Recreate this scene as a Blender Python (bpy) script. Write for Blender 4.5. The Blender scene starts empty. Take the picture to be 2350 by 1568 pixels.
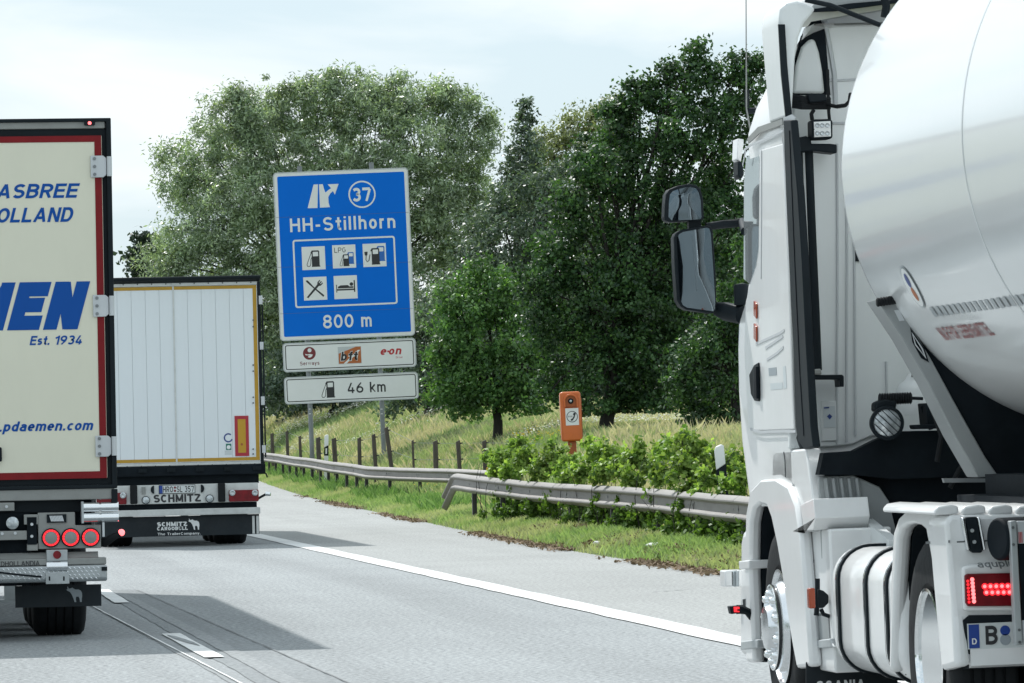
import bpy, bmesh, math, random
import numpy as np
from mathutils import Matrix, Vector
from mathutils.geometry import tessellate_polygon

random.seed(7)
rng = np.random.default_rng(11)
S = bpy.context.scene
COL = S.collection
PI = math.pi

# ------------------------------------------------------------------ camera
FPX = 11500.0                      # focal length in pixels of a 2350 px wide picture
PSI, PHI, RHO = math.atan(1433 / FPX), math.atan(225 / FPX), 0.025
CAM = Vector((0, 0, 1.45))
FW = Vector((math.sin(PSI) * math.cos(PHI), math.cos(PSI) * math.cos(PHI), math.sin(PHI)))
_r0 = Vector((math.cos(PSI), -math.sin(PSI), 0))
_u0 = _r0.cross(FW)
RT = math.cos(RHO) * _r0 - math.sin(RHO) * _u0
UP = math.sin(RHO) * _r0 + math.cos(RHO) * _u0
cd = bpy.data.cameras.new('camera')
cd.sensor_width = 36
cd.lens = 36 * FPX / 2350
cd.clip_start, cd.clip_end = 0.5, 6000
cam = bpy.data.objects.new('camera', cd)
COL.objects.link(cam)
cam.matrix_world = Matrix(((RT.x, UP.x, -FW.x, CAM.x), (RT.y, UP.y, -FW.y, CAM.y), (RT.z, UP.z, -FW.z, CAM.z), (0, 0, 0, 1)))
S.camera = cam

# ------------------------------------------------------------------ sky, sun, exposure
SUND = Vector((-1.35, 3.0, 4.0)).normalized()
W = bpy.data.worlds.new('World')
S.world = W
W.use_nodes = True
nt = W.node_tree
nt.nodes.clear()
def N(t, kind, **kw):
    n = t.nodes.new(kind)
    for k, v in kw.items():
        if k in n.inputs: n.inputs[k].default_value = v
        else: setattr(n, k, v)
    return n
out = N(nt, 'ShaderNodeOutputWorld')
bg = N(nt, 'ShaderNodeBackground', Strength=0.085)
sky = N(nt, 'ShaderNodeTexSky', sky_type='NISHITA', sun_disc=False, sun_elevation=math.asin(SUND.z),
        sun_rotation=math.atan2(SUND.x, SUND.y), air_density=1.0, dust_density=1.5)
tc = N(nt, 'ShaderNodeTexCoord')
mp = N(nt, 'ShaderNodeMapping')
mp.inputs['Scale'].default_value = (9, 9, 26)
nz = N(nt, 'ShaderNodeTexNoise', Scale=1.15, Detail=7.0, Roughness=0.5, Distortion=0.4)
cr = N(nt, 'ShaderNodeValToRGB')
cr.color_ramp.elements[0].position = 0.40
cr.color_ramp.elements[0].color = (0.0, 0.0, 0.0, 1)
cr.color_ramp.elements[1].position = 0.60
cr.color_ramp.elements[1].color = (1, 1, 1, 1)
mix = N(nt, 'ShaderNodeMix', data_type='RGBA')
mix.inputs[7].default_value = (7.6, 8.15, 8.35, 1)
L = nt.links.new
L(tc.outputs['Generated'], mp.inputs['Vector'])
L(mp.outputs[0], nz.inputs['Vector'])
L(nz.outputs['Fac'], cr.inputs[0])
L(cr.outputs[0], mix.inputs[0])
veil = N(nt, 'ShaderNodeMix', data_type='RGBA')
veil.inputs[0].default_value = 0.80
veil.inputs[7].default_value = (5.5, 6.75, 7.5, 1)
L(sky.outputs[0], veil.inputs[6])
L(veil.outputs[2], mix.inputs[6])
L(mix.outputs[2], bg.inputs['Color'])
L(bg.outputs[0], out.inputs[0])

sl = bpy.data.lights.new('sun', 'SUN')
sl.energy = 2.75
sl.angle = math.radians(0.9)
sl.color = (1.0, 0.985, 0.955)
so = bpy.data.objects.new('sun', sl)
COL.objects.link(so)
so.location = (0, 0, 40)
so.rotation_euler = (-SUND).to_track_quat('-Z', 'Y').to_euler()

S.view_settings.view_transform = 'Standard'
S.view_settings.look = 'None'
S.view_settings.gamma = 1
S.view_settings.use_curve_mapping = False
S.view_settings.exposure = 0.62
S.cycles.use_denoising = True
S.cycles.max_bounces = 8
S.cycles.transparent_max_bounces = 8

# ------------------------------------------------------------------ picture measurements -> places
def ray(u, v):
    return FW + (u - 1175) / FPX * RT - (v - 784) / FPX * UP
def at(u, v, d):
    return CAM + d * ray(u, v)
def gz(u, v, z=0.0):
    d = ray(u, v)
    return CAM + d * ((z - CAM.z) / d.z)

# shoulder edge (x as a function of y) and the shape of the land
_ys = [-200, 0, 45, 55, 62, 71, 80, 92, 110, 130, 165, 220, 320, 500]
_xs = [8.6, 8.6, 8.6, 8.56, 8.62, 8.85, 9.15, 9.6, 10.15, 10.65, 11.9, 14.0, 17.6, 27]
def xs(y): return np.interp(y, _ys, _xs)
def sst(t):
    t = np.clip(t, 0, 1)
    return t * t * (3 - 2 * t)
def zr(y):
    t = np.maximum(np.asarray(y, float) - 85, 0)
    return np.minimum(t * t * 5.5e-5, 1.2 + t * 0)
def zland(x, y):
    y = np.asarray(y, float)
    q = np.asarray(x, float) - xs(y)
    z = zr(y) + 0.14 * sst(q / 1.0) + 1.15 * sst((q - 1.6) / 6.0) + 1.1 * sst((y - 120) / 100.0) * sst((q - 1.2) / 1.5)
    z = z + 0.003 * np.maximum(np.minimum(y, 160) - 70, 0) * sst((q - 2) / 5) - 0.9 * sst((q - 9.5) / 10.0)
    return z

# ------------------------------------------------------------------ materials
def mat(name, col, rough=0.5, metal=0.0, coat=0.0, var=0.0, vscale=3.0, dirt=0.0, dirtcol=(0.12, 0.11, 0.10), bump=0.0, bscale=40.0, spec=0.5, emit=None, estr=0.0, stretch=(1, 1, 1)):
    m = bpy.data.materials.new(name)
    m.use_nodes = True
    t = m.node_tree
    p = t.nodes['Principled BSDF']
    p.inputs['Base Color'].default_value = (*col, 1)
    p.inputs['Roughness'].default_value = rough
    p.inputs['Metallic'].default_value = metal
    p.inputs['Coat Weight'].default_value = coat
    p.inputs['Coat Roughness'].default_value = 0.06
    p.inputs['Specular IOR Level'].default_value = spec
    l = t.links.new
    if var or dirt or bump:
        co = N(t, 'ShaderNodeTexCoord')
        mpn = N(t, 'ShaderNodeMapping')
        mpn.inputs['Scale'].default_value = stretch
        l(co.outputs['Object'], mpn.inputs[0])
    if var or dirt:
        n1 = N(t, 'ShaderNodeTexNoise', Scale=vscale, Detail=5.0, Roughness=0.6)
        l(mpn.outputs[0], n1.inputs['Vector'])
        r1 = N(t, 'ShaderNodeMapRange')
        r1.inputs[1].default_value = 0.3
        r1.inputs[2].default_value = 0.7
        r1.inputs[3].default_value = 1 - var
        r1.inputs[4].default_value = 1 + var
        l(n1.outputs['Fac'], r1.inputs[0])
        mm = N(t, 'ShaderNodeMix', data_type='RGBA', blend_type='MULTIPLY')
        mm.inputs[0].default_value = 1
        mm.inputs[6].default_value = (*col, 1)
        l(r1.outputs[0], mm.inputs[7])
        cur = mm.outputs[2]
        if dirt:
            n2 = N(t, 'ShaderNodeTexNoise', Scale=vscale * 2.3, Detail=8.0, Roughness=0.7)
            l(mpn.outputs[0], n2.inputs['Vector'])
            r2 = N(t, 'ShaderNodeMapRange')
            r2.inputs[1].default_value = 0.46
            r2.inputs[2].default_value = 0.75
            r2.inputs[4].default_value = dirt
            l(n2.outputs['Fac'], r2.inputs[0])
            dm = N(t, 'ShaderNodeMix', data_type='RGBA')
            dm.inputs[7].default_value = (*dirtcol, 1)
            l(r2.outputs[0], dm.inputs[0])
            l(cur, dm.inputs[6])
            cur = dm.outputs[2]
        l(cur, p.inputs['Base Color'])
    if bump:
        n3 = N(t, 'ShaderNodeTexNoise', Scale=bscale, Detail=4.0)
        l(mpn.outputs[0], n3.inputs['Vector'])
        b = N(t, 'ShaderNodeBump', Strength=bump, Distance=0.02)
        l(n3.outputs['Fac'], b.inputs['Height'])
        l(b.outputs[0], p.inputs['Normal'])
    if emit:
        p.inputs['Emission Color'].default_value = (*emit, 1)
        p.inputs['Emission Strength'].default_value = estr
    return m

def leafmat(name, c1, c2, rough=0.45, transl=0.3, spec=0.4, tint=None, vary=False):
    m = bpy.data.materials.new(name)
    m.use_nodes = True
    t = m.node_tree
    p = t.nodes['Principled BSDF']
    o = t.nodes['Material Output']
    g = N(t, 'ShaderNodeNewGeometry')
    r = N(t, 'ShaderNodeValToRGB')
    r.color_ramp.elements[0].color = (*c1, 1)
    r.color_ramp.elements[1].color = (*c2, 1)
    l = t.links.new
    l(g.outputs['Random Per Island'], r.inputs[0])
    cur = r.outputs[0]
    if vary:                    # sprigs of younger and older leaves
        vn = N(t, 'ShaderNodeTexNoise', Scale=1.3, Detail=3.0)
        l(g.outputs['Position'], vn.inputs['Vector'])
        vr = N(t, 'ShaderNodeMapRange')
        vr.inputs[1].default_value, vr.inputs[2].default_value = 0.35, 0.65
        vr.inputs[3].default_value, vr.inputs[4].default_value = 0.62, 1.3
        l(vn.outputs['Fac'], vr.inputs[0])
        vm = N(t, 'ShaderNodeMix', data_type='RGBA', blend_type='MULTIPLY')
        vm.inputs[0].default_value = 1
        l(cur, vm.inputs[6]); l(vr.outputs[0], vm.inputs[7])
        cur = vm.outputs[2]
    if tint:
        n = N(t, 'ShaderNodeTexNoise', Scale=tint[1], Detail=3.0)
        mpn = N(t, 'ShaderNodeMapping')
        mpn.inputs['Scale'].default_value = tint[2]
        l(g.outputs['Position'], mpn.inputs[0])
        l(mpn.outputs[0], n.inputs['Vector'])
        rr = N(t, 'ShaderNodeMapRange')
        rr.inputs[1].default_value = 0.42
        rr.inputs[2].default_value = 0.58
        l(n.outputs['Fac'], rr.inputs[0])
        mx = N(t, 'ShaderNodeMix', data_type='RGBA')
        l(rr.outputs[0], mx.inputs[0])
        l(cur, mx.inputs[6])
        mx.inputs[7].default_value = (*tint[0], 1)
        cur = mx.outputs[2]
    l(cur, p.inputs['Base Color'])
    p.inputs['Roughness'].default_value = rough
    p.inputs['Specular IOR Level'].default_value = spec
    tr = N(t, 'ShaderNodeBsdfTranslucent')
    br = N(t, 'ShaderNodeMix', data_type='RGBA', blend_type='MULTIPLY')
    br.inputs[0].default_value = 1
    l(cur, br.inputs[6])
    br.inputs[7].default_value = (1.5, 1.6, 0.7, 1)
    l(br.outputs[2], tr.inputs[0])
    ms = N(t, 'ShaderNodeMixShader')
    ms.inputs[0].default_value = transl
    l(p.outputs[0], ms.inputs[1])
    l(tr.outputs[0], ms.inputs[2])
    l(ms.outputs[0], o.inputs[0])
    return m

M = {}
M['cream'] = mat('cream_paint', (0.72, 0.71, 0.58), 0.35, var=0.03, vscale=0.8, dirt=0.10, dirtcol=(0.35, 0.33, 0.27), stretch=(1, 1, 0.35))
M['red_tape'] = mat('red_reflective_tape', (0.20, 0.010, 0.014), 0.5, var=0.12, vscale=6, spec=0.2)
M['black'] = mat('black_plastic', (0.009, 0.014, 0.018), 0.55, var=0.15, vscale=4, spec=0.15)
M['rubber'] = mat('black_rubber', (0.012, 0.014, 0.016), 0.75, spec=0.2, var=0.25, vscale=9, bump=0.15, bscale=30)
M['flap'] = mat('dark_mudflap', (0.016, 0.022, 0.027), 0.6, spec=0.25, var=0.2, vscale=3, dirt=0.25, dirtcol=(0.05, 0.055, 0.055))
M['galv'] = mat('galvanised_steel', (0.42, 0.45, 0.46), 0.42, metal=0.35, var=0.10, vscale=4, dirt=0.15)
M['grey_panel'] = mat('grey_metal', (0.27, 0.28, 0.27), 0.45, metal=0.2, var=0.08, vscale=3, dirt=0.3, dirtcol=(0.13, 0.13, 0.12))
M['hinge'] = mat('pale_hinge_steel', (0.55, 0.58, 0.60), 0.4, metal=0.2, var=0.05)
M['chrome'] = mat('chrome', (0.85, 0.87, 0.88), 0.09, metal=1.0)
M['alu'] = mat('polished_aluminium', (0.78, 0.80, 0.82), 0.2, metal=1.0, var=0.05, vscale=6)
M['tread'] = mat('tread_plate_aluminium', (0.40, 0.43, 0.44), 0.38, metal=0.6, var=0.08, vscale=8, dirt=0.2)
M['blue_text'] = mat('blue_lettering', (0.002, 0.075, 0.34), 0.5, spec=0.2)
M['dark_blue_text'] = mat('dark_blue_print', (0.02, 0.05, 0.22), 0.4)
M['black_text'] = mat('black_print', (0.02, 0.022, 0.025), 0.5)
M['white_text'] = mat('white_print', (0.78, 0.80, 0.80), 0.45)
M['grey_text'] = mat('grey_print', (0.30, 0.34, 0.37), 0.5)
M['white_door'] = mat('white_door_paint', (0.74, 0.79, 0.82), 0.4, var=0.02, vscale=1.0, dirt=0.08, dirtcol=(0.42, 0.44, 0.44), stretch=(1.5, 1, 0.25))
M['trailer_white'] = mat('trailer_white_metal', (0.60, 0.62, 0.61), 0.45, var=0.06, vscale=3, dirt=0.35, dirtcol=(0.26, 0.27, 0.26))
M['yellow_tape'] = mat('yellow_reflective_tape', (0.44, 0.25, 0.012), 0.35, var=0.10, vscale=7)
M['marker_yellow'] = mat('marker_yellow', (0.50, 0.28, 0.01), 0.35)
M['marker_red'] = mat('marker_red', (0.38, 0.015, 0.03), 0.35)
M['lamp_red'] = mat('red_lamp_lens', (0.17, 0.006, 0.012), 0.3, coat=0.1, spec=0.25, var=0.3, vscale=14)
M['lamp_clear'] = mat('clear_lamp_lens', (0.50, 0.54, 0.56), 0.15, metal=0.4, var=0.3, vscale=40)
M['led_red'] = mat('lit_red_led', (0.3, 0.01, 0.01), 0.3, emit=(1.0, 0.02, 0.032), estr=1.0)
M['led_hot'] = mat('lit_red_led_core', (0.9, 0.1, 0.1), 0.3, emit=(1.0, 0.16, 0.17), estr=1.7)
M['plate_white'] = mat('plate_white', (0.62, 0.66, 0.66), 0.4, var=0.05)
M['plate_blue'] = mat('plate_blue', (0.01, 0.05, 0.28), 0.4)
M['sign_blue'] = mat('sign_blue', (0.001, 0.150, 0.66), 0.6, spec=0.12, var=0.02, vscale=1.0)
M['sign_white'] = mat('sign_white', (0.74, 0.76, 0.75), 0.45, var=0.03, vscale=2)
M['sign_edge'] = mat('sign_rim_grey', (0.50, 0.53, 0.54), 0.45, metal=0.3, var=0.05)
M['icon_blue'] = mat('icon_blue', (0.02, 0.13, 0.45), 0.45)
M['maroon'] = mat('maroon_print', (0.17, 0.02, 0.025), 0.45)
M['orange_print'] = mat('orange_print', (0.42, 0.12, 0.03), 0.45)
M['red_print'] = mat('red_print', (0.45, 0.02, 0.025), 0.45)
M['post_steel'] = mat('post_steel', (0.22, 0.24, 0.25), 0.45, metal=0.5, var=0.15, vscale=3)
M['rail'] = mat('weathered_guardrail_zinc', (0.225, 0.215, 0.205), 0.55, metal=0.2, var=0.14, vscale=2.5, dirt=0.55, dirtcol=(0.15, 0.135, 0.125), stretch=(1, 0.4, 1.5))
M['rail_post'] = mat('dark_rail_post', (0.07, 0.07, 0.07), 0.6, metal=0.2, var=0.25, vscale=4)
M['wood'] = mat('weathered_wood', (0.085, 0.072, 0.06), 0.8, var=0.35, vscale=6, bump=0.5, bscale=18, stretch=(3, 3, 0.5))
M['orange'] = mat('orange_enamel', (0.60, 0.135, 0.02), 0.4, coat=0.15, var=0.07, vscale=4, dirt=0.18, dirtcol=(0.30, 0.09, 0.03))
M['orange_dark'] = mat('rusty_orange_pole', (0.33, 0.085, 0.02), 0.55, var=0.15, vscale=5)
M['cab_white'] = mat('white_cab_paint', (0.80, 0.81, 0.81), 0.30, coat=0.4, var=0.03, vscale=1.6, dirt=0.16, dirtcol=(0.48, 0.49, 0.48), stretch=(1, 1, 0.6))
M['wall_white'] = mat('dusty_white_paint', (0.70, 0.73, 0.73), 0.42, var=0.04, vscale=1.5, dirt=0.16, dirtcol=(0.42, 0.44, 0.44), stretch=(1, 1, 0.3))
M['tank'] = mat('glossy_tank_skin', (0.82, 0.85, 0.86), 0.22, metal=0.22, coat=0.38, var=0.015, vscale=0.7)
M['bracket'] = mat('bracket_grey_paint', (0.27, 0.29, 0.295), 0.35, var=0.06, vscale=3)
M['chassis'] = mat('dirty_black_chassis', (0.008, 0.012, 0.016), 0.7, spec=0.1, var=0.3, vscale=5, dirt=0.12, dirtcol=(0.03, 0.035, 0.04))
M['mirror_glass'] = mat('mirror_glass', (0.125, 0.155, 0.175), 0.02, metal=1.0)
M['window_glass'] = mat('cab_window_glass', (0.55, 0.60, 0.62), 0.03, metal=0.55, coat=0.5)
M['seam'] = mat('panel_gap', (0.10, 0.11, 0.115), 0.6)
M['seam_soft'] = mat('pressed_seam', (0.50, 0.525, 0.54), 0.5)
M['amber'] = mat('amber_lens', (0.35, 0.05, 0.01), 0.2, coat=0.4)
M['bark'] = mat('bark', (0.028, 0.026, 0.023), 0.9, var=0.35, vscale=3, bump=0.8, bscale=9, stretch=(2, 2, 0.5))
M['sticker'] = mat('pale_sticker', (0.55, 0.60, 0.62), 0.4)
M['green_print'] = mat('green_print', (0.01, 0.16, 0.12), 0.4)
M['paper'] = mat('white_litter', (0.75, 0.75, 0.73), 0.7)
M['tar'] = mat('tar_seal', (0.17, 0.178, 0.182), 0.7, var=0.3, vscale=3)
M['paint'] = mat('road_paint', (0.70, 0.71, 0.70), 0.6, var=0.10, vscale=1.5, dirt=0.5, dirtcol=(0.36, 0.37, 0.37))

def ground_mat(name, c1, c2, c3, sc=0.35, stretch=(1, 1, 1), rough=0.95):
    m = bpy.data.materials.new(name)
    m.use_nodes = True
    t = m.node_tree
    p = t.nodes['Principled BSDF']
    l = t.links.new
    g = N(t, 'ShaderNodeNewGeometry')
    mpn = N(t, 'ShaderNodeMapping')
    mpn.inputs['Scale'].default_value = stretch
    l(g.outputs['Position'], mpn.inputs[0])
    n = N(t, 'ShaderNodeTexNoise', Scale=sc, Detail=6.0, Roughness=0.6)
    l(mpn.outputs[0], n.inputs['Vector'])
    r = N(t, 'ShaderNodeValToRGB')
    r.color_ramp.elements[0].position = 0.33
    r.color_ramp.elements[0].color = (*c1, 1)
    r.color_ramp.elements[1].position = 0.68
    r.color_ramp.elements[1].color = (*c3, 1)
    e = r.color_ramp.elements.new(0.5)
    e.color = (*c2, 1)
    l(n.outputs['Fac'], r.inputs[0])
    l(r.outputs[0], p.inputs['Base Color'])
    p.inputs['Roughness'].default_value = rough
    p.inputs['Specular IOR Level'].default_value = 0.1
    n2 = N(t, 'ShaderNodeTexNoise', Scale=9.0, Detail=5.0)
    l(g.outputs['Position'], n2.inputs['Vector'])
    b = N(t, 'ShaderNodeBump', Strength=0.6, Distance=0.05)
    l(n2.outputs['Fac'], b.inputs['Height'])
    l(b.outputs[0], p.inputs['Normal'])
    return m
M['earth'] = ground_mat('field_soil_and_grass', (0.06, 0.09, 0.03), (0.12, 0.15, 0.06), (0.20, 0.19, 0.11))

def asphalt(name, base, speck=0.75, band=0.08, track=0.045):
    m = bpy.data.materials.new(name)
    m.use_nodes = True
    t = m.node_tree
    p = t.nodes['Principled BSDF']
    l = t.links.new
    g = N(t, 'ShaderNodeNewGeometry')
    n1 = N(t, 'ShaderNodeTexNoise', Scale=26.0, Detail=3.0, Roughness=0.75)
    l(g.outputs['Position'], n1.inputs['Vector'])
    a1 = N(t, 'ShaderNodeMapRange')
    a1.inputs[1].default_value, a1.inputs[2].default_value = 0.25, 0.75
    a1.inputs[3].default_value, a1.inputs[4].default_value = 1 - speck, 1 + speck
    l(n1.outputs['Fac'], a1.inputs[0])
    mpn = N(t, 'ShaderNodeMapping')
    mpn.inputs['Scale'].default_value = (1.6, 0.05, 1)
    l(g.outputs['Position'], mpn.inputs[0])
    n2 = N(t, 'ShaderNodeTexNoise', Scale=1.0, Detail=4.0, Roughness=0.5)
    l(mpn.outputs[0], n2.inputs['Vector'])
    a2 = N(t, 'ShaderNodeMapRange')
    a2.inputs[1].default_value, a2.inputs[2].default_value = 0.3, 0.7
    a2.inputs[3].default_value, a2.inputs[4].default_value = 1 - band, 1 + band
    l(n2.outputs['Fac'], a2.inputs[0])
    n3 = N(t, 'ShaderNodeTexNoise', Scale=0.35, Detail=6.0, Roughness=0.65)
    l(g.outputs['Position'], n3.inputs['Vector'])
    a3 = N(t, 'ShaderNodeMapRange')
    a3.inputs[1].default_value, a3.inputs[2].default_value = 0.3, 0.7
    a3.inputs[3].default_value, a3.inputs[4].default_value = 0.93, 1.06
    l(n3.outputs['Fac'], a3.inputs[0])
    mu = N(t, 'ShaderNodeMath', operation='MULTIPLY')
    l(a1.outputs[0], mu.inputs[0]); l(a2.outputs[0], mu.inputs[1])
    mu2 = N(t, 'ShaderNodeMath', operation='MULTIPLY')
    l(mu.outputs[0], mu2.inputs[0]); l(a3.outputs[0], mu2.inputs[1])
    # tyre-polished wheel tracks along the lanes
    sp = N(t, 'ShaderNodeSeparateXYZ')
    l(g.outputs['Position'], sp.inputs[0])
    w1 = N(t, 'ShaderNodeMath', operation='MULTIPLY_ADD')
    w1.inputs[1].default_value, w1.inputs[2].default_value = 2 * PI / 1.9, -2 * PI * 3.05 / 1.9
    l(sp.outputs['X'], w1.inputs[0])
    w2 = N(t, 'ShaderNodeMath', operation='COSINE')
    l(w1.outputs[0], w2.inputs[0])
    w3 = N(t, 'ShaderNodeMath', operation='MULTIPLY_ADD')
    w3.inputs[1].default_value, w3.inputs[2].default_value = -track, 1.0
    l(w2.outputs[0], w3.inputs[0])
    mu3 = N(t, 'ShaderNodeMath', operation='MULTIPLY')
    l(mu2.outputs[0], mu3.inputs[0]); l(w3.outputs[0], mu3.inputs[1])
    mm = N(t, 'ShaderNodeMix', data_type='RGBA', blend_type='MULTIPLY')
    mm.inputs[0].default_value = 1
    mm.inputs[6].default_value = (*base, 1)
    l(mu3.outputs[0], mm.inputs[7])
    l(mm.outputs[2], p.inputs['Base Color'])
    p.inputs['Roughness'].default_value = 0.85
    p.inputs['Specular IOR Level'].default_value = 0.25
    b = N(t, 'ShaderNodeBump', Strength=0.5, Distance=0.01)
    l(n1.outputs['Fac'], b.inputs['Height'])
    l(b.outputs[0], p.inputs['Normal'])
    return m
M['asphalt'] = asphalt('worn_pale_asphalt', (0.285, 0.302, 0.308))
M['shoulder'] = asphalt('shoulder_asphalt', (0.325, 0.334, 0.328), 0.6, 0.05, 0.0)
M['patch_dark'] = asphalt('dark_repair_asphalt', (0.235, 0.25, 0.256), 0.5, 0.1)
M['patch_mid'] = asphalt('mid_repair_asphalt', (0.270, 0.284, 0.289), 0.5, 0.08)

# ------------------------------------------------------------------ mesh helpers
class MB:
    def __init__(s): s.v, s.f = [], []
    def add(s, vs, fs):
        o = len(s.v)
        s.v += [tuple(p) for p in vs]
        s.f += [tuple(i + o for i in f) for f in fs]
        return s
    def box(s, x0, x1, y0, y1, z0, z1):
        if x0 > x1: x0, x1 = x1, x0
        if y0 > y1: y0, y1 = y1, y0
        if z0 > z1: z0, z1 = z1, z0
        vs = [(x, y, z) for x in (x0, x1) for y in (y0, y1) for z in (z0, z1)]
        return s.add(vs, [(0, 1, 3, 2), (4, 6, 7, 5), (0, 4, 5, 1), (2, 3, 7, 6), (0, 2, 6, 4), (1, 5, 7, 3)])
    def prism(s, poly, a, b, ax):
        # poly in the two other axes, extruded from a to b along axis ax
        n = len(poly)
        def mk(p, q): return {0: (q, p[0], p[1]), 1: (p[0], q, p[1]), 2: (p[0], p[1], q)}[ax]
        vs = [mk(p, a) for p in poly] + [mk(p, b) for p in poly]
        fs = [tuple(range(n)), tuple(range(2 * n - 1, n - 1, -1))]
        fs += [(i, (i + 1) % n, n + (i + 1) % n, n + i) for i in range(n)]
        return s.add(vs, fs)
    def ring(s, o, i, a, b, ax, closed=True):
        # frame between two loops of equal length
        n = len(o)
        def mk(p, q): return {0: (q, p[0], p[1]), 1: (p[0], q, p[1]), 2: (p[0], p[1], q)}[ax]
        vs = [mk(p, a) for p in o] + [mk(p, a) for p in i] + [mk(p, b) for p in o] + [mk(p, b) for p in i]
        fs = []
        if not closed:
            fs += [(0, n, 3 * n, 2 * n), (n - 1, 3 * n - 1, 4 * n - 1, 2 * n - 1)]
        for k in range(n if closed else n - 1):
            j = (k + 1) % n
            fs += [(k, j, n + j, n + k), (2 * n + k, 3 * n + k, 3 * n + j, 2 * n + j), (k, 2 * n + k, 2 * n + j, j), (n + k, n + j, 3 * n + j, 3 * n + k)]
        return s.add(vs, fs)
    def cyl(s, p0, p1, r0, r1=None, n=16):
        p0, p1 = Vector(p0), Vector(p1)
        r1 = r0 if r1 is None else r1
        d = (p1 - p0).normalized()
        a = d.orthogonal().normalized()
        b = d.cross(a)
        vs = []
        for p, r in ((p0, r0), (p1, r1)):
            vs += [p + r * (math.cos(2 * PI * k / n) * a + math.sin(2 * PI * k / n) * b) for k in range(n)]
        fs = [(k, (k + 1) % n, n + (k + 1) % n, n + k) for k in range(n)]
        fs += [tuple(range(n))[::-1], tuple(range(n, 2 * n))]
        return s.add(vs, fs)
    def tube(s, pts, r, n=8):
        pts = [Vector(p) for p in pts]
        rs = r if isinstance(r, (list, tuple)) else [r] * len(pts)
        vs, fs = [], []
        a = None
        for k, p in enumerate(pts):
            d = (pts[min(k + 1, len(pts) - 1)] - pts[max(k - 1, 0)]).normalized()
            if a is None: a = d.orthogonal().normalized()
            a = (a - d * a.dot(d)).normalized()
            b = d.cross(a)
            vs += [p + rs[k] * (math.cos(2 * PI * j / n) * a + math.sin(2 * PI * j / n) * b) for j in range(n)]
        for k in range(len(pts) - 1):
            for j in range(n):
                fs.append((k * n + j, k * n + (j + 1) % n, (k + 1) * n + (j + 1) % n, (k + 1) * n + j))
        fs += [tuple(range(n))[::-1], tuple(range((len(pts) - 1) * n, len(pts) * n))]
        return s.add(vs, fs)
    def lathe(s, prof, org, ax, n=32, closed=True):
        # prof: (radius, offset along axis)
        org = Vector(org)
        d = {0: Vector((1, 0, 0)), 1: Vector((0, 1, 0)), 2: Vector((0, 0, 1))}[ax]
        a = d.orthogonal().normalized()
        b = d.cross(a)
        vs, fs = [], []
        for r, h in prof:
            vs += [org + d * h + r * (math.cos(2 * PI * k / n) * a + math.sin(2 * PI * k / n) * b) for k in range(n)]
        m = len(prof)
        for k in range(m - 1):
            for j in range(n):
                fs.append((k * n + j, k * n + (j + 1) % n, (k + 1) * n + (j + 1) % n, (k + 1) * n + j))
        if closed:
            fs += [tuple(range(n))[::-1], tuple(range((m - 1) * n, m * n))]
        return s.add(vs, fs)
    def loft(s, secs, caps=True):
        n = len(secs[0])
        vs = [p for q in secs for p in q]
        fs = []
        for k in range(len(secs) - 1):
            for j in range(n):
                fs.append((k * n + j, k * n + (j + 1) % n, (k + 1) * n + (j + 1) % n, (k + 1) * n + j))
        if caps:
            fs += [tuple(range(n))[::-1], tuple(range((len(secs) - 1) * n, len(secs) * n))]
        return s.add(vs, fs)

def link(name, me, parent=None):
    o = bpy.data.objects.new(name, me)
    COL.objects.link(o)
    if parent is not None: o.parent = parent
    return o

# small pieces too small to pick apart one by one, joined into one part
TINY = {'hinge_bolt', 'bumper_bolt', 'door_rivet', 'bracket_bolt', 'reflector_rib', 'lit_ring', 'latch_slot', 'locking_cam', 'plate_seal', 'post_clamp', 'post_sticker', 'wire_insulator', 'dash_stripe',
        'post_bolt', 'board_print', 'door_emblem', 'umlaut', 'panel_joint', 'seam_lines', 'door_gap', 'pressed_line', 'cover_gap', 'wall_seam', 'lamp_guard', 'hose_grommet', 'panel_rib', 'flap_edge', 'steel_bracket'}
def build(name, mb, m, parent=None, bevel=0.0, angle=38, seg=2, label=None):
    me = bpy.data.meshes.new(name)
    me.from_pydata(mb.v, [], mb.f)
    bm = bmesh.new()
    bm.from_mesh(me)
    bmesh.ops.remove_doubles(bm, verts=bm.verts, dist=1e-6)
    bmesh.ops.recalc_face_normals(bm, faces=bm.faces)
    bm.to_mesh(me)
    bm.free()
    me.materials.append(m)
    me.shade_smooth()
    me.set_sharp_from_angle(angle=math.radians(angle))
    o = link(name, me, parent)
    if bevel:
        b = o.modifiers.new('bevel', 'BEVEL')
        b.width = bevel
        b.segments = seg
        b.limit_method = 'ANGLE'
        b.angle_limit = math.radians(40)
    if label: o['label'] = label
    if name in TINY: o['kind'] = 'stuff'
    return o

def tag(o, label=None, cat=None, group=None, kind=None):
    if label: o['label'] = label
    if cat: o['category'] = cat
    if group: o['group'] = group
    if kind: o['kind'] = kind
    return o

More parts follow.
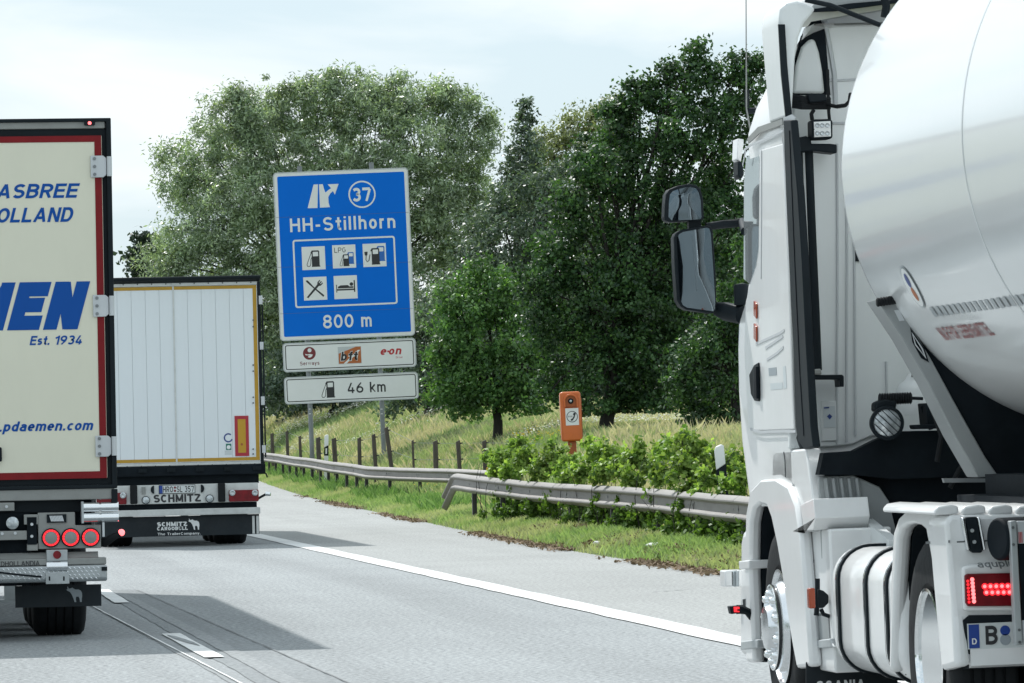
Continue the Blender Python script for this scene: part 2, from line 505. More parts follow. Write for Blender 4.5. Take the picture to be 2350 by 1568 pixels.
class Thing:
    """An Empty at the base of a thing; p() turns a measured picture point on one of its planes into its own coordinates."""
    def __init__(s, name, label, cat, loc, rz=0.0, lean=0.0, group=None):
        o = bpy.data.objects.new(name, None)
        COL.objects.link(o)
        o.empty_display_size = 0.3
        o.matrix_world = Matrix.Translation(loc) @ Matrix.Rotation(rz, 4, 'Z') @ Matrix.Rotation(-lean, 4, 'Y')
        s.o = o
        s.M = o.matrix_world.copy()
        s.Mi = (Matrix.Translation(loc) @ Matrix.Rotation(rz, 4, 'Z') @ Matrix.Rotation(-lean, 4, 'Y')).inverted()
        tag(o, label, cat, group)
        s.c = s.Mi @ CAM
    def p(s, u, v, ax=1, val=0.0):
        d = s.Mi.to_3x3() @ ray(u, v)
        t = (val - s.c[ax]) / d[ax]
        return s.c + t * d
    def xz(s, u, v, y=0.0):
        q = s.p(u, v, 1, y)
        return (q.x, q.z)
    def yz(s, u, v, x=0.0):
        q = s.p(u, v, 0, x)
        return (q.y, q.z)
    def rect(s, u0, v0, u1, v1, y=0.0):
        # picture rectangle -> local x0, x1, z0, z1 (from the left-bottom and right-top corners' middles)
        a = s.p(u0, (v0 + v1) / 2, 1, y); b = s.p(u1, (v0 + v1) / 2, 1, y)
        c = s.p((u0 + u1) / 2, v1, 1, y); d = s.p((u0 + u1) / 2, v0, 1, y)
        return a.x, b.x, c.z, d.z
    def b(s, name, mb, m, **k):
        par = k.pop('parent', s.o)
        return build(name, mb, M[m] if isinstance(m, str) else m, par, **k)

def arc(cx, cy, rx, ry, a0, a1, n=9):
    return [(cx + rx * math.cos(math.radians(a0 + (a1 - a0) * k / n)), cy + ry * math.sin(math.radians(a0 + (a1 - a0) * k / n))) for k in range(n + 1)]

def glyph(c, w):
    """A plain sans letter as strokes (centre lines) of width w on a cap height of 1; returns advance width and strokes."""
    h = w / 2
    T, B, m = 1 - h, h, 0.5
    X = 0.74 - h
    W = 0.66 + w * 0.35
    L, R = h, W - h
    cx = W / 2
    rx = (R - L) / 2
    if c == ' ': return 0.3, []
    if c == 'A':
        W = 0.74 + w * .5; L, R, cx = h * 1.1, W - h * 1.1, W / 2
        return W, [[(L, 0), (cx, 1 - h * .0)], [(R, 0), (cx, 1 - h * .0)], [(L + .28 * (cx - L) + h, 0.3), (R - .28 * (R - cx) - h, 0.3)]]
    if c == 'B': return W, [[(L, 0), (L, 1)], [(L, T)] + arc(R - .24, (T + .53) / 2, .22, (T - .53) / 2, 90, -90) + [(L, .53)], [(R - .26, .53)] + arc(R - .26, (.53 + B) / 2, .26, (.53 - B) / 2, 90, -90) + [(L, B)]]
    if c == 'C': return W, [arc(cx, m, rx, T - m, 42, 318, 20)]
    if c == 'D': return W, [[(L, 0), (L, 1)], [(L, T)] + arc(cx, m, rx, T - m, 90, -90, 14) + [(L, B)]]
    if c in 'EF':
        W -= .06; s = [[(L, 0), (L, 1)], [(L, T), (W, T)], [(L, .52), (W - .05, .52)]]
        return W, s + ([[(L, B), (W, B)]] if c == 'E' else [])
    if c == 'G': return W, [arc(cx, m, rx, T - m, 45, 340, 20) + [(R, .48), (cx + .02, .48)]]
    if c == 'H': return W, [[(L, 0), (L, 1)], [(R, 0), (R, 1)], [(L, .52), (R, .52)]]
    if c == 'I': return w, [[(h, 0), (h, 1)]]
    if c == 'K': return W, [[(L, 0), (L, 1)], [(R, 1), (L, .4)], [(L + .17, .55), (R + h * .3, 0)]]
    if c == 'L': return W - .1, [[(L, 0), (L, 1)], [(L, B), (W - .1, B)]]
    if c == 'M':
        W += .16; R = W - h; return W, [[(L, 0), (L, 1)], [(R, 0), (R, 1)], [(L, 1 - h * .6), (W / 2, .12)], [(R, 1 - h * .6), (W / 2, .12)]]
    if c == 'N': return W, [[(L, 0), (L, 1)], [(R, 0), (R, 1)], [(L + h * .3, 1), (R - h * .3, 0)]]
    if c == 'O': 
        W += .06; return W, [arc(W / 2, m, rx + .03, T - m, 0, 360, 28)]
    if c == 'P': return W, [[(L, 0), (L, 1)], [(L, T)] + arc(R - .26, (T + .45) / 2, .26, (T - .45) / 2, 90, -90) + [(L, .45)]]
    if c == 'R': return W, [[(L, 0), (L, 1)], [(L, T)] + arc(R - .26, (T + .48) / 2, .26, (T - .48) / 2, 90, -90) + [(L, .48)], [(R - .26, .48), (R, 0)]]
    if c == 'S': return W, [arc(cx, (T + .51) / 2, rx * .95, (T - .51) / 2, 28, 270, 14) + arc(cx, (.51 + B) / 2, rx, (.51 - B) / 2, 90, -152, 14)[0:]]
    if c == 'T': return W, [[(cx, 0), (cx, 1)], [(0, T), (W, T)]]
    if c == 'U': return W, [[(L, 1), (L, .34)] + arc(cx, B + rx, rx, rx, 180, 360, 12) + [(R, .34), (R, 1)]]
    if c == 'V': return W, [[(L, 1), (cx, 0)], [(R, 1), (cx, 0)]]
    if c == 'W': return W + .3, [[(L, 1), (.26, 0), (.5 * (W + .3), .9), (W + .04, 0), (W + .3 - h, 1)]]
    if c == 'Z': return W, [[(0, T), (R, T)], [(R, T), (L, B)], [(L, B), (W, B)]]
    if c == 'X': return W, [[(L, 1), (R, 0)], [(R, 1), (L, 0)]]
    # figures
    if c == '0': return W, [arc(cx, m, rx, T - m, 0, 360, 26)]
    if c == '1': return .42 + w * .3, [[(.42 + w * .3 - h, 0), (.42 + w * .3 - h, 1)], [(.42 + w * .3 - h, T - h * .4), (0.04, .72)]]
    if c == '3': return W, [arc(cx, (T + .53) / 2, rx * .92, (T - .53) / 2, 150, -90, 12) + arc(cx, (.53 + B) / 2, rx, (.53 - B) / 2, 90, -150, 12)]
    if c == '4': return W, [[(R - .12, 0), (R - .12, .55)], [(cx + .06, 1), (L, .26)], [(L - h * .5, .24), (W, .24)]]
    if c == '5': return W, [[(R, T), (L + .04, T), (L + .02, .5)], [(L + .02, .53)] + arc(cx - .01, .33, rx, .33 - B, 125, -150, 16)]
    if c == '6': return W, [arc(cx, .32, rx, .32 - B, 0, 360, 22), [(L, .34), (L + .06, .56), (cx + .14, 1)]]
    if c == '7': return W, [[(0, T), (R, T)], [(R, T), (R - .32, 0)]]
    if c == '8': return W, [arc(cx, (T + .52) / 2, rx * .9, (T - .52) / 2, 0, 360, 22), arc(cx, (.52 + B) / 2, rx, (.52 - B) / 2, 0, 360, 22)]
    if c == '9': return W, [arc(cx, .68, rx, T - .68, 0, 360, 22), [(R, .66), (R - .06, .44), (cx - .14, 0)]]
    # small letters
    w2 = .50 + w * .35
    r2 = (w2 - w) / 2
    c2 = w2 / 2
    xm = (X + B) / 2
    bowl = arc(c2, xm, r2, X - xm, 0, 360, 22)
    if c == 'a': return w2, [arc(c2, X - r2 * .8, r2 - .01, r2 * .8, 155, 0, 9) + [(w2 - h, 0)], [(w2 - h, .43), (c2, .43)] + arc(c2, (.43 + B) / 2, r2, (.43 - B) / 2, 90, 270, 10) + [(w2 - h, B)]]
    if c == 'b': return w2, [[(h, 0), (h, 1)], bowl]
    if c == 'c': return w2 - .04, [arc(c2, xm, r2, X - xm, 48, 312, 18)]
    if c == 'd': return w2, [[(w2 - h, 0), (w2 - h, 1)], bowl]
    if c == 'e': return w2, [[(h, xm), (w2 - h, xm)] + arc(c2, xm, r2, X - xm, 0, 310, 20)]
    if c == 'f': return .36 + w * .2, [[(.14 + h, 0), (.14 + h, .8)] + arc(.14 + h + .17, .8, .17, T - .8, 180, 90, 6) + [(.36 + w * .2, T)], [(0, X), (.36 + w * .2, X)]]
    if c == 'h': return w2, [[(h, 0), (h, 1)], [(h, X - r2 * .9)] + arc(c2, X - r2, r2, r2, 165, 0, 9) + [(w2 - h, 0)]]
    if c == 'i': return w, [[(h, 0), (h, .74)], [(h, .86), (h, .86 + w)]]
    if c == 'k': return w2, [[(h, 0), (h, 1)], [(w2 - h * .6, .74), (h, .28)], [(h + .12, .42), (w2, 0)]]
    if c == 'l': return w, [[(h, 0), (h, 1)]]
    if c == 'm': 
        d = r2 * 1.75
        return w + 2 * d, [[(h, 0), (h, .74)], arc(h + d / 2, X - d / 2, d / 2, d / 2, 165, 0, 8) + [(h + d, 0)], arc(h + 1.5 * d, X - d / 2, d / 2, d / 2, 165, 0, 8) + [(h + 2 * d, 0)]]
    if c == 'n': return w2, [[(h, 0), (h, .74)], arc(c2, X - r2, r2, r2, 165, 0, 9) + [(w2 - h, 0)]]
    if c == 'o': return w2, [bowl]
    if c == 'p': return w2, [[(h, -.27), (h, .74)], bowl]
    if c == 'q': return w2, [[(w2 - h, -.27), (w2 - h, .74)], bowl]
    if c == 'r': return .32 + w * .4, [[(h, 0), (h, .74)], [(h, X - .16)] + arc(h + .2, X - .16, .2, .16, 170, 80, 6)]
    if c == 's': return w2 - .03, [arc(c2 - .015, (X + .38) / 2, r2 * .9, (X - .38) / 2, 30, 270, 10) + arc(c2 - .015, (.38 + B) / 2, r2 * .95, (.38 - B) / 2, 90, -150, 10)]
    if c == 't': return .34 + w * .3, [[(.12 + h, .95), (.12 + h, .17)] + arc(.12 + h + .15, B + .15, .15, .15, 180, 270, 6) + [(.34 + w * .3, B)], [(0, X), (.34 + w * .3, X)]]
    if c == 'u': return w2, [[(w2 - h, 0), (w2 - h, .74)], [(h, .74), (h, B + r2)] + arc(c2, B + r2, r2, r2, 180, 350, 9)]
    if c == 'v': return w2, [[(h, .74), (c2, 0)], [(w2 - h, .74), (c2, 0)]]
    if c == 'w': return w2 + .26, [[(h, .74), (.2, 0), ((w2 + .26) / 2, .7), (w2 + .06, 0), (w2 + .26 - h, .74)]]
    if c == 'y': return w2, [[(h, .74), (c2, .02)], [(w2 - h, .74), (c2 - .12, -.27)]]
    if c == '.': return w * 1.1, [[(w * .55, 0), (w * .55, w * 1.1)]]
    if c == '-': return .36, [[(0.02, .40), (.34, .40)]]
    if c == ':': return w, [[(h, .1), (h, .1 + w)], [(h, .5), (h, .5 + w)]]
    return .5, []

def strokes_mesh(body, w, gap):
    quads = []
    x = 0
    k = 0
    for ch in body:
        adv, st = glyph(ch, w)
        for pl in st:
            k += 1
            pts = [Vector((p[0] + x, p[1])) for p in pl]
            closed = (pts[0] - pts[-1]).length < 1e-5 and len(pts) > 3
            if closed: pts = pts[:-1]
            n = len(pts)
            lr = []
            for i in range(n):
                if closed: d0, d1 = pts[i] - pts[i - 1], pts[(i + 1) % n] - pts[i]
                else:
                    d0 = pts[i] - pts[i - 1] if i > 0 else pts[1] - pts[0]
                    d1 = pts[i + 1] - pts[i] if i < n - 1 else pts[i] - pts[i - 1]
                if d0.length < 1e-7: d0 = d1
                if d1.length < 1e-7: d1 = d0
                d0 = d0.normalized(); d1 = d1.normalized()
                nn = Vector((-d0.y - d1.y, d0.x + d1.x))
                nn = nn.normalized() if nn.length > 1e-6 else Vector((-d0.y, d0.x))
                s = min(1.0 / max(nn.dot(Vector((-d0.y, d0.x))), 0.35), 1.9)
                cl = lambda v: Vector((min(max(v.x, x), x + adv), min(max(v.y, -0.3), 1.0) if ch in 'gpqy' else min(max(v.y, 0.0), 1.0)))
                lr.append((cl(pts[i] + nn * w / 2 * s), cl(pts[i] - nn * w / 2 * s)))
            for i in range(n if closed else n - 1):
                a, b = lr[i], lr[(i + 1) % n]
                quads.append((a[0], a[1], b[1], b[0], k))
        x += adv + gap
    return quads

def text(name, body, m, parent, box, y, bold=0.16, shear=0.0, fn=None, gap=0.15):
    """Lettering drawn with strokes and fitted into box = (x0, x1, z0, z1), lying at depth y, facing -y. fn maps (a, b in 0..1) elsewhere."""
    q = strokes_mesh(body, bold, gap)
    P = [(v.x + shear * v.y, v.y) for t in q for v in t[:4]]
    a0, a1 = min(p[0] for p in P), max(p[0] for p in P)
    b0, b1 = min(p[1] for p in P), max(p[1] for p in P)
    x0, x1, z0, z1 = box or (0, 1, 0, 1)
    vs, fs = [], []
    for i, t in enumerate(q):
        for v in t[:4]:
            a = (v.x + shear * v.y - a0) / (a1 - a0); b = (v.y - b0) / (b1 - b0)
            o = (t[4] % 5) * 0.0003            # strokes that cross lie a hair apart, like layered foil
            vs.append(fn(a, b, o) if fn else (x0 + a * (x1 - x0), y - o, z0 + b * (z1 - z0)))
        fs.append((4 * i, 4 * i + 1, 4 * i + 2, 4 * i + 3))
    me = bpy.data.meshes.new(name)
    me.from_pydata(vs, [], fs)
    me.materials.append(M[m])
    return link(name, me, parent)

def rrect(x0, x1, z0, z1, r, n=5):
    pts = []
    for cx, cz, a0 in ((x1 - r, z1 - r, 0), (x0 + r, z1 - r, 90), (x0 + r, z0 + r, 180), (x1 - r, z0 + r, 270)):
        for k in range(n + 1):
            a = math.radians(a0 + 90 * k / n)
            pts.append((cx + r * math.cos(a), cz + r * math.sin(a)))
    return pts
def circ(cx, cz, r, n=24, rz=None):
    rz = rz or r
    return [(cx + r * math.cos(2 * PI * k / n), cz + rz * math.sin(2 * PI * k / n)) for k in range(n)]

# ------------------------------------------------------------------ the land
def grid(name, xv, yv, zf, m, kind='structure'):
    nx, ny = len(xv[0]), len(yv)
    vs = [(xv[j][i], yv[j], float(zf(xv[j][i], yv[j]))) for j in range(ny) for i in range(nx)]
    fs = [(j * nx + i, j * nx + i + 1, (j + 1) * nx + i + 1, (j + 1) * nx + i) for j in range(ny - 1) for i in range(nx - 1)]
    me = bpy.data.meshes.new(name)
    me.from_pydata(vs, [], fs)
    me.materials.append(M[m])
    me.shade_smooth()
    o = link(name, me)
    o['kind'] = kind
    return o
YV = list(np.concatenate([np.arange(-150, 20, 10), np.arange(20, 130, 2.0), np.arange(130, 260, 6), [280, 320, 380, 500, 800, 1500, 3000]]))
QV = [0, 0.15, 0.3, 0.5, 0.75, 1, 1.5, 2, 2.5, 3, 3.5, 4, 5, 6, 7, 8, 9, 11, 14, 18, 25, 40, 70, 150, 400, 1500]
def zl2(x, y): return zland(x, y) - 0.004
grid('ground', [[float(xs(y)) + q - 0.05 for q in QV] for y in YV], YV, zl2, 'earth')
grid('left_ground', [[-3000, -600, -120, -60, -40, -28.6] for y in YV], YV, lambda x, y: float(zr(y)) - 0.004 + (0.0 if x > -45 else 0.5), 'earth')
grid('central_reservation', [[-13.2, -12.4, -11.4, -9.6] for y in YV], YV, lambda x, y: float(zr(y)) + 0.01, 'earth')
grid('opposite_carriageway', [[-28.65, -20, -13.1] for y in YV], YV, lambda x, y: float(zr(y)), 'asphalt')
grid('road', [[-9.7, -5, -1.7, 2.0, 5.95] for y in YV], YV, lambda x, y: float(zr(y)), 'asphalt')
# the shoulder butts against the road: one paler sheet
grid('hard_shoulder', [[5.95, 6.5, 7.5, float(xs(y)) + 0.02] for y in YV], YV, lambda x, y: float(zr(y)), 'shoulder')

def strip(name, pts, m, z, kind='structure', jit=0.0):
    # pts: list of (y, x0, x1)
    vs, fs = [], []
    for y, a, b in pts:
        vs += [(a + random.uniform(-jit, jit), y, float(zr(y)) + z), (b + random.uniform(-jit, jit), y, float(zr(y)) + z)]
    for k in range(len(pts) - 1):
        fs.append((2 * k, 2 * k + 1, 2 * k + 3, 2 * k + 2))
    me = bpy.data.meshes.new(name)
    me.from_pydata(vs, [], fs)
    me.materials.append(M[m])
    o = link(name, me)
    o['kind'] = kind
    return o
ys_ = list(np.arange(-60, 260, 1.0))
strip('edge_line', [(y, 5.70, 5.99) for y in ys_], 'paint', 0.008, jit=0.012)
def yl(a, b, st=0.5): return list(np.arange(a, b, st)) + [b]
strip('repair_strip', [(y, 2.13 + 0.004 * (44 - y), 2.60 + 0.011 * (40 - y)) for y in yl(-20, 51.8)], 'patch_dark', 0.004, jit=0.01)
strip('repair_strip', [(y, 2.26 + 0.005 * (42 - y), 2.37 + 0.008 * (42 - y)) for y in yl(-20, 50)], 'patch_mid', 0.008, jit=0.008)
strip('repair_strip', [(y, 1.84 + 0.013 * (46 - y), 2.06 + 0.006 * (46 - y)) for y in yl(-20, 47)], 'patch_mid', 0.004, jit=0.01)
strip('joint_line', [(y, 1.815 + 0.0165 * (46.5 - y), 1.830 + 0.0165 * (46.5 - y)) for y in yl(28, 47)], 'paint', 0.012, jit=0.003)
strip('tar_line', [(y, 2.602 + 0.011 * (40 - y), 2.618 + 0.011 * (40 - y)) for y in yl(28, 51.5)], 'tar', 0.008, jit=0.004)
0 and strip('tar_line', [(y, 2.105 + 0.008 * (44 - y), 2.118 + 0.008 * (44 - y)) for y in yl(28, 47)], 'tar', 0.008, jit=0.004)
for k, y0 in enumerate(np.arange(34.35 - 12.85 * 3, 200, 12.85)):
    xo = 0.012 * max(0, 40 - y0) * 0.6 if y0 < 45 else 0
    strip('lane_dash', [(y, 2.06 + 0.009 * (39 - y) * (y0 < 45), 2.20 + 0.009 * (39 - y) * (y0 < 45)) for y in yl(y0, y0 + 4.65)], 'paint', 0.013, jit=0.004)
    strip('lane_dash', [(y, -1.76, -1.62) for y in yl(y0 + 3, y0 + 7.65)], 'paint', 0.008, jit=0.004)
# worn wedge in the near dash
strip('worn_patch', [(36.3, 2.19, 2.195), (37.0, 2.135, 2.19), (37.6, 2.10, 2.165), (38.3, 2.08, 2.125), (38.6, 2.08, 2.085)], 'patch_mid', 0.017)
strip('left_edge_line', [(y, -9.3, -9.0) for y in yl(-100, 260, 4)], 'paint', 0.008)
# hairline cracks on the shoulder
for (a, b) in (((930, 1262), (1010, 1257)), ((1500, 1360), (1600, 1352))):
    p, q = gz(*a), gz(*b)
    n = 14
    vs, fs = [], []
    for k in range(n + 1):
        c = p.lerp(q, k / n)
        w = 0.004 + 0.004 * random.random()
        ox = random.uniform(-0.05, 0.05)
        vs += [(c.x + ox - w, c.y, 0.004), (c.x + ox + w, c.y + 0.03, 0.004)]
    fs = [(2 * k, 2 * k + 1, 2 * k + 3, 2 * k + 2) for k in range(n)]
    me = bpy.data.meshes.new('road_crack'); me.from_pydata(vs, [], fs); me.materials.append(M['patch_dark'])
    o = link('road_crack', me); o['kind'] = 'structure'
# ------------------------------------------------------------------ trucks in front
def tyre(mb, c, r, w, n=36, groove=4):
    """tyre lying across x, centre c; tread grooves are real"""
    h = w / 2
    prof = [(r * 0.56, -h * 0.75), (r * 0.62, -h * 0.95), (r * 0.80, -h), (r * 0.93, -h * 0.94), (r * 0.985, -h * 0.82)]
    k = groove
    seg = 1.56 * h / (k + 1)
    x = -h * 0.78
    for i in range(k + 1):
        prof += [(r, x + 0.008), (r, x + seg - 0.008)]
        if i < k: prof += [(r - 0.014, x + seg - 0.006), (r - 0.014, x + seg + 0.006)]
        x += seg
    prof += [(r * 0.985, h * 0.82), (r * 0.93, h * 0.94), (r * 0.80, h), (r * 0.62, h * 0.95), (r * 0.56, h * 0.75)]
    return mb.lathe(prof, c, 0, n, closed=False)

def axle(T, y, half, r=0.5, w=0.30, rim='alu', tyre_m='rubber'):
    for sx in (-1, 1):
        t = T.b('tyre', tyre(MB(), (sx * half, y, r), r, w), tyre_m)
        T.b('rim', MB().lathe([(r * 0.57, w * 0.40 * sx), (r * 0.52, w * 0.38 * sx), (r * 0.48, 0.02 * sx), (r * 0.18, -0.01 * sx), (r * 0.17, w * 0.3 * sx), (0.02, w * 0.32 * sx)], (sx * half, y, r), 0, 24), rim, parent=t)
    T.b('axle_beam', MB().cyl((-half, y, r), (half, y, r), 0.06, n=10), 'chassis')

BULL = [(0.0, 0.82), (0.05, 0.80), (0.10, 0.84), (0.08, 1.0), (0.13, 0.98), (0.18, 0.86), (0.30, 0.88), (0.40, 0.93), (0.48, 0.86), (0.60, 0.80), (0.78, 0.80), (0.92, 0.72), (0.99, 0.58),
        (1.0, 0.36), (0.97, 0.2), (0.97, 0.0), (0.86, 0.0), (0.84, 0.2), (0.78, 0.34), (0.62, 0.34), (0.60, 0.16), (0.63, 0.0), (0.52, 0.0), (0.46, 0.22), (0.36, 0.48), (0.24, 0.66), (0.1, 0.72)]
def bull(T, box, y, m, parent=None):
    x0, x1, z0, z1 = box
    return T.b('bull_emblem', MB().prism([(x0 + a * (x1 - x0), z0 + b * (z1 - z0)) for a, b in BULL], y, y - 0.003, 1), m, parent=parent or T.o)

def hinge_pts(T, u0, v0, u1, v1, y):
    return T.rect(u0, v0, u1, v1, y)

# ---- left: cream box trailer
y1 = 38.45
base = Vector((0, y1, 0))
pr = at(263, 1100, 1.0) - CAM
xr1 = CAM.x + pr.x * (y1 / pr.y)             # right flank of the box
T1 = Thing('box_trailer', 'cream box trailer with red bordered door, blue lettering and folded tail lift', 'trailer', (xr1 - 1.275, y1, 0), 0, -0.006)
T = T1
zt = T.xz(250, 271.5)[1]
zb = T.xz(150, 1114)[1]
hw = 1.275
T.b('box_body', MB().box(-hw, hw, 0.06, 13.4, zb - 0.02, zt - 0.01), 'white_door', bevel=0.02)
# black portal frame round the doors
T.b('portal_frame', MB().ring([(-hw - .01, zb - 0.03), (hw + .01, zb - 0.03), (hw + .01, zt), (-hw - .01, zt)],
                              [(-hw + 0.028, zb + 0.0), (hw - 0.028, zb + 0.0), (hw - 0.028, zt - 0.028), (-hw + 0.028, zt - 0.028)], 0.07, -0.045, 1), 'black', bevel=0.008)
z_h0, z_h1 = T.xz(150, 296)[1], T.xz(150, 278)[1]
T.b('header_rail', MB().box(-hw + 0.03, hw - 0.035, -0.02, 0.06, z_h0, z_h1), 'grey_panel', bevel=0.006)
T.b('door_recess', MB().box(-hw + 0.03, hw - 0.03, 0.0, 0.058, zb + 0.002, z_h0 - 0.002), 'black')
zo1, zo0 = T.xz(150, 312.5)[1], T.xz(150, 1099)[1]
zi1, zi0 = T.xz(150, 327)[1], T.xz(150, 1083)[1]
xo, xi = T.xz(238.5, 700)[0], T.xz(222.5, 700)[0]
doors = []
for sx in (-1, 1):
    d = T.b('door', MB().box(sx * 0.004, sx * (xo + 0.004), -0.022, -0.002, zo0, zo1), 'cream', bevel=0.004)
    doors.append(d)
    bo = [(sx * 0.006, zo0), (sx * xo, zo0), (sx * xo, zo1), (sx * 0.006, zo1)]
    bi = [(sx * 0.006, zi0), (sx * xi, zi0), (sx * xi, zi1), (sx * 0.006, zi1)]
    mbt = MB()
    mbt.box(sx * 0.006, sx * xo, -0.0255, -0.0235, zi1, zo1)
    mbt.box(sx * 0.006, sx * xo, -0.0255, -0.0235, zo0, zi0)
    mbt.box(sx * xi, sx * xo, -0.0255, -0.0235, zi0, zi1)
    T.b('reflective_border', mbt, 'red_tape', parent=d)
    for (va, vb) in ((358, 408), (677.5, 727.5), (1000, 1048.5)):
        z1_, z0_ = T.xz(235, va)[1], T.xz(235, vb)[1]
        hx0, hx1 = T.xz(235 - 19, (va + vb) / 2)[0] if va > 400 else T.xz(215, va)[0], hw + 0.004
        hx0 = xo - 0.085
        h = T.b('hinge', MB().prism([(sx * hx0, z0_), (sx * (hw - 0.055), z0_), (sx * (hw - 0.03), z0_ + 0.02), (sx * (hw - 0.03), z1_ - 0.02), (sx * (hw - 0.055), z1_), (sx * hx0, z1_)], -0.045, -0.027, 1), 'hinge', bevel=0.004)
        T.b('hinge_knuckle', MB().cyl((sx * (hw - 0.008), -0.055, z0_ + 0.008), (sx * (hw - 0.008), -0.055, z1_ - 0.008), 0.02, n=14), 'hinge', parent=h)
        mbb = MB()
        for t_ in (0.14, 0.5, 0.86):
            zz = z0_ + t_ * (z1_ - z0_)
            mbb.cyl((sx * (hx0 + 0.03), -0.055, zz), (sx * (hx0 + 0.03), -0.044, zz), 0.013, n=10)
        T.b('hinge_bolt', mbb, 'post_steel', parent=h)
dR = doors[1]
def tx(body, u0, v0, u1, v1, m='blue_text', bold=0.16, shear=0.24, T=None, y=-0.0245, par=None, nm='lettering', gap=0.11):
    Tq = T or T1
    return text(nm, body, m, par or Tq.o, Tq.rect(u0, v0, u1, v1, y), y, bold, shear, gap=gap)
tx('MAASBREE', -83, 422.5, 184, 455.5, bold=0.19, par=dR)
tx('HOLLAND', -40, 477, 168.5, 510.5, bold=0.19, par=dR)
tx('DAEMEN', -365, 650, 208, 760, bold=0.30, par=dR, shear=0.30, gap=0.09)
tx('Est. 1934', 67.5, 770.5, 188, 791.5, bold=0.19, par=dR)
tx('www.pdaemen.com', -75, 967, 214.5, 996, bold=0.19, par=dR)
T.b('door_handle', MB().box(*T.rect(-40, 1027, 4, 1060)[:2], -0.06, -0.026, *T.rect(-40, 1027, 4, 1060)[2:]), 'black', bevel=0.01)
# roof marker lamp
x0, x1, z0, z1 = T.rect(193, 277.5, 218, 288.5, -0.03)
lm = T.b('marker_lamp', MB().prism(rrect(x0, x1, z0, z1, 0.012), -0.045, -0.0215, 1), 'black')
xm = (x0 + x1) / 2; zm = (z0 + z1) / 2
T.b('lamp_lens', MB().cyl((xm, -0.044, zm), (xm, -0.058, zm), 0.014, 0.009, n=12), 'led_hot', parent=lm)
# under the doors
x0, x1, z0, z1 = T.rect(-200, 1117, 264, 1150)
T.b('rear_sill', MB().box(-hw + 0.02, hw - 0.01, -0.03, 0.3, z0, z1), 'grey_panel', bevel=0.006)
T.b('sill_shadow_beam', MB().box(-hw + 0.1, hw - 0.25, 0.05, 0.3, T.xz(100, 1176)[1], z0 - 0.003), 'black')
T.b('corner_bumper', MB().box(hw - 0.035, hw + 0.012, -0.05, 0.05, T.xz(262, 1158)[1], zb - 0.035), 'black', bevel=0.006)
# chrome lift cylinders
x0, x1, z0, z1 = T.rect(188, 1152, 272, 1200, -0.06)
cyl = T.b('cylinder_housing', MB().box(x0 - 0.005, x0 + 0.012, -0.12, 0.2, z0, z1 + 0.005), 'galv')
for zz in (z0 + (z1 - z0) * 0.26, z0 + (z1 - z0) * 0.75):
    mbc = MB()
    xm = (x0 + x1) / 2
    mbc.cyl((x0 + 0.012, -0.06, zz), (xm - 0.008, -0.06, zz), (z1 - z0) * 0.225, n=24)
    mbc.cyl((xm + 0.008, -0.06, zz), (x1, -0.06, zz), (z1 - z0) * 0.225, n=24)
    mbc.cyl((xm - 0.008, -0.06, zz), (xm + 0.008, -0.06, zz), (z1 - z0) * 0.19, n=18)
    T.b('chrome_cylinder', mbc, 'chrome', angle=30)
T.b('chain_tag', MB().box(*T.rect(235, 1199, 240, 1232, -0.07)[:2], -0.075, -0.065, *T.rect(235, 1199, 240, 1232, -0.07)[2:]), 'hinge')
# lamp panel with three ring lamps
x0, x1, z0, z1 = T.rect(87, 1175.5, 231, 1259)
zn = T.xz(190, 1205)[1]; xn = T.xz(172, 1190)[0]
pan = T.b('lamp_panel', MB().prism([(x0, z0), (x1, z0), (x1, zn), (xn, zn), (xn, z1), (x0, z1)], -0.03, 0.0, 1), 'grey_panel', bevel=0.004)
for (u, v) in ((116.9, 1234.3), (162, 1233.8), (207.7, 1233.2)):
    cx, cz = T.xz(u, v, -0.03)
    l_ = T.b('tail_lamp', MB().lathe([(0.073, 0.0), (0.073, -0.02), (0.066, -0.028), (0.03, -0.026)], (cx, -0.03, cz), 1, 32), 'black')
    mbr = MB()
    for k in range(16):
        a0 = 2 * PI * (k + 0.06) / 16; a1 = 2 * PI * (k + 0.94) / 16
        pts = [(cx + r * math.cos(a), cz + r * math.sin(a)) for r, a in ((0.063, a0), (0.063, (a0 + a1) / 2), (0.063, a1), (0.048, a1), (0.048, (a0 + a1) / 2), (0.048, a0))]
        mbr.prism(pts, -0.062, -0.055, 1)
    T.b('lit_ring', mbr, 'led_red', parent=l_)
    T.b('lamp_lens', MB().lathe([(0.046, -0.028), (0.046, -0.036), (0.02, -0.040), (0.002, -0.041)], (cx, -0.03, cz), 1, 24), 'grey_panel', parent=l_)
x0, x1, z0, z1 = T.rect(107, 1180.5, 152, 1199.5)
rf = T.b('reflector', MB().box(x0, x1, -0.045, -0.031, z0, z1), 'black')
mbr = MB()
for k in range(9):
    xx = x0 + 0.02 + k * (x1 - x0 - 0.05) / 9
    mbr.prism([(xx, z1 - 0.01), (xx + 0.009, z1 - 0.01), (xx + 0.022, z0 + 0.01), (xx + 0.012, z0 + 0.01)], -0.052, -0.046, 1)
T.b('reflector_rib', mbr, 'hinge', parent=rf)
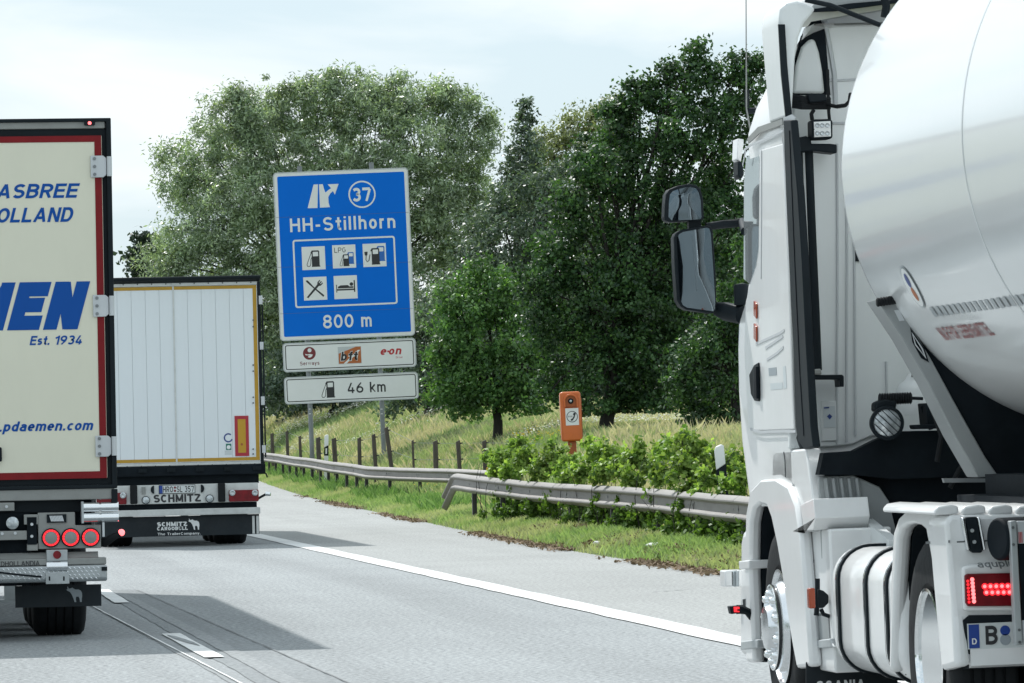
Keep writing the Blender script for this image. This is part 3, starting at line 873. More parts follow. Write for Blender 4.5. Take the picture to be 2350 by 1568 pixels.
# undergear left of the panel
mbk = MB()
mbk.box(-hw + 0.1, 0.62, 0.05, 0.5, T.xz(40, 1345)[1], T.xz(40, 1176)[1])
mbk.box(*T.rect(62, 1187, 84, 1250, -0.02)[:2], -0.05, 0.05, *T.rect(62, 1187, 84, 1250, -0.02)[2:])
T.b('rear_crossmember', mbk, 'chassis')
mbk = MB()
for r_ in ((-140, 1155, 33, 1174), (55, 1181, 87, 1204), (-140, 1220, 62, 1241), (62, 1248, 87, 1264)):
    a = T.rect(*r_, -0.03)
    mbk.box(a[0], a[1], -0.045, 0.04, a[2], a[3])
T.b('steel_bracket', mbk, 'grey_panel', bevel=0.004)
cx, cz = T.xz(28.5, 1200.6)
T.b('round_lamp', MB().lathe([(0.048, 0.1), (0.048, -0.03), (0.03, -0.045), (0.002, -0.048)], (cx, 0, cz), 1, 24), 'lamp_clear')
T.b('fog_lamp', MB().lathe([(0.048, 0.1), (0.048, -0.03), (0.03, -0.045), (0.002, -0.048)], (-cx, 0, cz), 1, 24), 'lamp_clear')
mbk = MB()
for u, v in ((73, 1203.5), (73, 1231), (15, 1163), (5, 1225), (35, 1224)):
    cx, cz = T.xz(u, v, -0.05)
    mbk.cyl((cx, -0.062, cz), (cx, -0.04, cz), 0.012, n=8)
T.b('bracket_bolt', mbk, 'hinge')
# folded tail lift
a = T.rect(-420, 1286, 243, 1301.5)
ll = T.b('lift_edge', MB().box(-hw + 0.06, a[1], -0.09, 0.1, a[2], a[3]), 'grey_panel', bevel=0.006)
T.b('lift_slope', MB().prism([(0.05, a[3] + 0.002), (-0.085, a[3] + 0.002), (-0.02, a[3] + 0.045), (0.05, a[3] + 0.045)], -hw + 0.3, a[1] - 0.06, 0), 'grey_panel')
tx('DHOLLANDIA', 2, 1288, 91, 1299, 'black_text', 0.15, 0, T, -0.0925, ll)
a = T.rect(-420, 1303.5, 246, 1341, -0.1)
lp = T.b('lift_platform', MB().prism([(-0.105, a[2] + 0.02), (-0.105, a[3]), (0.15, a[3]), (0.15, a[2]), (-0.085, a[2])], -hw + 0.05, a[1], 0), 'tread', bevel=0.012)
mbt = MB()
nx = int((a[1] + hw - 0.1) / 0.036)
for i in range(nx):
    for j in range(4):
        cx = -hw + 0.08 + i * 0.036 + (j % 2) * 0.018; cz = a[2] + 0.026 + j * 0.026
        if cx > a[1] - 0.02: continue
        dx, dz = 0.011, -0.009
        mbt.add([(cx - dx, -0.1055, cz - dz), (cx + 0.003, -0.1055, cz + 0.005), (cx + dx, -0.1055, cz + dz), (cx - 0.003, -0.1055, cz - 0.005), (cx, -0.1095, cz)], [(0, 1, 4), (1, 2, 4), (2, 3, 4), (3, 0, 4)])
tr = T.b('tread_pattern', mbt, 'alu', parent=lp); tr['kind'] = 'stuff'
a = T.rect(107, 1262, 155, 1287.5, -0.1)
br_ = T.b('latch_bracket', MB().box(a[0], a[1], -0.10, 0.02, a[2], a[3]), 'galv', bevel=0.004)
cx, cz = T.xz(131, 1273.5, -0.1)
T.b('red_reflector', MB().cyl((cx, -0.108, cz), (cx, -0.1005, cz), 0.031, n=20), 'lamp_red', parent=br_)
a = T.rect(107, 1287.5, 155, 1313, -0.11)
T.b('latch_sleeve', MB().cyl((a[0], -0.085, (a[2] + a[3]) / 2), (a[1], -0.085, (a[2] + a[3]) / 2), (a[3] - a[2]) / 2, n=20), 'alu')
a = T.rect(105, 1313.5, 159, 1340.5, -0.11)
lt = T.b('latch_plate', MB().box(a[0], a[1], -0.125, -0.108, a[2], a[3]), 'galv', bevel=0.004)
mbk = MB()
for u in (113.5, 146.5):
    cx, cz = T.xz(u, 1328, -0.12)
    mbk.box(cx - 0.006, cx + 0.006, -0.1265, -0.1255, cz - 0.016, cz + 0.016)
T.b('latch_slot', mbk, 'black', parent=lt)
T.b('lift_cable', MB().tube([T.p(-60, 1312, 1, -0.125), T.p(-10, 1313, 1, -0.13), T.p(40, 1319, 1, -0.13), T.p(95, 1324, 1, -0.125)], 0.008, 6), 'black')
T.b('lift_stop', MB().box(*T.rect(233, 1301, 246, 1310, -0.1)[:2], -0.12, -0.05, *T.rect(233, 1301, 246, 1310, -0.1)[2:]), 'black')
# mud flaps with the emblem
a = T.rect(120, 1342, 232.5, 1392, 0.25)
fl = T.b('mud_flap', MB().box(a[1] - 0.66, a[1], 0.25, 0.262, a[2], a[3]), 'flap')
bull(T, T.rect(151.5, 1346, 188.5, 1382, 0.248), 0.249, 'grey_text', fl)
T.b('mud_flap', MB().box(-a[1], -a[1] + 0.66, 0.25, 0.262, a[2], a[3]), 'flap')
# flexible marker arm
T.b('marker_arm', MB().tube([T.p(226, 1246, 1, 0.1), T.p(245, 1243, 1, 0.0), T.p(262, 1231, 1, -0.03), T.p(277, 1224, 1, -0.05)], [0.035, 0.032, 0.028, 0.024], 10), 'rubber')
cx, cz = T.xz(278.7, 1222.5, -0.06)
T.b('marker_lamp', MB().lathe([(0.026, 0.03), (0.026, 0.0), (0.018, -0.014), (0.002, -0.018)], (cx, -0.06, cz), 1, 16), 'led_hot')
# wheels and chassis
xt = T.xz(136, 1420, 1.2)[0]
for ya in (1.35, 2.66, 3.97): axle(T, ya, abs(xt) - 0.0, 0.5, 0.42)
mbk = MB()
for sx in (-0.45, 0.45): mbk.box(sx - 0.06, sx + 0.06, 0.3, 12.5, 0.92, 1.18)
mbk.box(-1.1, 1.1, 0.35, 0.5, 0.86, 1.16)
T.b('chassis_frame', mbk, 'chassis')
for sx in (-1.2, 1.2):
    for zz in (0.55, 0.85): T.b('side_guard', MB().box(sx - 0.02, sx + 0.02, 5.2, 9.5, zz, zz + 0.12), 'galv')
for sx in (-0.7, 0.7):
    T.b('landing_leg', MB().box(sx - 0.06, sx + 0.06, 10.3, 10.42, 0.03, 1.2).box(sx - 0.15, sx + 0.15, 10.25, 10.47, 0, 0.029), 'galv')

# ---- centre: white box trailer
y2 = 73.6
pr = at(606, 1070, 1.0) - CAM
xr2 = CAM.x + pr.x * (y2 / pr.y)
T2 = Thing('white_trailer', 'white planked trailer with yellow border tape, ahead of the red bordered one', 'trailer', (xr2 - 1.285, y2, 0), 0, -0.002)
T = T2
hw = 1.285
zt = T.xz(440, 635)[1]
zd1 = T.xz(440, 649)[1]; zd0 = T.xz(440, 1068)[1]
T.b('box_body', MB().box(-hw + 0.01, hw - 0.012, 0.05, 13.4, zd0 - 0.02, zt - 0.06), 'white_door')
T.b('roof_bumper', MB().prism([(-0.12, zt), (0.3, zt), (0.3, zd1 + 0.004), (-0.02, zd1 + 0.004), (-0.12, zt - 0.045)], -hw, hw, 0), 'black', bevel=0.02)
mbk = MB()
for k in range(8):
    xx = -hw + 0.25 + k * 0.3
    mbk.cyl((xx, -0.075, zt - 0.05), (xx, -0.06, zt - 0.05), 0.014, n=8)
T.b('bumper_bolt', mbk, 'post_steel')
T.b('corner_post', MB().box(hw - 0.045, hw - 0.004, -0.03, 0.05, zd0, zd1 - 0.002), 'black', bevel=0.004)
T.b('corner_post', MB().box(-hw + 0.004, -hw + 0.045, -0.03, 0.05, zd0, zd1 - 0.002), 'black', bevel=0.004)
ztop = T.xz(440, 661)[1]; zbot = T.xz(440, 1055)[1]
T.b('door_frame', MB().box(-hw + 0.048, hw - 0.048, -0.022, 0.048, ztop + 0.03, zd1), 'trailer_white', bevel=0.004)
T.b('door_frame', MB().box(-hw + 0.048, hw - 0.048, -0.022, 0.048, zd0, zbot - 0.045), 'trailer_white', bevel=0.004)
mbk = MB()
for k in range(12):
    xx = -hw + 0.14 + k * (2 * hw - 0.28) / 11
    for zz in (ztop + 0.065, zbot - 0.085):
        mbk.cyl((xx, -0.027, zz), (xx, -0.021, zz), 0.011, n=8)
for vv in (735, 750, 838, 852, 912, 925, 1031, 1042):
    xx, zz = T.xz(581, vv, -0.02)
    mbk.cyl((xx, -0.04, zz), (xx, -0.02, zz), 0.012, n=8)
T.b('door_rivet', mbk, 'seam')
# planks of the two door leaves
pl = (2 * hw - 0.10) / 12
for sx, k0 in ((-1, 0), (1, 6)):
    d = T.b('door', MB().box(-hw + 0.05 + k0 * pl + 0.004, -hw + 0.05 + (k0 + 6) * pl - 0.004, -0.006, 0.046, zbot - 0.043, ztop + 0.028), 'seam_soft')
    me = None
    for k in range(6):
        if me is None:
            pk = T.b('door_plank', MB().box(0.0016, pl - 0.0016, -0.018, -0.0062, zbot - 0.04, ztop + 0.025), 'white_door', parent=d, bevel=0.002)
            me = pk.data
        else:
            q = pk.copy(); COL.objects.link(q); q.parent = d; pk2 = q
            q.location.x = 0
        o_ = pk if k == 0 else q
        o_.location.x = -hw + 0.05 + (k0 + k) * pl
    mbt = MB()
    xa, xb = -hw + 0.05 + k0 * pl + 0.012, -hw + 0.05 + (k0 + 6) * pl - 0.012
    mbt.box(xa, xb, -0.022, -0.0195, ztop - 0.024, ztop + 0.024)
    mbt.box(xa, xb, -0.022, -0.0195, zbot - 0.03, zbot + 0.018)
    xe = xb if sx > 0 else xa
    mbt.box(xe - 0.055 if sx > 0 else xe, xe if sx > 0 else xe + 0.055, -0.022, -0.0195, zbot + 0.0185, ztop - 0.0245)
    T.b('reflective_border', mbt, 'yellow_tape', parent=d)
mbk = MB()
mbk.box(-0.012, 0.012, -0.03, -0.0185, zd0, zd1)
T.b('centre_strip', mbk, 'trailer_white')
for sx in (-1, 1):
    for (va, vb) in ((679, 699), (785, 803), (910, 930), (1022, 1040)):
        z1_, z0_ = T.xz(600, va)[1], T.xz(600, vb)[1]
        T.b('hinge', MB().box(sx * (hw - 0.03), sx * (hw + 0.025), -0.06, -0.031, z0_, z1_), 'hinge', bevel=0.006)
T.b('locking_bar', MB().cyl((hw + 0.02, -0.045, T.xz(600, 1050)[1]), (hw + 0.02, -0.045, T.xz(600, 700)[1]), 0.012, n=8), 'black')
# marker board, stickers
a = T.rect(539, 954.5, 571, 1047, -0.02)
mk = T.b('marker_board', MB().box(a[0], a[1], -0.026, -0.0185, a[2], a[3]), 'marker_red')
T.b('marker_field', MB().box(a[0] + 0.045, a[1] - 0.045, -0.0285, -0.0265, a[2] + 0.05, a[3] - 0.05), 'marker_yellow', parent=mk)
a = T.xz(555, 1020, -0.03)
T.b('marker_mark', MB().prism(circ(a[0], a[1], 0.018, 10), -0.0295, -0.0286, 1), 'orange_dark', parent=mk)
cx, cz = T.xz(524, 1005, -0.02)
mbk = MB()
n = 20
o_ = [(cx + 0.068 * math.cos(math.radians(50 + 290 * k / n)), cz + 0.068 * math.sin(math.radians(50 + 290 * k / n))) for k in range(n + 1)]
i_ = [(cx + 0.048 * math.cos(math.radians(50 + 290 * k / n)), cz + 0.048 * math.sin(math.radians(50 + 290 * k / n))) for k in range(n, -1, -1)]
mbk.prism(o_ + i_, -0.0205, -0.0188, 1)
T.b('ring_sticker', mbk, 'dark_blue_text')
a = T.rect(518.5, 1018.5, 531, 1033, -0.02)
T.b('sticker', MB().box(a[0], a[1], -0.02, -0.0188, a[2], a[3]), 'green_print')
T.b('sticker_mark', MB().prism(circ((a[0] + a[1]) / 2, (a[2] + a[3]) / 2 - .005, 0.03, 12), -0.0215, -0.0201, 1), 'white_text')
a = T.rect(516, 1034, 532, 1044, -0.02)
T.b('sticker', MB().box(a[0], a[1], -0.02, -0.0188, a[2], a[3]), 'sticker')
# lower beam, light bar
zl1, zl0 = zd0 - 0.003, T.xz(440, 1109)[1]
T.b('rear_buffer_beam', MB().box(-hw - 0.01, hw + 0.015, -0.05, 0.4, (zl0 + zl1) / 2 - 0.02, zl1), 'chassis', bevel=0.015)
T.b('rear_crossbeam', MB().box(-hw + 0.06, hw - 0.08, 0.05, 0.5, zl0 - 0.02, (zl0 + zl1) / 2 - 0.022), 'chassis')
mbk = MB()
for k in range(6):
    xx = -hw + 0.3 + k * 0.42
    mbk.box(xx, xx + 0.12, -0.075, -0.052, zl1 - 0.09, zl1 - 0.03)
    mbk.cyl((xx + 0.06, -0.09, zl1 - 0.06), (xx + 0.06, -0.07, zl1 - 0.06), 0.02, n=8)
T.b('locking_cam', mbk, 'black')
a = T.rect(264, 1111.5, 592, 1155)
zb1, zb0 = a[3], a[2]
xR = T.xz(592, 1130)[0]
lb = T.b('light_bar', MB().box(-xR, xR, -0.05, 0.15, zb0, zb1), 'trailer_white', bevel=0.006)
for sx in (-1, 1):
    a = T.rect(525, 1124.5, 593.5, 1151, -0.06)
    lam = T.b('tail_lamp', MB().prism(rrect(min(sx * a[0], sx * a[1]), max(sx * a[0], sx * a[1]), a[2], a[3], 0.02), -0.095, -0.051, 1), 'lamp_red', bevel=0.006)
    for u in (533, 585):
        cx, cz = T.xz(u, 1131, -0.09)
        T.b('round_lens', MB().lathe([(0.045, 0), (0.045, -0.02), (0.03, -0.026), (0.012, -0.018), (0.002, -0.018)], (sx * cx, -0.09, cz), 1, 18), 'lamp_clear', parent=lam)
    a = T.rect(500, 1109, 516.5, 1152, -0.06)
    T.b('rubber_buffer', MB().box(sx * a[0], sx * a[1], -0.13, -0.051, a[2], a[3]), 'rubber', bevel=0.015)
    cx, cz = T.xz(481, 1144.5, -0.06)
    f_ = T.b('fog_lamp', MB().lathe([(0.06, 0.0), (0.06, -0.03), (0.052, -0.036)], (sx * cx, -0.051, cz), 1, 20), 'black')
    T.b('lamp_lens', MB().lathe([(0.05, -0.036), (0.03, -0.045), (0.002, -0.048)], (sx * cx, -0.051, cz), 1, 20), 'lamp_clear', parent=f_)
    cx, cz = T.xz(461, 1121.5, -0.06)
    T.b('plate_lamp', MB().prism([(sx * cx + sx * 0.05 * math.cos(t), cz + 0.06 * math.sin(t)) for t in np.linspace(-PI / 2, PI / 2, 9)], -0.075, -0.051, 1), 'black')
a = T.rect(325, 1118, 334, 1134, -0.06)
T.b('socket', MB().box(a[0], a[1], -0.07, -0.051, a[2], a[3]), 'grey_panel')
a = T.rect(364.5, 1113, 448, 1133, -0.06)
pt = T.b('number_plate', MB().box(a[0], a[1], -0.062, -0.051, a[2], a[3]), 'black', bevel=0.003)
T.b('plate_face', MB().box(a[0] + 0.055, a[1] - 0.008, -0.0645, -0.0625, a[2] + 0.008, a[3] - 0.008), 'plate_white', parent=pt)
T.b('plate_band', MB().box(a[0] + 0.008, a[0] + 0.0545, -0.0645, -0.0625, a[2] + 0.008, a[3] - 0.008), 'plate_blue', parent=pt)
q = (a[1] - a[0]) / 83.5
text('lettering', 'HRO', 'black_text', pt, (a[0] + 9.5 * q, a[0] + 32.5 * q, a[2] + 0.02, a[3] - 0.02), -0.0655, 0.16)
text('lettering', 'SL 357', 'black_text', pt, (a[0] + 41 * q, a[0] + 80.5 * q, a[2] + 0.02, a[3] - 0.02), -0.0655, 0.16)
T.b('plate_seal', MB().prism(circ(a[0] + 37 * q, (a[2] + a[3]) / 2 + 0.025, 0.018, 10), -0.066, -0.065, 1).prism(circ(a[0] + 37 * q, (a[2] + a[3]) / 2 - 0.022, 0.018, 10), -0.066, -0.065, 1), 'maroon', parent=pt)
tx('SCHMITZ', 352.5, 1134.5, 461, 1152.5, 'black_text', 0.22, 0, T, -0.0525, lb)
# underrun beam and flap
T.b('dark_gap_beam', MB().box(-xR + 0.02, xR - 0.02, 0.0, 0.2, T.xz(440, 1168)[1], zb0 - 0.003), 'chassis')
a = T.rect(264, 1168, 596.5, 1183, -0.08)
xU = T.xz(596.5, 1172)[0]
T.b('underrun_beam', MB().box(-xU, xU, -0.09, 0.03, a[2], a[3]), 'trailer_white', bevel=0.008)
a = T.rect(264, 1184, 581, 1230, 0.0)
xF = T.xz(595, 1200)[0]
fl = T.b('spray_flap', MB().box(-xF, xF, -0.005, 0.012, a[2], a[3]), 'flap')
mbk = MB()
for u in (579, 588.5):
    b_ = T.rect(u, 1184, u + 5.5, 1225, -0.01)
    mbk.box(b_[0], b_[1], -0.02, -0.006, b_[2], b_[3])
T.b('flap_edge', mbk, 'trailer_white', parent=fl)
tx('SCHMITZ', 360.5, 1198, 429.5, 1208, 'white_text', 0.26, 0, T, -0.0065, fl)
tx('CARGOBULL', 360.5, 1209, 431, 1217, 'white_text', 0.25, 0, T, -0.0065, fl)
tx('The TrailerCompany.', 361.5, 1222, 460, 1229.5, 'white_text', 0.15, 0, T, -0.0065, fl)
bull(T, T.rect(431.5, 1190, 457.5, 1216, -0.006), -0.0065, 'white_text', fl)
T.b('winch_handle', MB().tube([T.p(590, 1146, 1, -0.04), T.p(600, 1140, 1, -0.06), T.p(613, 1133, 1, -0.08)], 0.018, 8), 'black')
cx = T.p(613, 1133, 1, -0.08)
T.b('handle_socket', MB().cyl(cx - Vector((0.02, 0, 0)), cx + Vector((0.05, -0.02, -0.01)), 0.035, 0.028, 12), 'chrome')
T.b('side_hook', MB().tube([T.p(606, 1085, 1, 0.0), T.p(611, 1088, 1, 0.0), T.p(613.5, 1096, 1, 0.0)], 0.012, 6), 'black')
xt = (T.xz(574, 1230, 0.9)[0] + T.xz(492, 1230, 0.9)[0]) / 2
for ya in (1.5, 2.81, 4.12): axle(T, ya, xt, 0.5, 0.5)
mbk = MB()
for sx in (-0.45, 0.45): mbk.box(sx - 0.06, sx + 0.06, 0.3, 12.5, 0.95, 1.2)
T.b('chassis_frame', mbk, 'chassis')
for sx in (-0.7, 0.7):
    T.b('landing_leg', MB().box(sx - 0.06, sx + 0.06, 10.3, 10.42, 0.03, 1.2).box(sx - 0.15, sx + 0.15, 10.25, 10.47, 0, 0.029), 'galv')
# ------------------------------------------------------------------ motorway sign
def land_point(u, D):
    """ground point below the view ray through column u at depth D"""
    p = at(u, 1000, D)
    for _ in range(3):
        p = Vector((p.x, p.y, float(zland(p.x, p.y))))
    return p
DS = 152.0
bp = land_point(800, DS)
TS = Thing('motorway_sign', 'blue motorway sign with exit 37 and service pictograms on two steel posts', 'road sign', bp, -0.05, 0.0195)
T = TS
k4 = 0.38741
def s4(x, y, d=0.0): return T.xz(607.2 + x * k4, 357.2 + y * k4, d)
tl, tr_, br2, bl = s4(50, 106), s4(845, 73), s4(890, 1062), s4(98, 1098)
X0, X1 = (tl[0] + bl[0]) / 2, (tr_[0] + br2[0]) / 2
Z1, Z0 = (tl[1] + tr_[1]) / 2, (bl[1] + br2[1]) / 2
sq = (X1 - X0) / 797.0           # metres per crop pixel
bd = T.b('sign_board', MB().prism(rrect(X0, X1, Z0, Z1, 20 * sq), -0.02, 0.03, 1), 'sign_white')
T.b('blue_field', MB().prism(rrect(X0 + 21 * sq, X1 - 21 * sq, Z0 + 21 * sq, Z1 - 21 * sq, 8 * sq), -0.0235, -0.021, 1), 'sign_blue', parent=bd)
T.b('board_rim', MB().ring(rrect(X0 - 3 * sq, X1 + 3 * sq, Z0 - 3 * sq, Z1 + 3 * sq, 23 * sq), rrect(X0 + 3 * sq, X1 - 3 * sq, Z0 + 3 * sq, Z1 - 3 * sq, 18 * sq), -0.026, 0.035, 1), 'sign_edge', parent=bd)
Y1 = -0.0255
def pr(name, poly, m, par=None, y=Y1, th=0.0015): return T.b(name, MB().prism(poly, y - th, y, 1), m, parent=par or bd)
mbx = MB()
for zz in (Z0 + (Z1 - Z0) * 0.16, Z0 + (Z1 - Z0) * 0.437, Z0 + (Z1 - Z0) * 0.735):
    mbx.box(X0 + 0.01, X1 - 0.01, -0.0262, -0.0240, zz - 0.003, zz + 0.003)
T.b('panel_joint', mbx, 'seam', parent=bd)
# exit arrow
ar = MB()
ar.prism([s4(*q) for q in ((255, 312), (290, 172), (316, 171), (313, 311))], Y1 - 0.0015, Y1, 1)
ar.prism([s4(*q) for q in ((328, 309), (322, 171), (344, 170), (354, 205), (361, 220), (377, 205), (394, 194), (373, 171), (438, 168), (416, 232), (405, 211), (389, 225), (377, 246), (379, 280), (387, 306))], Y1 - 0.0015, Y1, 1)
T.b('exit_arrow', ar, 'sign_white', parent=bd)
c_ = s4(577, 230)
pr('number_ring', circ(c_[0], c_[1], 81 * sq, 40), 'sign_white')
pr('number_field', circ(c_[0], c_[1], 72 * sq, 40), 'sign_blue', y=Y1 - 0.0018)
text('lettering', '37', 'sign_white', bd, (c_[0] - 55 * sq, c_[0] + 54 * sq, c_[1] - 42 * sq, c_[1] + 40 * sq), Y1 - 0.0045, 0.20)
a, b, c2_ = s4(152, 453), s4(775, 428), s4(480, 362)
text('lettering', 'HH-Stillhorn', 'sign_white', bd, (a[0], b[0], (s4(150, 454)[1] + s4(775, 429)[1]) / 2, (s4(150, 374)[1] + s4(775, 348)[1]) / 2), Y1 - 0.002, 0.165, gap=0.19)
a, b = s4(348, 1025), s4(635, 1013)
text('lettering', '800 m', 'sign_white', bd, (a[0], b[0], (a[1] + b[1]) / 2, (a[1] + b[1]) / 2 + 80 * sq), Y1 - 0.002, 0.165, gap=0.17)
fo = [s4(*q) for q in ((162, 502), (768, 474), (791, 878), (185, 905))]
fx0, fx1, fz0, fz1 = (fo[0][0] + fo[3][0]) / 2, (fo[1][0] + fo[2][0]) / 2, (fo[2][1] + fo[3][1]) / 2, (fo[0][1] + fo[1][1]) / 2
T.b('inner_frame', MB().ring(rrect(fx0, fx1, fz0, fz1, 16 * sq), rrect(fx0 + 10 * sq, fx1 - 10 * sq, fz0 + 10 * sq, fz1 - 10 * sq, 8 * sq), Y1 - 0.0015, Y1, 1), 'sign_white', parent=bd)
def pump(cx, cz, s, par, y, m='black_print_', hose=True, m2='sign_white', dy=0.0):
    """petrol pump drawn in a unit box of half size s around (cx, cz)"""
    q = lambda a, b: (cx + a * s, cz + b * s)
    T.b('pump_symbol', MB().prism([q(-.28, -1), q(.72, -1), q(.72, -.9), q(.66, -.86), q(.66, .82), q(.56, .95), q(-.22, .95), q(-.30, .82), q(-.38, .70), q(-.38, .62), q(-.26, .58), q(-.26, -.86), q(-.28, -.9)], y - 0.0012, y, 1), m, parent=par)
    T.b('pump_window', MB().prism(rrect(cx - .12 * s, cx + .52 * s, cz + .25 * s, cz + .78 * s, .06 * s), y - 0.0025, y - 0.0014, 1), m2, parent=par)
    if hose:
        pts = [q(-.32, .60), q(-.50, .2), q(-.72, -.35), q(-.85, -.72), q(-.80, -.92), q(-.62, -.95), q(-.45, -.85), q(-.40, -.6), q(-.36, -.1), q(-.27, .12)]
        mbh = MB()
        w = 0.035 * s
        for i in range(len(pts) - 1):
            p0, p1 = Vector(pts[i]), Vector(pts[i + 1])
            d = (p1 - p0).normalized(); n_ = Vector((-d.y, d.x)) * w
            o = (i % 3) * 0.0003
            mbh.prism([tuple(p0 + n_), tuple(p0 - n_), tuple(p1 - n_), tuple(p1 + n_)], y - 0.0012 - o, y, 1)
        h = T.b('pump_hose', mbh, m, parent=par)
M['black_print_'] = M['black_text']
sqs = {}
for nm, (x, y) in dict(fuel=(290, 608), lpg=(471, 598), charge=(651, 590), food=(300, 788), bed=(480, 780)).items():
    c_ = s4(x, y)
    sqs[nm] = (c_, pr('pictogram_tile', [(c_[0] - 69 * sq, c_[1] - 69 * sq), (c_[0] + 69 * sq, c_[1] - 69 * sq), (c_[0] + 69 * sq, c_[1] + 69 * sq), (c_[0] - 69 * sq, c_[1] + 69 * sq)], 'sign_white', T.o))
YI = Y1 - 0.002
c_, par = sqs['fuel']
pump(c_[0] + 2 * sq, c_[1] - 2 * sq, 50 * sq, par, YI)
c_, par = sqs['lpg']
text('lettering', 'LPG', 'black_text', par, (c_[0] - 57 * sq, c_[0] + 11 * sq, c_[1] + 24 * sq, c_[1] + 54 * sq), YI - 0.001, 0.12)
pump(c_[0] + 33 * sq, c_[1] - 10 * sq, 36 * sq, par, YI, 'icon_blue', False)
pump(c_[0] + 4 * sq, c_[1] - 22 * sq, 36 * sq, par, YI - 0.004)
c_, par = sqs['charge']
pump(c_[0] + 30 * sq, c_[1] + 9 * sq, 46 * sq, par, YI, 'icon_blue', False)
pump(c_[0] - 4 * sq, c_[1] - 6 * sq, 50 * sq, par, YI - 0.004, hose=False)
T.b('plug_symbol', MB().prism([(c_[0] - 60 * sq, c_[1] + 22 * sq), (c_[0] - 40 * sq, c_[1] + 22 * sq), (c_[0] - 42 * sq, c_[1] + 2 * sq), (c_[0] - 50 * sq, c_[1] - 4 * sq), (c_[0] - 58 * sq, c_[1] + 2 * sq)], YI - 0.0012, YI, 1), 'black_text', parent=par)
T.b('plug_cable', MB().tube([(c_[0] + a * sq, YI - 0.001, c_[1] + b * sq) for a, b in ((-50, 0), (-52, -25), (-45, -38), (-34, -30), (-30, -8), (-26, 5))], 2.4 * sq, 5), 'black_text', parent=par)
c_, par = sqs['food']
kn = MB().prism([(c_[0] + a * sq, c_[1] + b * sq) for a, b in ((-54, 50), (-42, 50), (-8, 10), (52, -42), (46, -52), (-2, -6), (-40, 30), (-52, 42))], YI - 0.0012, YI, 1)
T.b('knife_symbol', kn, 'black_text', parent=par)
fk = MB().prism([(c_[0] + a * sq, c_[1] + b * sq) for a, b in ((-52, -50), (-44, -56), (22, 14), (34, 16), (48, 30), (43, 34), (33, 24), (30, 27), (41, 39), (36, 43), (25, 31), (22, 34), (32, 47), (27, 50), (14, 36), (13, 24))], YI - 0.0027, YI - 0.0014, 1)
T.b('fork_symbol', fk, 'black_text', parent=par)
c_, par = sqs['bed']
be = MB().prism([(c_[0] + a * sq, c_[1] + b * sq) for a, b in ((-56, 16), (-51, 16), (-51, -10), (49, -10), (49, 40), (56, 40), (56, -30), (49, -30), (49, -19), (-51, -19), (-51, -30), (-56, -30))], YI - 0.0012, YI, 1)
T.b('bed_symbol', be, 'black_text', parent=par)
T.b('sleeper_symbol', MB().prism([(c_[0] + a * sq, c_[1] + b * sq) for a, b in ((-46, -6), (46, -6), (46, 4), (22, 4), (14, 12), (-30, 12), (-46, 4))], YI - 0.0012, YI, 1).prism(circ(c_[0] + 35 * sq, c_[1] + 17 * sq, 11 * sq, 12), YI - 0.0012, YI, 1), 'black_text', parent=par)
# two lower plates
def plate(q, nm, label=None):
    t0, t1, b1, b0 = [s4(*p_) for p_ in q]
    x0, x1 = (t0[0] + b0[0]) / 2, (t1[0] + b1[0]) / 2
    z0, z1 = (b0[1] + b1[1]) / 2, (t0[1] + t1[1]) / 2
    pl_ = T.b(nm, MB().prism(rrect(x0, x1, z0, z1, 20 * sq), -0.02, 0.025, 1), 'sign_white', label=label)
    T.b('board_rim', MB().ring(rrect(x0 - 2 * sq, x1 + 2 * sq, z0 - 2 * sq, z1 + 2 * sq, 22 * sq), rrect(x0 + 5 * sq, x1 - 5 * sq, z0 + 5 * sq, z1 - 5 * sq, 16 * sq), -0.025, 0.03, 1), 'sign_edge', parent=pl_)
    T.b('border_line', MB().ring(rrect(x0 + 12 * sq, x1 - 12 * sq, z0 + 11 * sq, z1 - 11 * sq, 12 * sq), rrect(x0 + 17 * sq, x1 - 17 * sq, z0 + 16 * sq, z1 - 16 * sq, 8 * sq), -0.0225, -0.0205, 1), 'black_text', parent=pl_)
    return pl_
p2 = plate(((104, 1116), (888, 1080), (902, 1250), (118, 1282)), 'brand_plate')
YP = -0.0205
c_ = s4(265, 1172)
T.b('round_logo', MB().prism(circ(c_[0], c_[1], 38 * sq, 28), YP - 0.0012, YP, 1), 'maroon', parent=p2)
T.b('logo_dot', MB().prism(circ(c_[0] + 2 * sq, c_[1] + 18 * sq, 12 * sq, 14), YP - 0.0026, YP - 0.0014, 1), 'sign_white', parent=p2)
T.b('logo_swoosh', MB().prism([(c_[0] + a * sq, c_[1] + b * sq) for a, b in ((-26, -2), (-12, -6), (4, -4), (20, -8), (14, -20), (2, -26), (-10, -22), (-4, -14), (6, -12), (-8, -12), (-22, -10))], YP - 0.0026, YP - 0.0014, 1), 'sign_white', parent=p2)
a, b = s4(210, 1244), s4(325, 1240)
text('lettering', 'Serways', 'maroon', p2, (a[0], b[0], a[1] - 6 * sq, a[1] + 22 * sq), YP - 0.0015, 0.14)
b0_, b1_ = s4(439, 1236), s4(571, 1129)
T.b('logo_tile', MB().prism([(b0_[0] - 2 * sq, b0_[1] - 1 * sq), (b1_[0], b0_[1] - 1 * sq), (b1_[0], b1_[1]), (b0_[0] - 2 * sq, b1_[1])], YP - 0.0008, YP, 1), 'sign_edge', parent=p2)
T.b('orange_logo', MB().prism([(b0_[0] + 2 * sq, b0_[1] + 2 * sq), (b1_[0] - 2 * sq, b0_[1] + 2 * sq), (b1_[0] - 2 * sq, b1_[1] - 2 * sq), (b1_[0] - 30 * sq, b1_[1] - 2 * sq), (b0_[0] + 2 * sq, b0_[1] + 62 * sq)], YP - 0.0022, YP - 0.001, 1), 'orange_print', parent=p2)
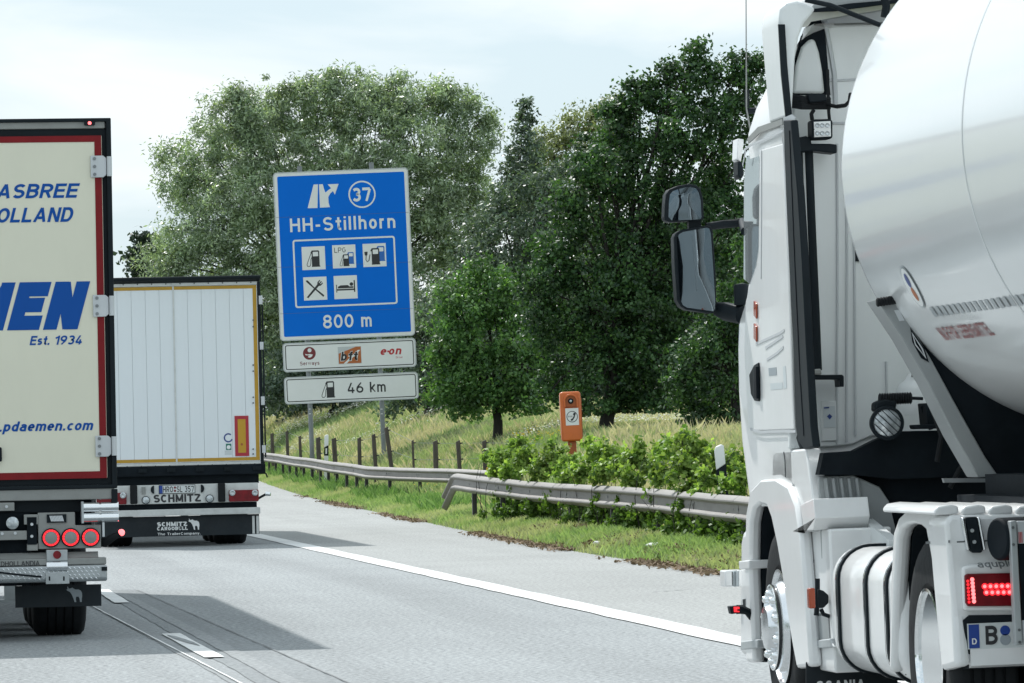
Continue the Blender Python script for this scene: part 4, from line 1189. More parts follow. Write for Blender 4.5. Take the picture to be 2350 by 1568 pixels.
T.b('logo_stripe', MB().prism([(b0_[0] + 30 * sq, b0_[1] + 2 * sq), (b0_[0] + 48 * sq, b0_[1] + 2 * sq), (b1_[0] - 5 * sq, b1_[1] - 22 * sq), (b1_[0] - 20 * sq, b1_[1] - 22 * sq)], YP - 0.0036, YP - 0.0024, 1), 'sign_white', parent=p2)
text('lettering', 'bft', 'sign_white', p2, (b0_[0] + 10 * sq, b0_[0] + 120 * sq, b0_[1] + 16 * sq, b0_[1] + 76 * sq), YP - 0.0038, 0.30, shear=0.15)
text('lettering', 'bft', 'black_text', p2, (b0_[0] + 13 * sq, b0_[0] + 117 * sq, b0_[1] + 19 * sq, b0_[1] + 73 * sq), YP - 0.006, 0.19, shear=0.15)
a, b = s4(687, 1182), s4(812, 1178)
text('lettering', 'e', 'red_print', p2, (a[0], a[0] + 36 * sq, a[1], a[1] + 35 * sq), YP - 0.0015, 0.19, shear=0.2)
T.b('logo_dot', MB().prism(circ(a[0] + 46 * sq, a[1] + 20 * sq, 6 * sq, 10), YP - 0.0012, YP, 1), 'red_print', parent=p2)
text('lettering', 'on', 'red_print', p2, (a[0] + 50 * sq, b[0], a[1], a[1] + 35 * sq), YP - 0.0015, 0.19, shear=0.2)
a, b = s4(778, 1201), s4(817, 1199)
text('lettering', 'Drive', 'red_print', p2, (a[0], b[0], a[1], a[1] + 11 * sq), YP - 0.0015, 0.12)
p3 = plate(((112, 1317), (903, 1282), (915, 1440), (126, 1472)), 'distance_plate')
c_ = s4(376, 1385)
pump(c_[0] + 4 * sq, c_[1], 50 * sq, p3, YP)
a, b = s4(492, 1409), s4(718, 1398)
text('lettering', '46 km', 'black_text', p3, (a[0], b[0], (a[1] + b[1]) / 2, (a[1] + b[1]) / 2 + 62 * sq), YP - 0.0015, 0.155, gap=0.18)
for (xa, ya), (xb, yb_) in (((212, 66), (268, 1560)), ((630, 45), (700, 1560))):
    t_, b_ = s4(xa, ya, 0.125), s4(xb, yb_, 0.125)
    xm = (t_[0] + b_[0]) / 2
    po = T.b('sign_post', MB().cyl((xm, 0.125, -0.3), (xm, 0.125, t_[1]), 0.072, n=18).cyl((xm, 0.125, t_[1]), (xm, 0.125, t_[1] + 0.02), 0.079, n=18), 'post_steel')
    mbc = MB()
    for zz in (Z1 - 0.3, Z1 - 1.3, Z0 + 0.9, Z0 + 0.25, s4(500, 1180)[1], s4(500, 1380)[1]):
        mbc.lathe([(0.080, -0.03), (0.080, 0.03)], (xm, 0.125, zz), 2, 16)
        mbc.box(xm - 0.03, xm + 0.03, 0.036, 0.055, zz - 0.03, zz + 0.03)
    T.b('post_clamp', mbc, 'galv', parent=po)
    mbc = MB()
    for yy in (1492, 1520):
        zz = s4(xb, yy)[1] - 0.05
        mbc.box(xm - 0.045, xm + 0.01, 0.047, 0.058, zz - 0.012, zz + 0.012)
    T.b('post_sticker', mbc, 'sign_white', parent=po)

# ------------------------------------------------------------------ emergency phone
bp = land_point(1316, 75.5)
bp.z -= 0.0
TP = Thing('emergency_phone', 'orange roadside emergency phone pillar with round speaker and white handset sign', 'emergency phone', bp, -0.08, 0.02)
T = TP
k6 = .28877
def s6(x, y, d=0.0): return T.xz(1071.5 + x * k6, 875 + y * k6, d)
a0, a1, b1, b0 = s6(736, 84), s6(902, 82), s6(918, 476), s6(755, 480)
x0, x1 = (a0[0] + b0[0]) / 2, (a1[0] + b1[0]) / 2
z0, z1 = (b0[1] + b1[1]) / 2, (a0[1] + a1[1]) / 2
w = x1 - x0
body = rrect(x0, x1, z0, z1, 0.045)
u_ = w / 166.0
cx, cz = x0 + 85 * u_, z1 - 76 * u_
niche = [(cx + 48 * u_ * math.cos(t), cz + 2 * u_ + 46 * u_ * math.sin(t)) for t in np.linspace(0, PI, 13)] + [(cx - 48 * u_, cz - 46 * u_), (cx + 48 * u_, cz - 46 * u_)]
bo_ = T.b('phone_case', MB().prism(body, -0.02, 0.22, 1), 'orange', bevel=0.03, seg=3)
T.b('case_front', MB().box(x0 + 0.02, x1 - 0.02, -0.034, -0.021, z0 + 0.02, cz - 50 * u_), 'orange', parent=bo_, bevel=0.008)
# hooded niche with the speaker
hood = []
o_ = [(cx + 56 * u_ * math.cos(t), cz + 4 * u_ + 54 * u_ * math.sin(t)) for t in np.linspace(0, PI, 15)] + [(cx - 56 * u_, cz - 48 * u_), (cx + 56 * u_, cz - 48 * u_)]
i_ = [(cx + 44 * u_ * math.cos(t), cz + 2 * u_ + 42 * u_ * math.sin(t)) for t in np.linspace(0, PI, 15)] + [(cx - 44 * u_, cz - 48 * u_), (cx + 44 * u_, cz - 48 * u_)]
T.b('speaker_hood', MB().ring(o_, i_, -0.055, -0.021, 1), 'orange', parent=bo_, bevel=0.006)
T.b('hood_niche', MB().prism([(a * 1.0, b) for a, b in i_], -0.026, -0.0212, 1), 'orange_dark', parent=bo_)
T.b('speaker', MB().lathe([(22 * u_, -0.024), (22 * u_, -0.036), (17 * u_, -0.038), (15 * u_, -0.030), (0.002, -0.030)], (cx, 0, cz), 1, 22), 'black', parent=bo_)
T.b('speaker_grille', MB().lathe([(11 * u_, -0.031), (9 * u_, -0.040), (0.002, -0.042)], (cx, 0, cz), 1, 14), 'lamp_clear', parent=bo_)
c0, c1 = s6(783, 354), s6(888, 216)
c0 = (x0 + 38 * u_, z1 - 270 * u_); c1 = (x0 + 143 * u_, z1 - 133 * u_)
hs = T.b('handset_sign', MB().box(c0[0], c1[0], -0.038, -0.0345, c0[1], c1[1]), 'sign_white')
sx_, sz_ = (c0[0] + c1[0]) / 2, (c0[1] + c1[1]) / 2
T.b('sign_ring', MB().ring(circ(sx_, sz_, 45 * u_, 28), circ(sx_, sz_, 40 * u_, 28), -0.0405, -0.0385, 1), 'black_text', parent=hs)
hp = [(14, 30), (26, 32), (30, 20), (24, 10), (20, -6), (10, -20), (6, -28), (-6, -34), (-14, -26), (-8, -18), (2, -14), (10, 0), (13, 12), (6, 18)]
T.b('handset_symbol', MB().prism([(sx_ + a * u_, sz_ + b * u_) for a, b in hp], -0.0405, -0.0385, 1), 'black_text', parent=hs)
text('lettering', 'SOS', 'black_text', hs, (sx_ - 34 * u_, sx_ + 2 * u_, sz_ - 4 * u_, sz_ + 8 * u_), -0.0395, 0.16)
xp0, xp1 = s6(806, 500)[0], s6(872, 500)[0]
T.b('pole', MB().box(xp0, xp1, 0.05, 0.16, -0.2, z0), 'orange_dark', bevel=0.012)
T.b('case_hinge', MB().box(x1 - 0.004, x1 + 0.012, 0.02, 0.05, z0 + 0.06, z1 - 0.1), 'orange_dark')

# ------------------------------------------------------------------ marker posts
def delineator(name, label, u, D, vtop, vmid, lean, vband, refl):
    b_ = land_point(u, D)
    Tq = Thing(name, label, 'marker post', b_, -0.1, lean, 'marker posts beside the guardrail')
    zt = Tq.xz(u, vtop)[1]; zm = Tq.xz(u, vmid)[1]; zb_ = Tq.xz(u, vband)[1]
    xc = Tq.xz(u, vmid)[0]
    hw_ = 0.062
    sec = [(xc - hw_, -0.05), (xc + hw_, -0.05), (xc + 0.02, 0.07), (xc - 0.02, 0.07)]
    Tq.b('post', MB().prism(sec, -0.2, zb_, 2), 'sign_white', bevel=0.006)
    dl = (zm - zt) * 0.0
    Tq.b('black_band', MB().loft([[(p[0], p[1], zb_ + 0.001) for p in sec], [(p[0], p[1], zm - 0.03 + (p[0] - xc + hw_) * 0.55) for p in sec]]), 'black')
    Tq.b('post_head', MB().loft([[(p[0], p[1], zm - 0.029 + (p[0] - xc + hw_) * 0.55) for p in sec], [(p[0], p[1], zt - 0.03 + (p[0] - xc) * 0.35) for p in sec], [((p[0] - xc) * .6 + xc, p[1] * .6, zt + (p[0] - xc) * 0.2) for p in sec]]), 'sign_white', bevel=0.008)
    if refl:
        Tq.b('reflector', MB().box(xc - 0.022, xc + 0.022, -0.056, -0.0505, zb_ + 0.05, zm - 0.05), 'sign_white')
    return Tq
delineator('marker_post', 'white marker post among the brambles beside the tanker cab, leaning', 1654, 59.5, 1022, 1073, 0.075, 1165, False)
delineator('marker_post', 'small marker post with white reflector bar behind the rail near the sign', 749, 143, 998, 1025, -0.035, 1046, True)

# ------------------------------------------------------------------ guardrails
def rail_profile():
    # B profile: (height, out) pairs seen along the rail, height 0..0.31 around the middle
    return [(0.150, -0.02), (0.155, 0.0), (0.150, 0.012), (0.112, 0.068), (0.100, 0.078), (0.084, 0.078), (0.074, 0.070), (0.046, 0.018), (-0.046, 0.018), (-0.074, 0.070), (-0.084, 0.078), (-0.100, 0.078), (-0.112, 0.068), (-0.150, 0.012), (-0.155, 0.0), (-0.150, -0.02)]
def rail_beam(pts, nrms, name, parent, m='rail'):
    p1 = rail_profile()
    prof = p1 + [(h * 0.97, o - 0.006) for h, o in reversed(p1)]
    n = len(prof)
    vs, fs = [], []
    for p, nrm in zip(pts, nrms):
        for h, o in prof:
            q = p + nrm * o
            vs.append((q.x, q.y, q.z + h))
    for k in range(len(pts) - 1):
        for j in range(n):
            fs.append((k * n + j, k * n + (j + 1) % n, (k + 1) * n + (j + 1) % n, (k + 1) * n + j))
    fs += [tuple(range(n))[::-1], tuple(range((len(pts) - 1) * n, len(pts) * n))]
    mb = MB().add(vs, fs)
    return build(name, mb, M[m], parent, angle=22)
def densify(pts, st=1.0):
    o = []
    for a, b in zip(pts[:-1], pts[1:]):
        n = max(1, int((b - a).length / st))
        for k in range(n): o.append(a.lerp(b, k / n))
    o.append(pts[-1])
    return o
def rail(name, label, ctrl, ends, spacing=2.0, skip=0):
    root = bpy.data.objects.new(name, None); COL.objects.link(root)
    tag(root, label, 'guardrail', 'guardrails along the shoulder')
    pts = densify(ctrl, 1.0)
    for k, p in enumerate(pts):
        p.z += 0.002 * math.sin(k * 1.7) + 0.006 * math.sin(k * 0.33 + 1)
        p.x += 0.012 * math.sin(k * 0.37)
    nrm_ = []
    for k in range(len(pts)):
        d = pts[min(k + 1, len(pts) - 1)] - pts[max(k - 1, 0)]
        d.z = 0
        d.normalize()
        q = Vector((-d.y, d.x, 0))
        nrm_.append(-q if q.x > 0 else q)
    # sections of about four metres, each a part with its own end joint
    st = 4
    for k in range(0, len(pts) - 1, st):
        seg = [Vector(p) for p in pts[k:min(k + st + 1, len(pts))]]
        if len(seg) < 2: continue
        lap = Vector((0, 0, 0.0))
        ns = nrm_[k:min(k + st + 1, len(pts))]
        seg = [p + n_ * (0.004 * ((k // st) % 2)) for p, n_ in zip(seg, ns)]
        o = rail_beam(seg, ns, 'rail_section', root)
    mbp = None
    me = None
    acc = 0.0
    last = None
    for k, p in enumerate(pts):
        if last is not None: acc += (p - last).length
        last = p
        if k >= skip and (acc >= spacing or k == skip):
            acc = 0
            g = float(zland(p.x + 0.07, p.y))
            hgt = p.z - g
            pb = MB()
            for x_ in ((0.012, 0.016), (0.016, 0.088), (0.084, 0.088)):
                pb.box(x_[0], x_[1], -0.05 if x_[1] < .05 else (-0.002 if x_[0] < 0.05 else -0.05), 0.05 if (x_[1] < .05 or x_[0] > .05) else 0.002, -hgt - 0.3, 0.10)
            q = build('rail_post', pb, M['rail_post'], root)
            q.location = p
            bb = MB()
            bb.cyl((-0.03, 0, 0), (-0.013, 0, 0), 0.018, n=8)
            w_ = build('rail_bolt', bb, M['post_steel'], q)
            # three slot holes beside each post
            hb = MB()
            for yy in (-0.6, -0.25, 0.35):
                hb.add([(-0.0145, yy, -0.012), (-0.0145, yy + 0.05, -0.02), (-0.0145, yy + 0.05, 0.0), (-0.0145, yy, 0.012)], [(0, 1, 2, 3)])
            hh = build('slot_hole', hb, M['seam'], q)
            hh['kind'] = 'stuff'
    return root
def rp(u, vtop, D):
    p = at(u, vtop, D)
    p.z -= 0.155
    return p
near = [rp(2080, 1172, 44), rp(1880, 1153, 50.5), rp(1700, 1137, 57), rp(1500, 1123, 65), rp(1350, 1113, 71.5), rp(1200, 1103, 79), rp(1110, 1095, 84), rp(1050, 1087.5, 88)]
e_ = near[-1].copy()
d_ = (near[-1] - near[-2]); d_.z = 0; d_.normalize()
near.append(at(1044, 1108, 88.6))
near.append(at(1024, 1152, 89.9))
rail('guardrail', 'near guardrail under the brambles, its far end ramped down into the grass', near, None, 4.0)
far = [rp(1150, 1082, 104), rp(1050, 1077, 107), rp(940, 1073.5, 113), rp(842, 1070, 119), rp(740, 1056, 138), rp(660, 1045.5, 156), rp(611, 1039, 169), rp(540, 1030, 195), rp(480, 1024, 230)]
rail('guardrail', 'distant guardrail below the blue sign, kinked away from the road at its near end', far, None, 4.0)

# ------------------------------------------------------------------ field fence
fence = bpy.data.objects.new('field_fence', None); COL.objects.link(fence)
tag(fence, 'old wire fence with uneven wooden posts in the meadow behind the sign', 'fence')
def c5p(x, y): return (589.3 + x * .24316, 892.9 + y * .24316)
wires = []
for (x, yt, yb, w_, lean) in ((150, 418, 560, 34, 0.0), (292, 398, 480, 30, 0), (413, 445, 620, 28, 0), (585, 458, 620, 42, 0), (742, 465, 620, 45, 0.02), (966, 460, 670, 38, -0.02), (1122, 428, 700, 38, 0.02),
                              (1288, 358, 730, 42, 0.09), (1478, 485, 740, 22, 0), (1683, 490, 760, 48, -0.02), (1912, 490, 760, 42, 0.01), (2153, 488, 760, 42, 0), (2800, 505, 790, 38, 0)):
    u, v = c5p(x, yt)
    D = float(np.interp(u, [540, 611, 660, 740, 842, 940, 1050, 1150, 1300], [195, 169, 156, 138, 119, 113, 107, 104, 96])) * 1.06 + 3
    g = land_point(u, D)
    top = at(u, v, D)
    hgt = max(top.z - g.z, 0.5)
    r_ = w_ * .24316 * D / FPX / 2
    pb = MB()
    secs = []
    for k in range(5):
        t = k / 4
        rr_ = r_ * (1.08 - 0.1 * t) * random.uniform(0.94, 1.06)
        secs.append([(rr_ * math.cos(a) + random.uniform(-.004, .004), rr_ * math.sin(a), -0.2 + t * (hgt + 0.2) + (0.02 * math.cos(a) if k == 4 else 0)) for a in np.linspace(0, 2 * PI, 9)[:-1]])
    pb.loft(secs)
    o = build('fence_post', pb, M['wood'], fence, angle=50)
    o.location = g
    o.rotation_euler = (0, -lean - 0.02, random.random() * 3)
    o.rotation_euler.z = 0
    ib = MB()
    for t in (0.95, 0.62, 0.3):
        ib.cyl((r_ * 0.9, 0, hgt * t), (r_ + 0.05, 0, hgt * t), 0.016, n=6)
    i_ = build('wire_insulator', ib, M['black'], o)
    wires.append((g, hgt, lean))
for t in (0.95, 0.62, 0.3):
    mbw = MB()
    pts = [g + Vector((0.05 - lean * h_ * t, 0, h_ * t)) for g, h_, lean in wires]
    pts.sort(key=lambda p: -p.y)
    mbw.tube(pts, 0.005, 4)
    build('fence_wire', mbw, M['post_steel'], fence)

# ------------------------------------------------------------------ tanker: tractor unit
XL = -1.24
pw = at(1780, 1430, 24.9)
TT = Thing('tanker_tractor', 'white tractor unit with tall sleeper cab, pulling the silver tank trailer', 'truck', (pw.x - XL + 0.012 * 0.5, pw.y, 0), 0, 0.012)
T = TT
def Sd(u, v, x=XL): return T.yz(u, v, x)
def Bk(u, v, y): return T.xz(u, v, y)
def side(name, pts, x0, x1, m, **k):
    return T.b(name, MB().prism([Sd(u, v, x0) for u, v in pts], x0, x1, 0), m, **k)
def back(name, pts, y0, y1, m, **k):
    return T.b(name, MB().prism([Bk(u, v, y0) for u, v in pts], y0, y1, 1), m, **k)
YW = -0.60        # rear wall of the cab
# cab shell: stacked rounded outlines following the measured front edge
limb_ = [(1717, 1160), (1708, 1095), (1697, 1010), (1690, 900), (1688, 800), (1690, 745), (1698, 690), (1705, 640), (1705, 500), (1705, 380), (1708, 310), (1716, 250), (1733, 190), (1757, 140), (1778, 95), (1792, 60)]
secs = []
prof_ = []
for u, v in limb_:
    y, z = Sd(u, v)
    prof_.append((y, z))
for (y, z) in prof_:
    w = 1.235 if z < 2.9 else 1.235 - 0.20 * ((z - 2.9) / 0.65) ** 1.6
    if 2.12 < z < 2.9: w = 1.215
    rc = 0.30
    yf = y + 0.22
    sec = [(-w, YW + 0.02, z)]
    for k in range(9):
        a = math.radians(180 - 90 * k / 8)
        sec.append((-w + rc + rc * math.cos(a), yf - rc + rc * math.sin(a), z))
    for k in range(9):
        a = math.radians(90 - 90 * k / 8)
        sec.append((w - rc + rc * math.cos(a), yf - rc + rc * math.sin(a), z))
    sec.append((w, YW + 0.02, z))
    secs.append(sec)
cab = T.b('cab', MB().loft(secs), 'cab_white', angle=40)
# door: proud skin with pressed lines, window, handle
xd = -1.246
door = side('door', [(1716, 690), (1727, 650), (1745, 600), (1748, 345), (1800, 330), (1812, 600), (1822, 900), (1826, 985), (1745, 988), (1722, 985), (1712, 800)], -1.236, xd, 'cab_white', bevel=0.006)
side('side_window', [(1708, 640), (1709, 420), (1714, 362), (1740, 348), (1744, 356), (1744, 560), (1736, 610), (1722, 652)], -1.214, -1.2175, 'window_glass')
mb = MB()
def seam(mb, pts, x, wz=0.005, th=0.003):
    q = [Sd(u, v, x) for u, v in pts]
    for a, b in zip(q[:-1], q[1:]):
        d = Vector((b[0] - a[0], b[1] - a[1]))
        n = Vector((-d.y, d.x)).normalized() * wz
        mb.prism([(a[0] + n.x, a[1] + n.y), (a[0] - n.x, a[1] - n.y), (b[0] - n.x, b[1] - n.y), (b[0] + n.x, b[1] + n.y)], x, x - th, 0)
for q in ([(1748, 345), (1748, 480), (1747, 640)], [(1708, 345), (1725, 332), (1760, 318), (1798, 300)], [(1705, 380), (1712, 345)]):
    seam(mb, q, -1.2405 if q[0][0] < 1747 else -1.2465, 0.006)
T.b('door_gap', mb, 'seam_soft', parent=door)
mb = MB()
for q in ([(1735, 790), (1768, 775), (1790, 765), (1800, 758)], [(1757, 799), (1778, 785), (1797, 772)], [(1760, 826), (1782, 812), (1798, 797)], [(1722, 985), (1745, 992), (1790, 990), (1826, 990)]):
    seam(mb, q, -1.247, 0.007, 0.002)
T.b('pressed_line', mb, 'seam_soft', parent=door)
hd = side('door_handle', [(1722, 860), (1733, 838), (1743, 832), (1745, 905), (1744, 921), (1734, 920), (1726, 905)], -1.247, -1.254, 'black', parent=door, bevel=0.004)
side('handle_grip', [(1737, 842), (1741, 842), (1742, 915), (1737, 912)], -1.2545, -1.268, 'chassis', parent=hd)
T.b('cab_roof_band', MB().prism([Sd(u, v, -1.24) for u, v in ((1716, 318), (1740, 292), (1796, 272), (1797, 286), (1745, 305), (1718, 330))], -1.236, -1.243, 0), 'grey_panel')
for (va, vb) in ((690, 732), (742, 785)):
    side('side_marker', [(1733, va), (1739, va + 8), (1739, vb), (1733, vb - 8)], -1.247, -1.256, 'amber', bevel=0.003)
mb = MB().prism([Sd(u, v, -1.2465) for u, v in ((1764, 845), (1782, 843), (1783, 861), (1765, 863))], -1.2465, -1.2475, 0)
T.b('door_emblem', mb, 'grey_text')
mb = MB().prism([Sd(u, v, -1.2465) for u, v in ((1797, 842), (1803, 840), (1806, 890), (1799, 893))], -1.2465, -1.2475, 0)
mb.prism([Sd(u, v, -1.2465) for u, v in ((1768, 880), (1796, 878), (1797, 892), (1769, 895))], -1.2465, -1.2475, 0)
T.b('door_emblem', mb, 'sticker')
# mirrors on arms (behind the plane of the front pillar)
YM = 1.02
k7 = .23917
def m7(x, y): return (1517.9 + x * k7, 392.9 + y * k7)
def mirror(name, outl, glass, label, dome=0.3):
    o = back(name, [m7(*q) for q in outl], YM, YM + 0.13, 'black', bevel=0.022, label=label)
    back('mirror_rim', [m7(*q) for q in outl], YM - 0.012, YM - 0.001, 'black', parent=o, bevel=0.006)
    q = [Bk(*m7(*g), YM - 0.014) for g in glass]
    cx = sum(a for a, b in q) / len(q); cz = sum(b for a, b in q) / len(q)
    n = len(q)
    vs, fs = [(cx, YM - 0.0165, cz)], []
    for r_ in (0.33, 0.66, 1.0):            # a gently domed glass
        vs += [(cx + (a - cx) * r_, YM - 0.0165 + 0.003 * r_ * r_ * dome, cz + (b - cz) * r_) for a, b in q]
    fs = [(0, 1 + i, 1 + (i + 1) % n) for i in range(n)]
    for k in range(2): fs += [(1 + k * n + i, 1 + (k + 1) * n + i, 1 + (k + 1) * n + (i + 1) % n, 1 + k * n + (i + 1) % n) for i in range(n)]
    g_ = T.b('mirror_glass', MB().add(vs, fs), 'mirror_glass', parent=o, angle=80)
    return o
mirror('wide_angle_mirror', [(30, 470), (36, 330), (45, 225), (75, 175), (160, 140), (270, 122), (340, 138), (378, 180), (400, 260), (408, 440), (400, 472), (80, 490)],
       [(68, 440), (72, 300), (82, 225), (110, 192), (180, 168), (270, 150), (330, 165), (358, 205), (378, 290), (385, 440), (375, 462), (100, 475)], 'small rounded mirror', 1.0)
mirror('main_mirror', [(122, 640), (140, 598), (190, 565), (440, 520), (478, 530), (494, 580), (522, 1000), (530, 1330), (510, 1362), (480, 1366), (240, 1330), (190, 1300), (152, 1240), (130, 900)],
       [(150, 640), (172, 604), (205, 585), (430, 543), (458, 550), (474, 600), (500, 980), (516, 1240), (514, 1320), (495, 1345), (245, 1310), (205, 1285), (178, 1220), (160, 900)], 'tall main mirror')
back('mirror_neck', [m7(*q) for q in ((265, 470), (375, 460), (385, 540), (265, 560))], YM + 0.02, YM + 0.08, 'black')
a = [Bk(*m7(*q), YM + 0.03) for q in ((430, 535), (600, 510), (780, 490))]
T.b('mirror_arm', MB().tube([(a[0][0], YM + 0.03, a[0][1]), (a[1][0], YM + 0.05, a[1][1]), (a[2][0], YM + 0.03, a[2][1]), (-1.21, 0.62, Sd(*m7(945, 530))[1])], [0.020, 0.022, 0.024, 0.024], 10), 'black')
a = [Bk(*m7(*q), YM + 0.05) for q in ((520, 1320), (620, 1350), (740, 1390))]
T.b('mirror_arm', MB().tube([(a[0][0], YM + 0.05, a[0][1]), (a[1][0], YM + 0.03, a[1][1]), (a[2][0], YM - 0.1, a[2][1])], [0.036, 0.05, 0.05], 12), 'black')
a, b = Bk(*m7(765, 1085), YM - 0.1), Bk(*m7(765, 1290), YM - 0.1)
T.b('kerb_camera', MB().lathe([(0.02, 0), (0.04, 0.004), (0.04, a[1] - b[1] - 0.01), (0.034, a[1] - b[1]), (0.005, a[1] - b[1] + .004)], (a[0], YM - 0.1, b[1]), 2, 14), 'black')
# sun visor end and antennas
back('sun_visor', [(1693, 318), (1707, 320), (1704, 352), (1700, 372), (1691, 366)], 1.1, 1.25, 'cab_white', bevel=0.004)
back('visor_lamp', [(1693, 368), (1704, 372), (1708, 400), (1702, 412), (1694, 405)], 1.05, 1.2, 'black', bevel=0.01)
a, b = Bk(1713, 250, 0.6), Bk(1712, -40, 0.6)
T.b('whip_antenna', MB().tube([(a[0] + 0.03, 0.6, a[1] - 0.2), (a[0], 0.6, a[1]), (b[0], 0.6, b[1])], [0.006, 0.004, 0.0025], 6), 'grey_panel')
a, b = Bk(1714, 246, 0.8), Bk(1714, 205, 0.8)
T.b('roof_marker', MB().cyl((a[0], 0.8, a[1]), (b[0], 0.8, b[1]), 0.012, n=8).cyl((a[0], 0.8, a[1] - 0.02), (a[0] + 0.12, 0.8, a[1] - 0.02), 0.016, n=8), 'black')
# side extender
side('side_extender', [(1798, 276), (1803.5, 444), (1815, 700), (1820, 787), (1825.6, 980), (1831, 1012), (1845, 1032), (1866, 1026), (1860, 980), (1849, 787), (1840, 600), (1830, 444), (1814, 276)], -1.262, -1.225, 'black', bevel=0.006)
mb = MB()
seam(mb, [(1812, 300), (1824, 600), (1836, 860), (1845, 1000)], -1.2625, 0.006)
T.b('rubber_lip', mb, 'chassis')
# roof wing, seen edge on and from behind
back('roof_wing', [(1787, 54), (1790, 22), (1804, 7), (1830, 2), (1850, 8), (1872, 20), (1862, 34), (1846, 52), (1833, 85), (1825, 130), (1821, 200), (1817, 264), (1806, 268), (1796, 160)], -0.88, -0.40, 'wall_white', bevel=0.015)
back('wing_seal', [(1786.5, 56), (1801.5, 56), (1807, 150), (1817.5, 262), (1803.5, 270), (1793, 170)], -0.90, -0.882, 'black')
back('wing_clip', [(1802, 269), (1818, 262), (1826, 270), (1822, 276), (1804, 277)], -0.91, -0.85, 'hinge')
# rear wall
wall = back('rear_wall', [(1812, 1030), (1812, 330), (1822, 250), (1828, 140), (1850, 62), (1882, 46), (1950, 34), (2040, 20), (2300, 10), (2500, 30), (2500, 1001), (2002, 1001), (1956, 1021), (1915, 1026)], YW, YW + 0.05, 'wall_white', bevel=0.008)
back('roof_spoiler', [(1858, 24), (1880, -8), (1960, -60), (2100, -110), (2500, -120), (2500, -20), (2120, 0), (2027, 9), (1916, 24)], -0.72, 0.3, 'bracket', bevel=0.01)
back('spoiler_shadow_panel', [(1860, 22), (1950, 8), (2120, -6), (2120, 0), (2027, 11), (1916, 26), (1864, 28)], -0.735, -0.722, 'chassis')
mb = MB()
p = lambda u, v, y: T.p(u, v, 1, y)
mb.tube([p(1848, 0, -0.95), p(1905, 12, -0.95), p(1950, 30, -0.95), p(2020, 58, -0.95)], 0.012, 8)
mb.tube([p(2028, -10, -0.9), p(2034, 15, -0.9), p(2030, 40, -0.9)], 0.02, 8)
T.b('spoiler_stay', mb, 'black')
back('deflector_gap', [(1816, 218), (1823, 140), (1838, 84), (1862, 50), (1884, 46), (1893, 70), (1900, 150), (1906, 218)], YW - 0.012, YW - 0.001, 'chassis')
back('deflector_panel', [(1820, 214), (1827, 150), (1840, 108), (1858, 90), (1870, 90), (1880, 120), (1888, 165), (1893, 214)], YW - 0.05, YW - 0.014, 'wall_white', bevel=0.015)
mb = MB()
for pts in ([(1893, 48), (1905, 110), (1915, 170), (1918, 240)],):
    mb.tube([p(u, v, YW - 0.01) for u, v in pts], 0.012, 6)
T.b('wall_seam', mb, 'seam_soft', parent=wall)
mb = MB()
for pts in ([(1900, 184), (1925, 185), (1965, 183)], [(1912, 283), (1945, 283)], [(1921, 330), (1922, 600), (1921, 860), (1921, 1020)], [(1942, 330), (1944, 600), (1943, 860), (1943, 1015)], [(1958, 340), (1962, 700), (1963, 1000)], [(2034, 830), (2036, 995)]):
    mb.tube([p(u, v, YW - 0.004) for u, v in pts], 0.0065, 6)
T.b('wall_seam', mb, 'seam_soft', parent=wall)
back('lock_recess', [(1962, 562), (1966, 562), (1975, 600), (1963, 600)], YW - 0.012, YW - 0.001, 'black', parent=wall)
# cables, brackets and the work lamp
mb = MB()
rr = random.Random(5)
for k in range(6):
    v0 = 222 + k * 4.5
    mb.tube([p(1814, v0 - 2, -0.78), p(1840, v0 + rr.uniform(-3, 6), -0.82), p(1870, v0 + 6 + rr.uniform(-4, 4), -0.80), p(1905, v0 + 4 + rr.uniform(-3, 3), -0.78)], 0.011, 6)
mb.tube([p(1895, 240, -0.78), p(1920, 245, -0.85), p(1940, 242, -0.95), p(1950, 232, -1.05), p(1952, 216, -1.1)], 0.010, 6)
mb.tube([p(1868, 252, -0.8), p(1862, 262, -0.8), p(1864, 276, -0.8)], 0.010, 6)
mb.tube([p(1899, 160, -0.66), p(1902, 260, -0.7), p(1904, 278, -0.74)], 0.008, 6)
T.b('cable_bundle', mb, 'rubber')
back('cable_clamp', [(1853, 217), (1862, 214), (1896, 217), (1898, 232), (1858, 236)], -0.84, -0.76, 'black', bevel=0.006)
wl = back('work_lamp', [(1863, 278), (1867, 274), (1906, 273), (1911, 278), (1911, 315), (1907, 319), (1868, 320), (1864, 315)], -0.86, -0.74, 'black', bevel=0.008)
back('lamp_lens', [(1868, 280), (1906, 278), (1907, 313), (1869, 315)], -0.867, -0.861, 'white_text', parent=wl)
mb = MB()
for u in (1876, 1887, 1899):
    for v in (288, 306):
        c_ = Bk(u, v, -0.87)
        mb.lathe([(0.011, 0.0), (0.010, -0.006), (0.004, -0.002), (0.001, -0.002)], (c_[0], -0.869, c_[1]), 1, 10)
T.b('lamp_led', mb, 'lamp_clear', parent=wl)['kind'] = 'stuff'
back('lamp_notch', [(1865.5, 293), (1870, 297), (1865.5, 301)], -0.8685, -0.8675, 'black', parent=wl)
back('lamp_bracket', [(1822, 318), (1850, 312), (1862, 318), (1862, 330), (1905, 330), (1921, 332), (1921, 352), (1900, 350), (1868, 346), (1830, 350)], -0.80, -0.66, 'black', bevel=0.006)
T.b('grab_bar', MB().tube([p(1856, 340, -0.74), p(1862, 500, -0.74), p(1871, 700, -0.74), p(1877, 850, -0.74)], 0.021, 10), 'black')
T.b('grab_bar', MB().tube([p(1836, 330, -0.74), p(1845, 600, -0.74), p(1856, 850, -0.74), p(1862, 1000, -0.74)], 0.012, 8), 'black')
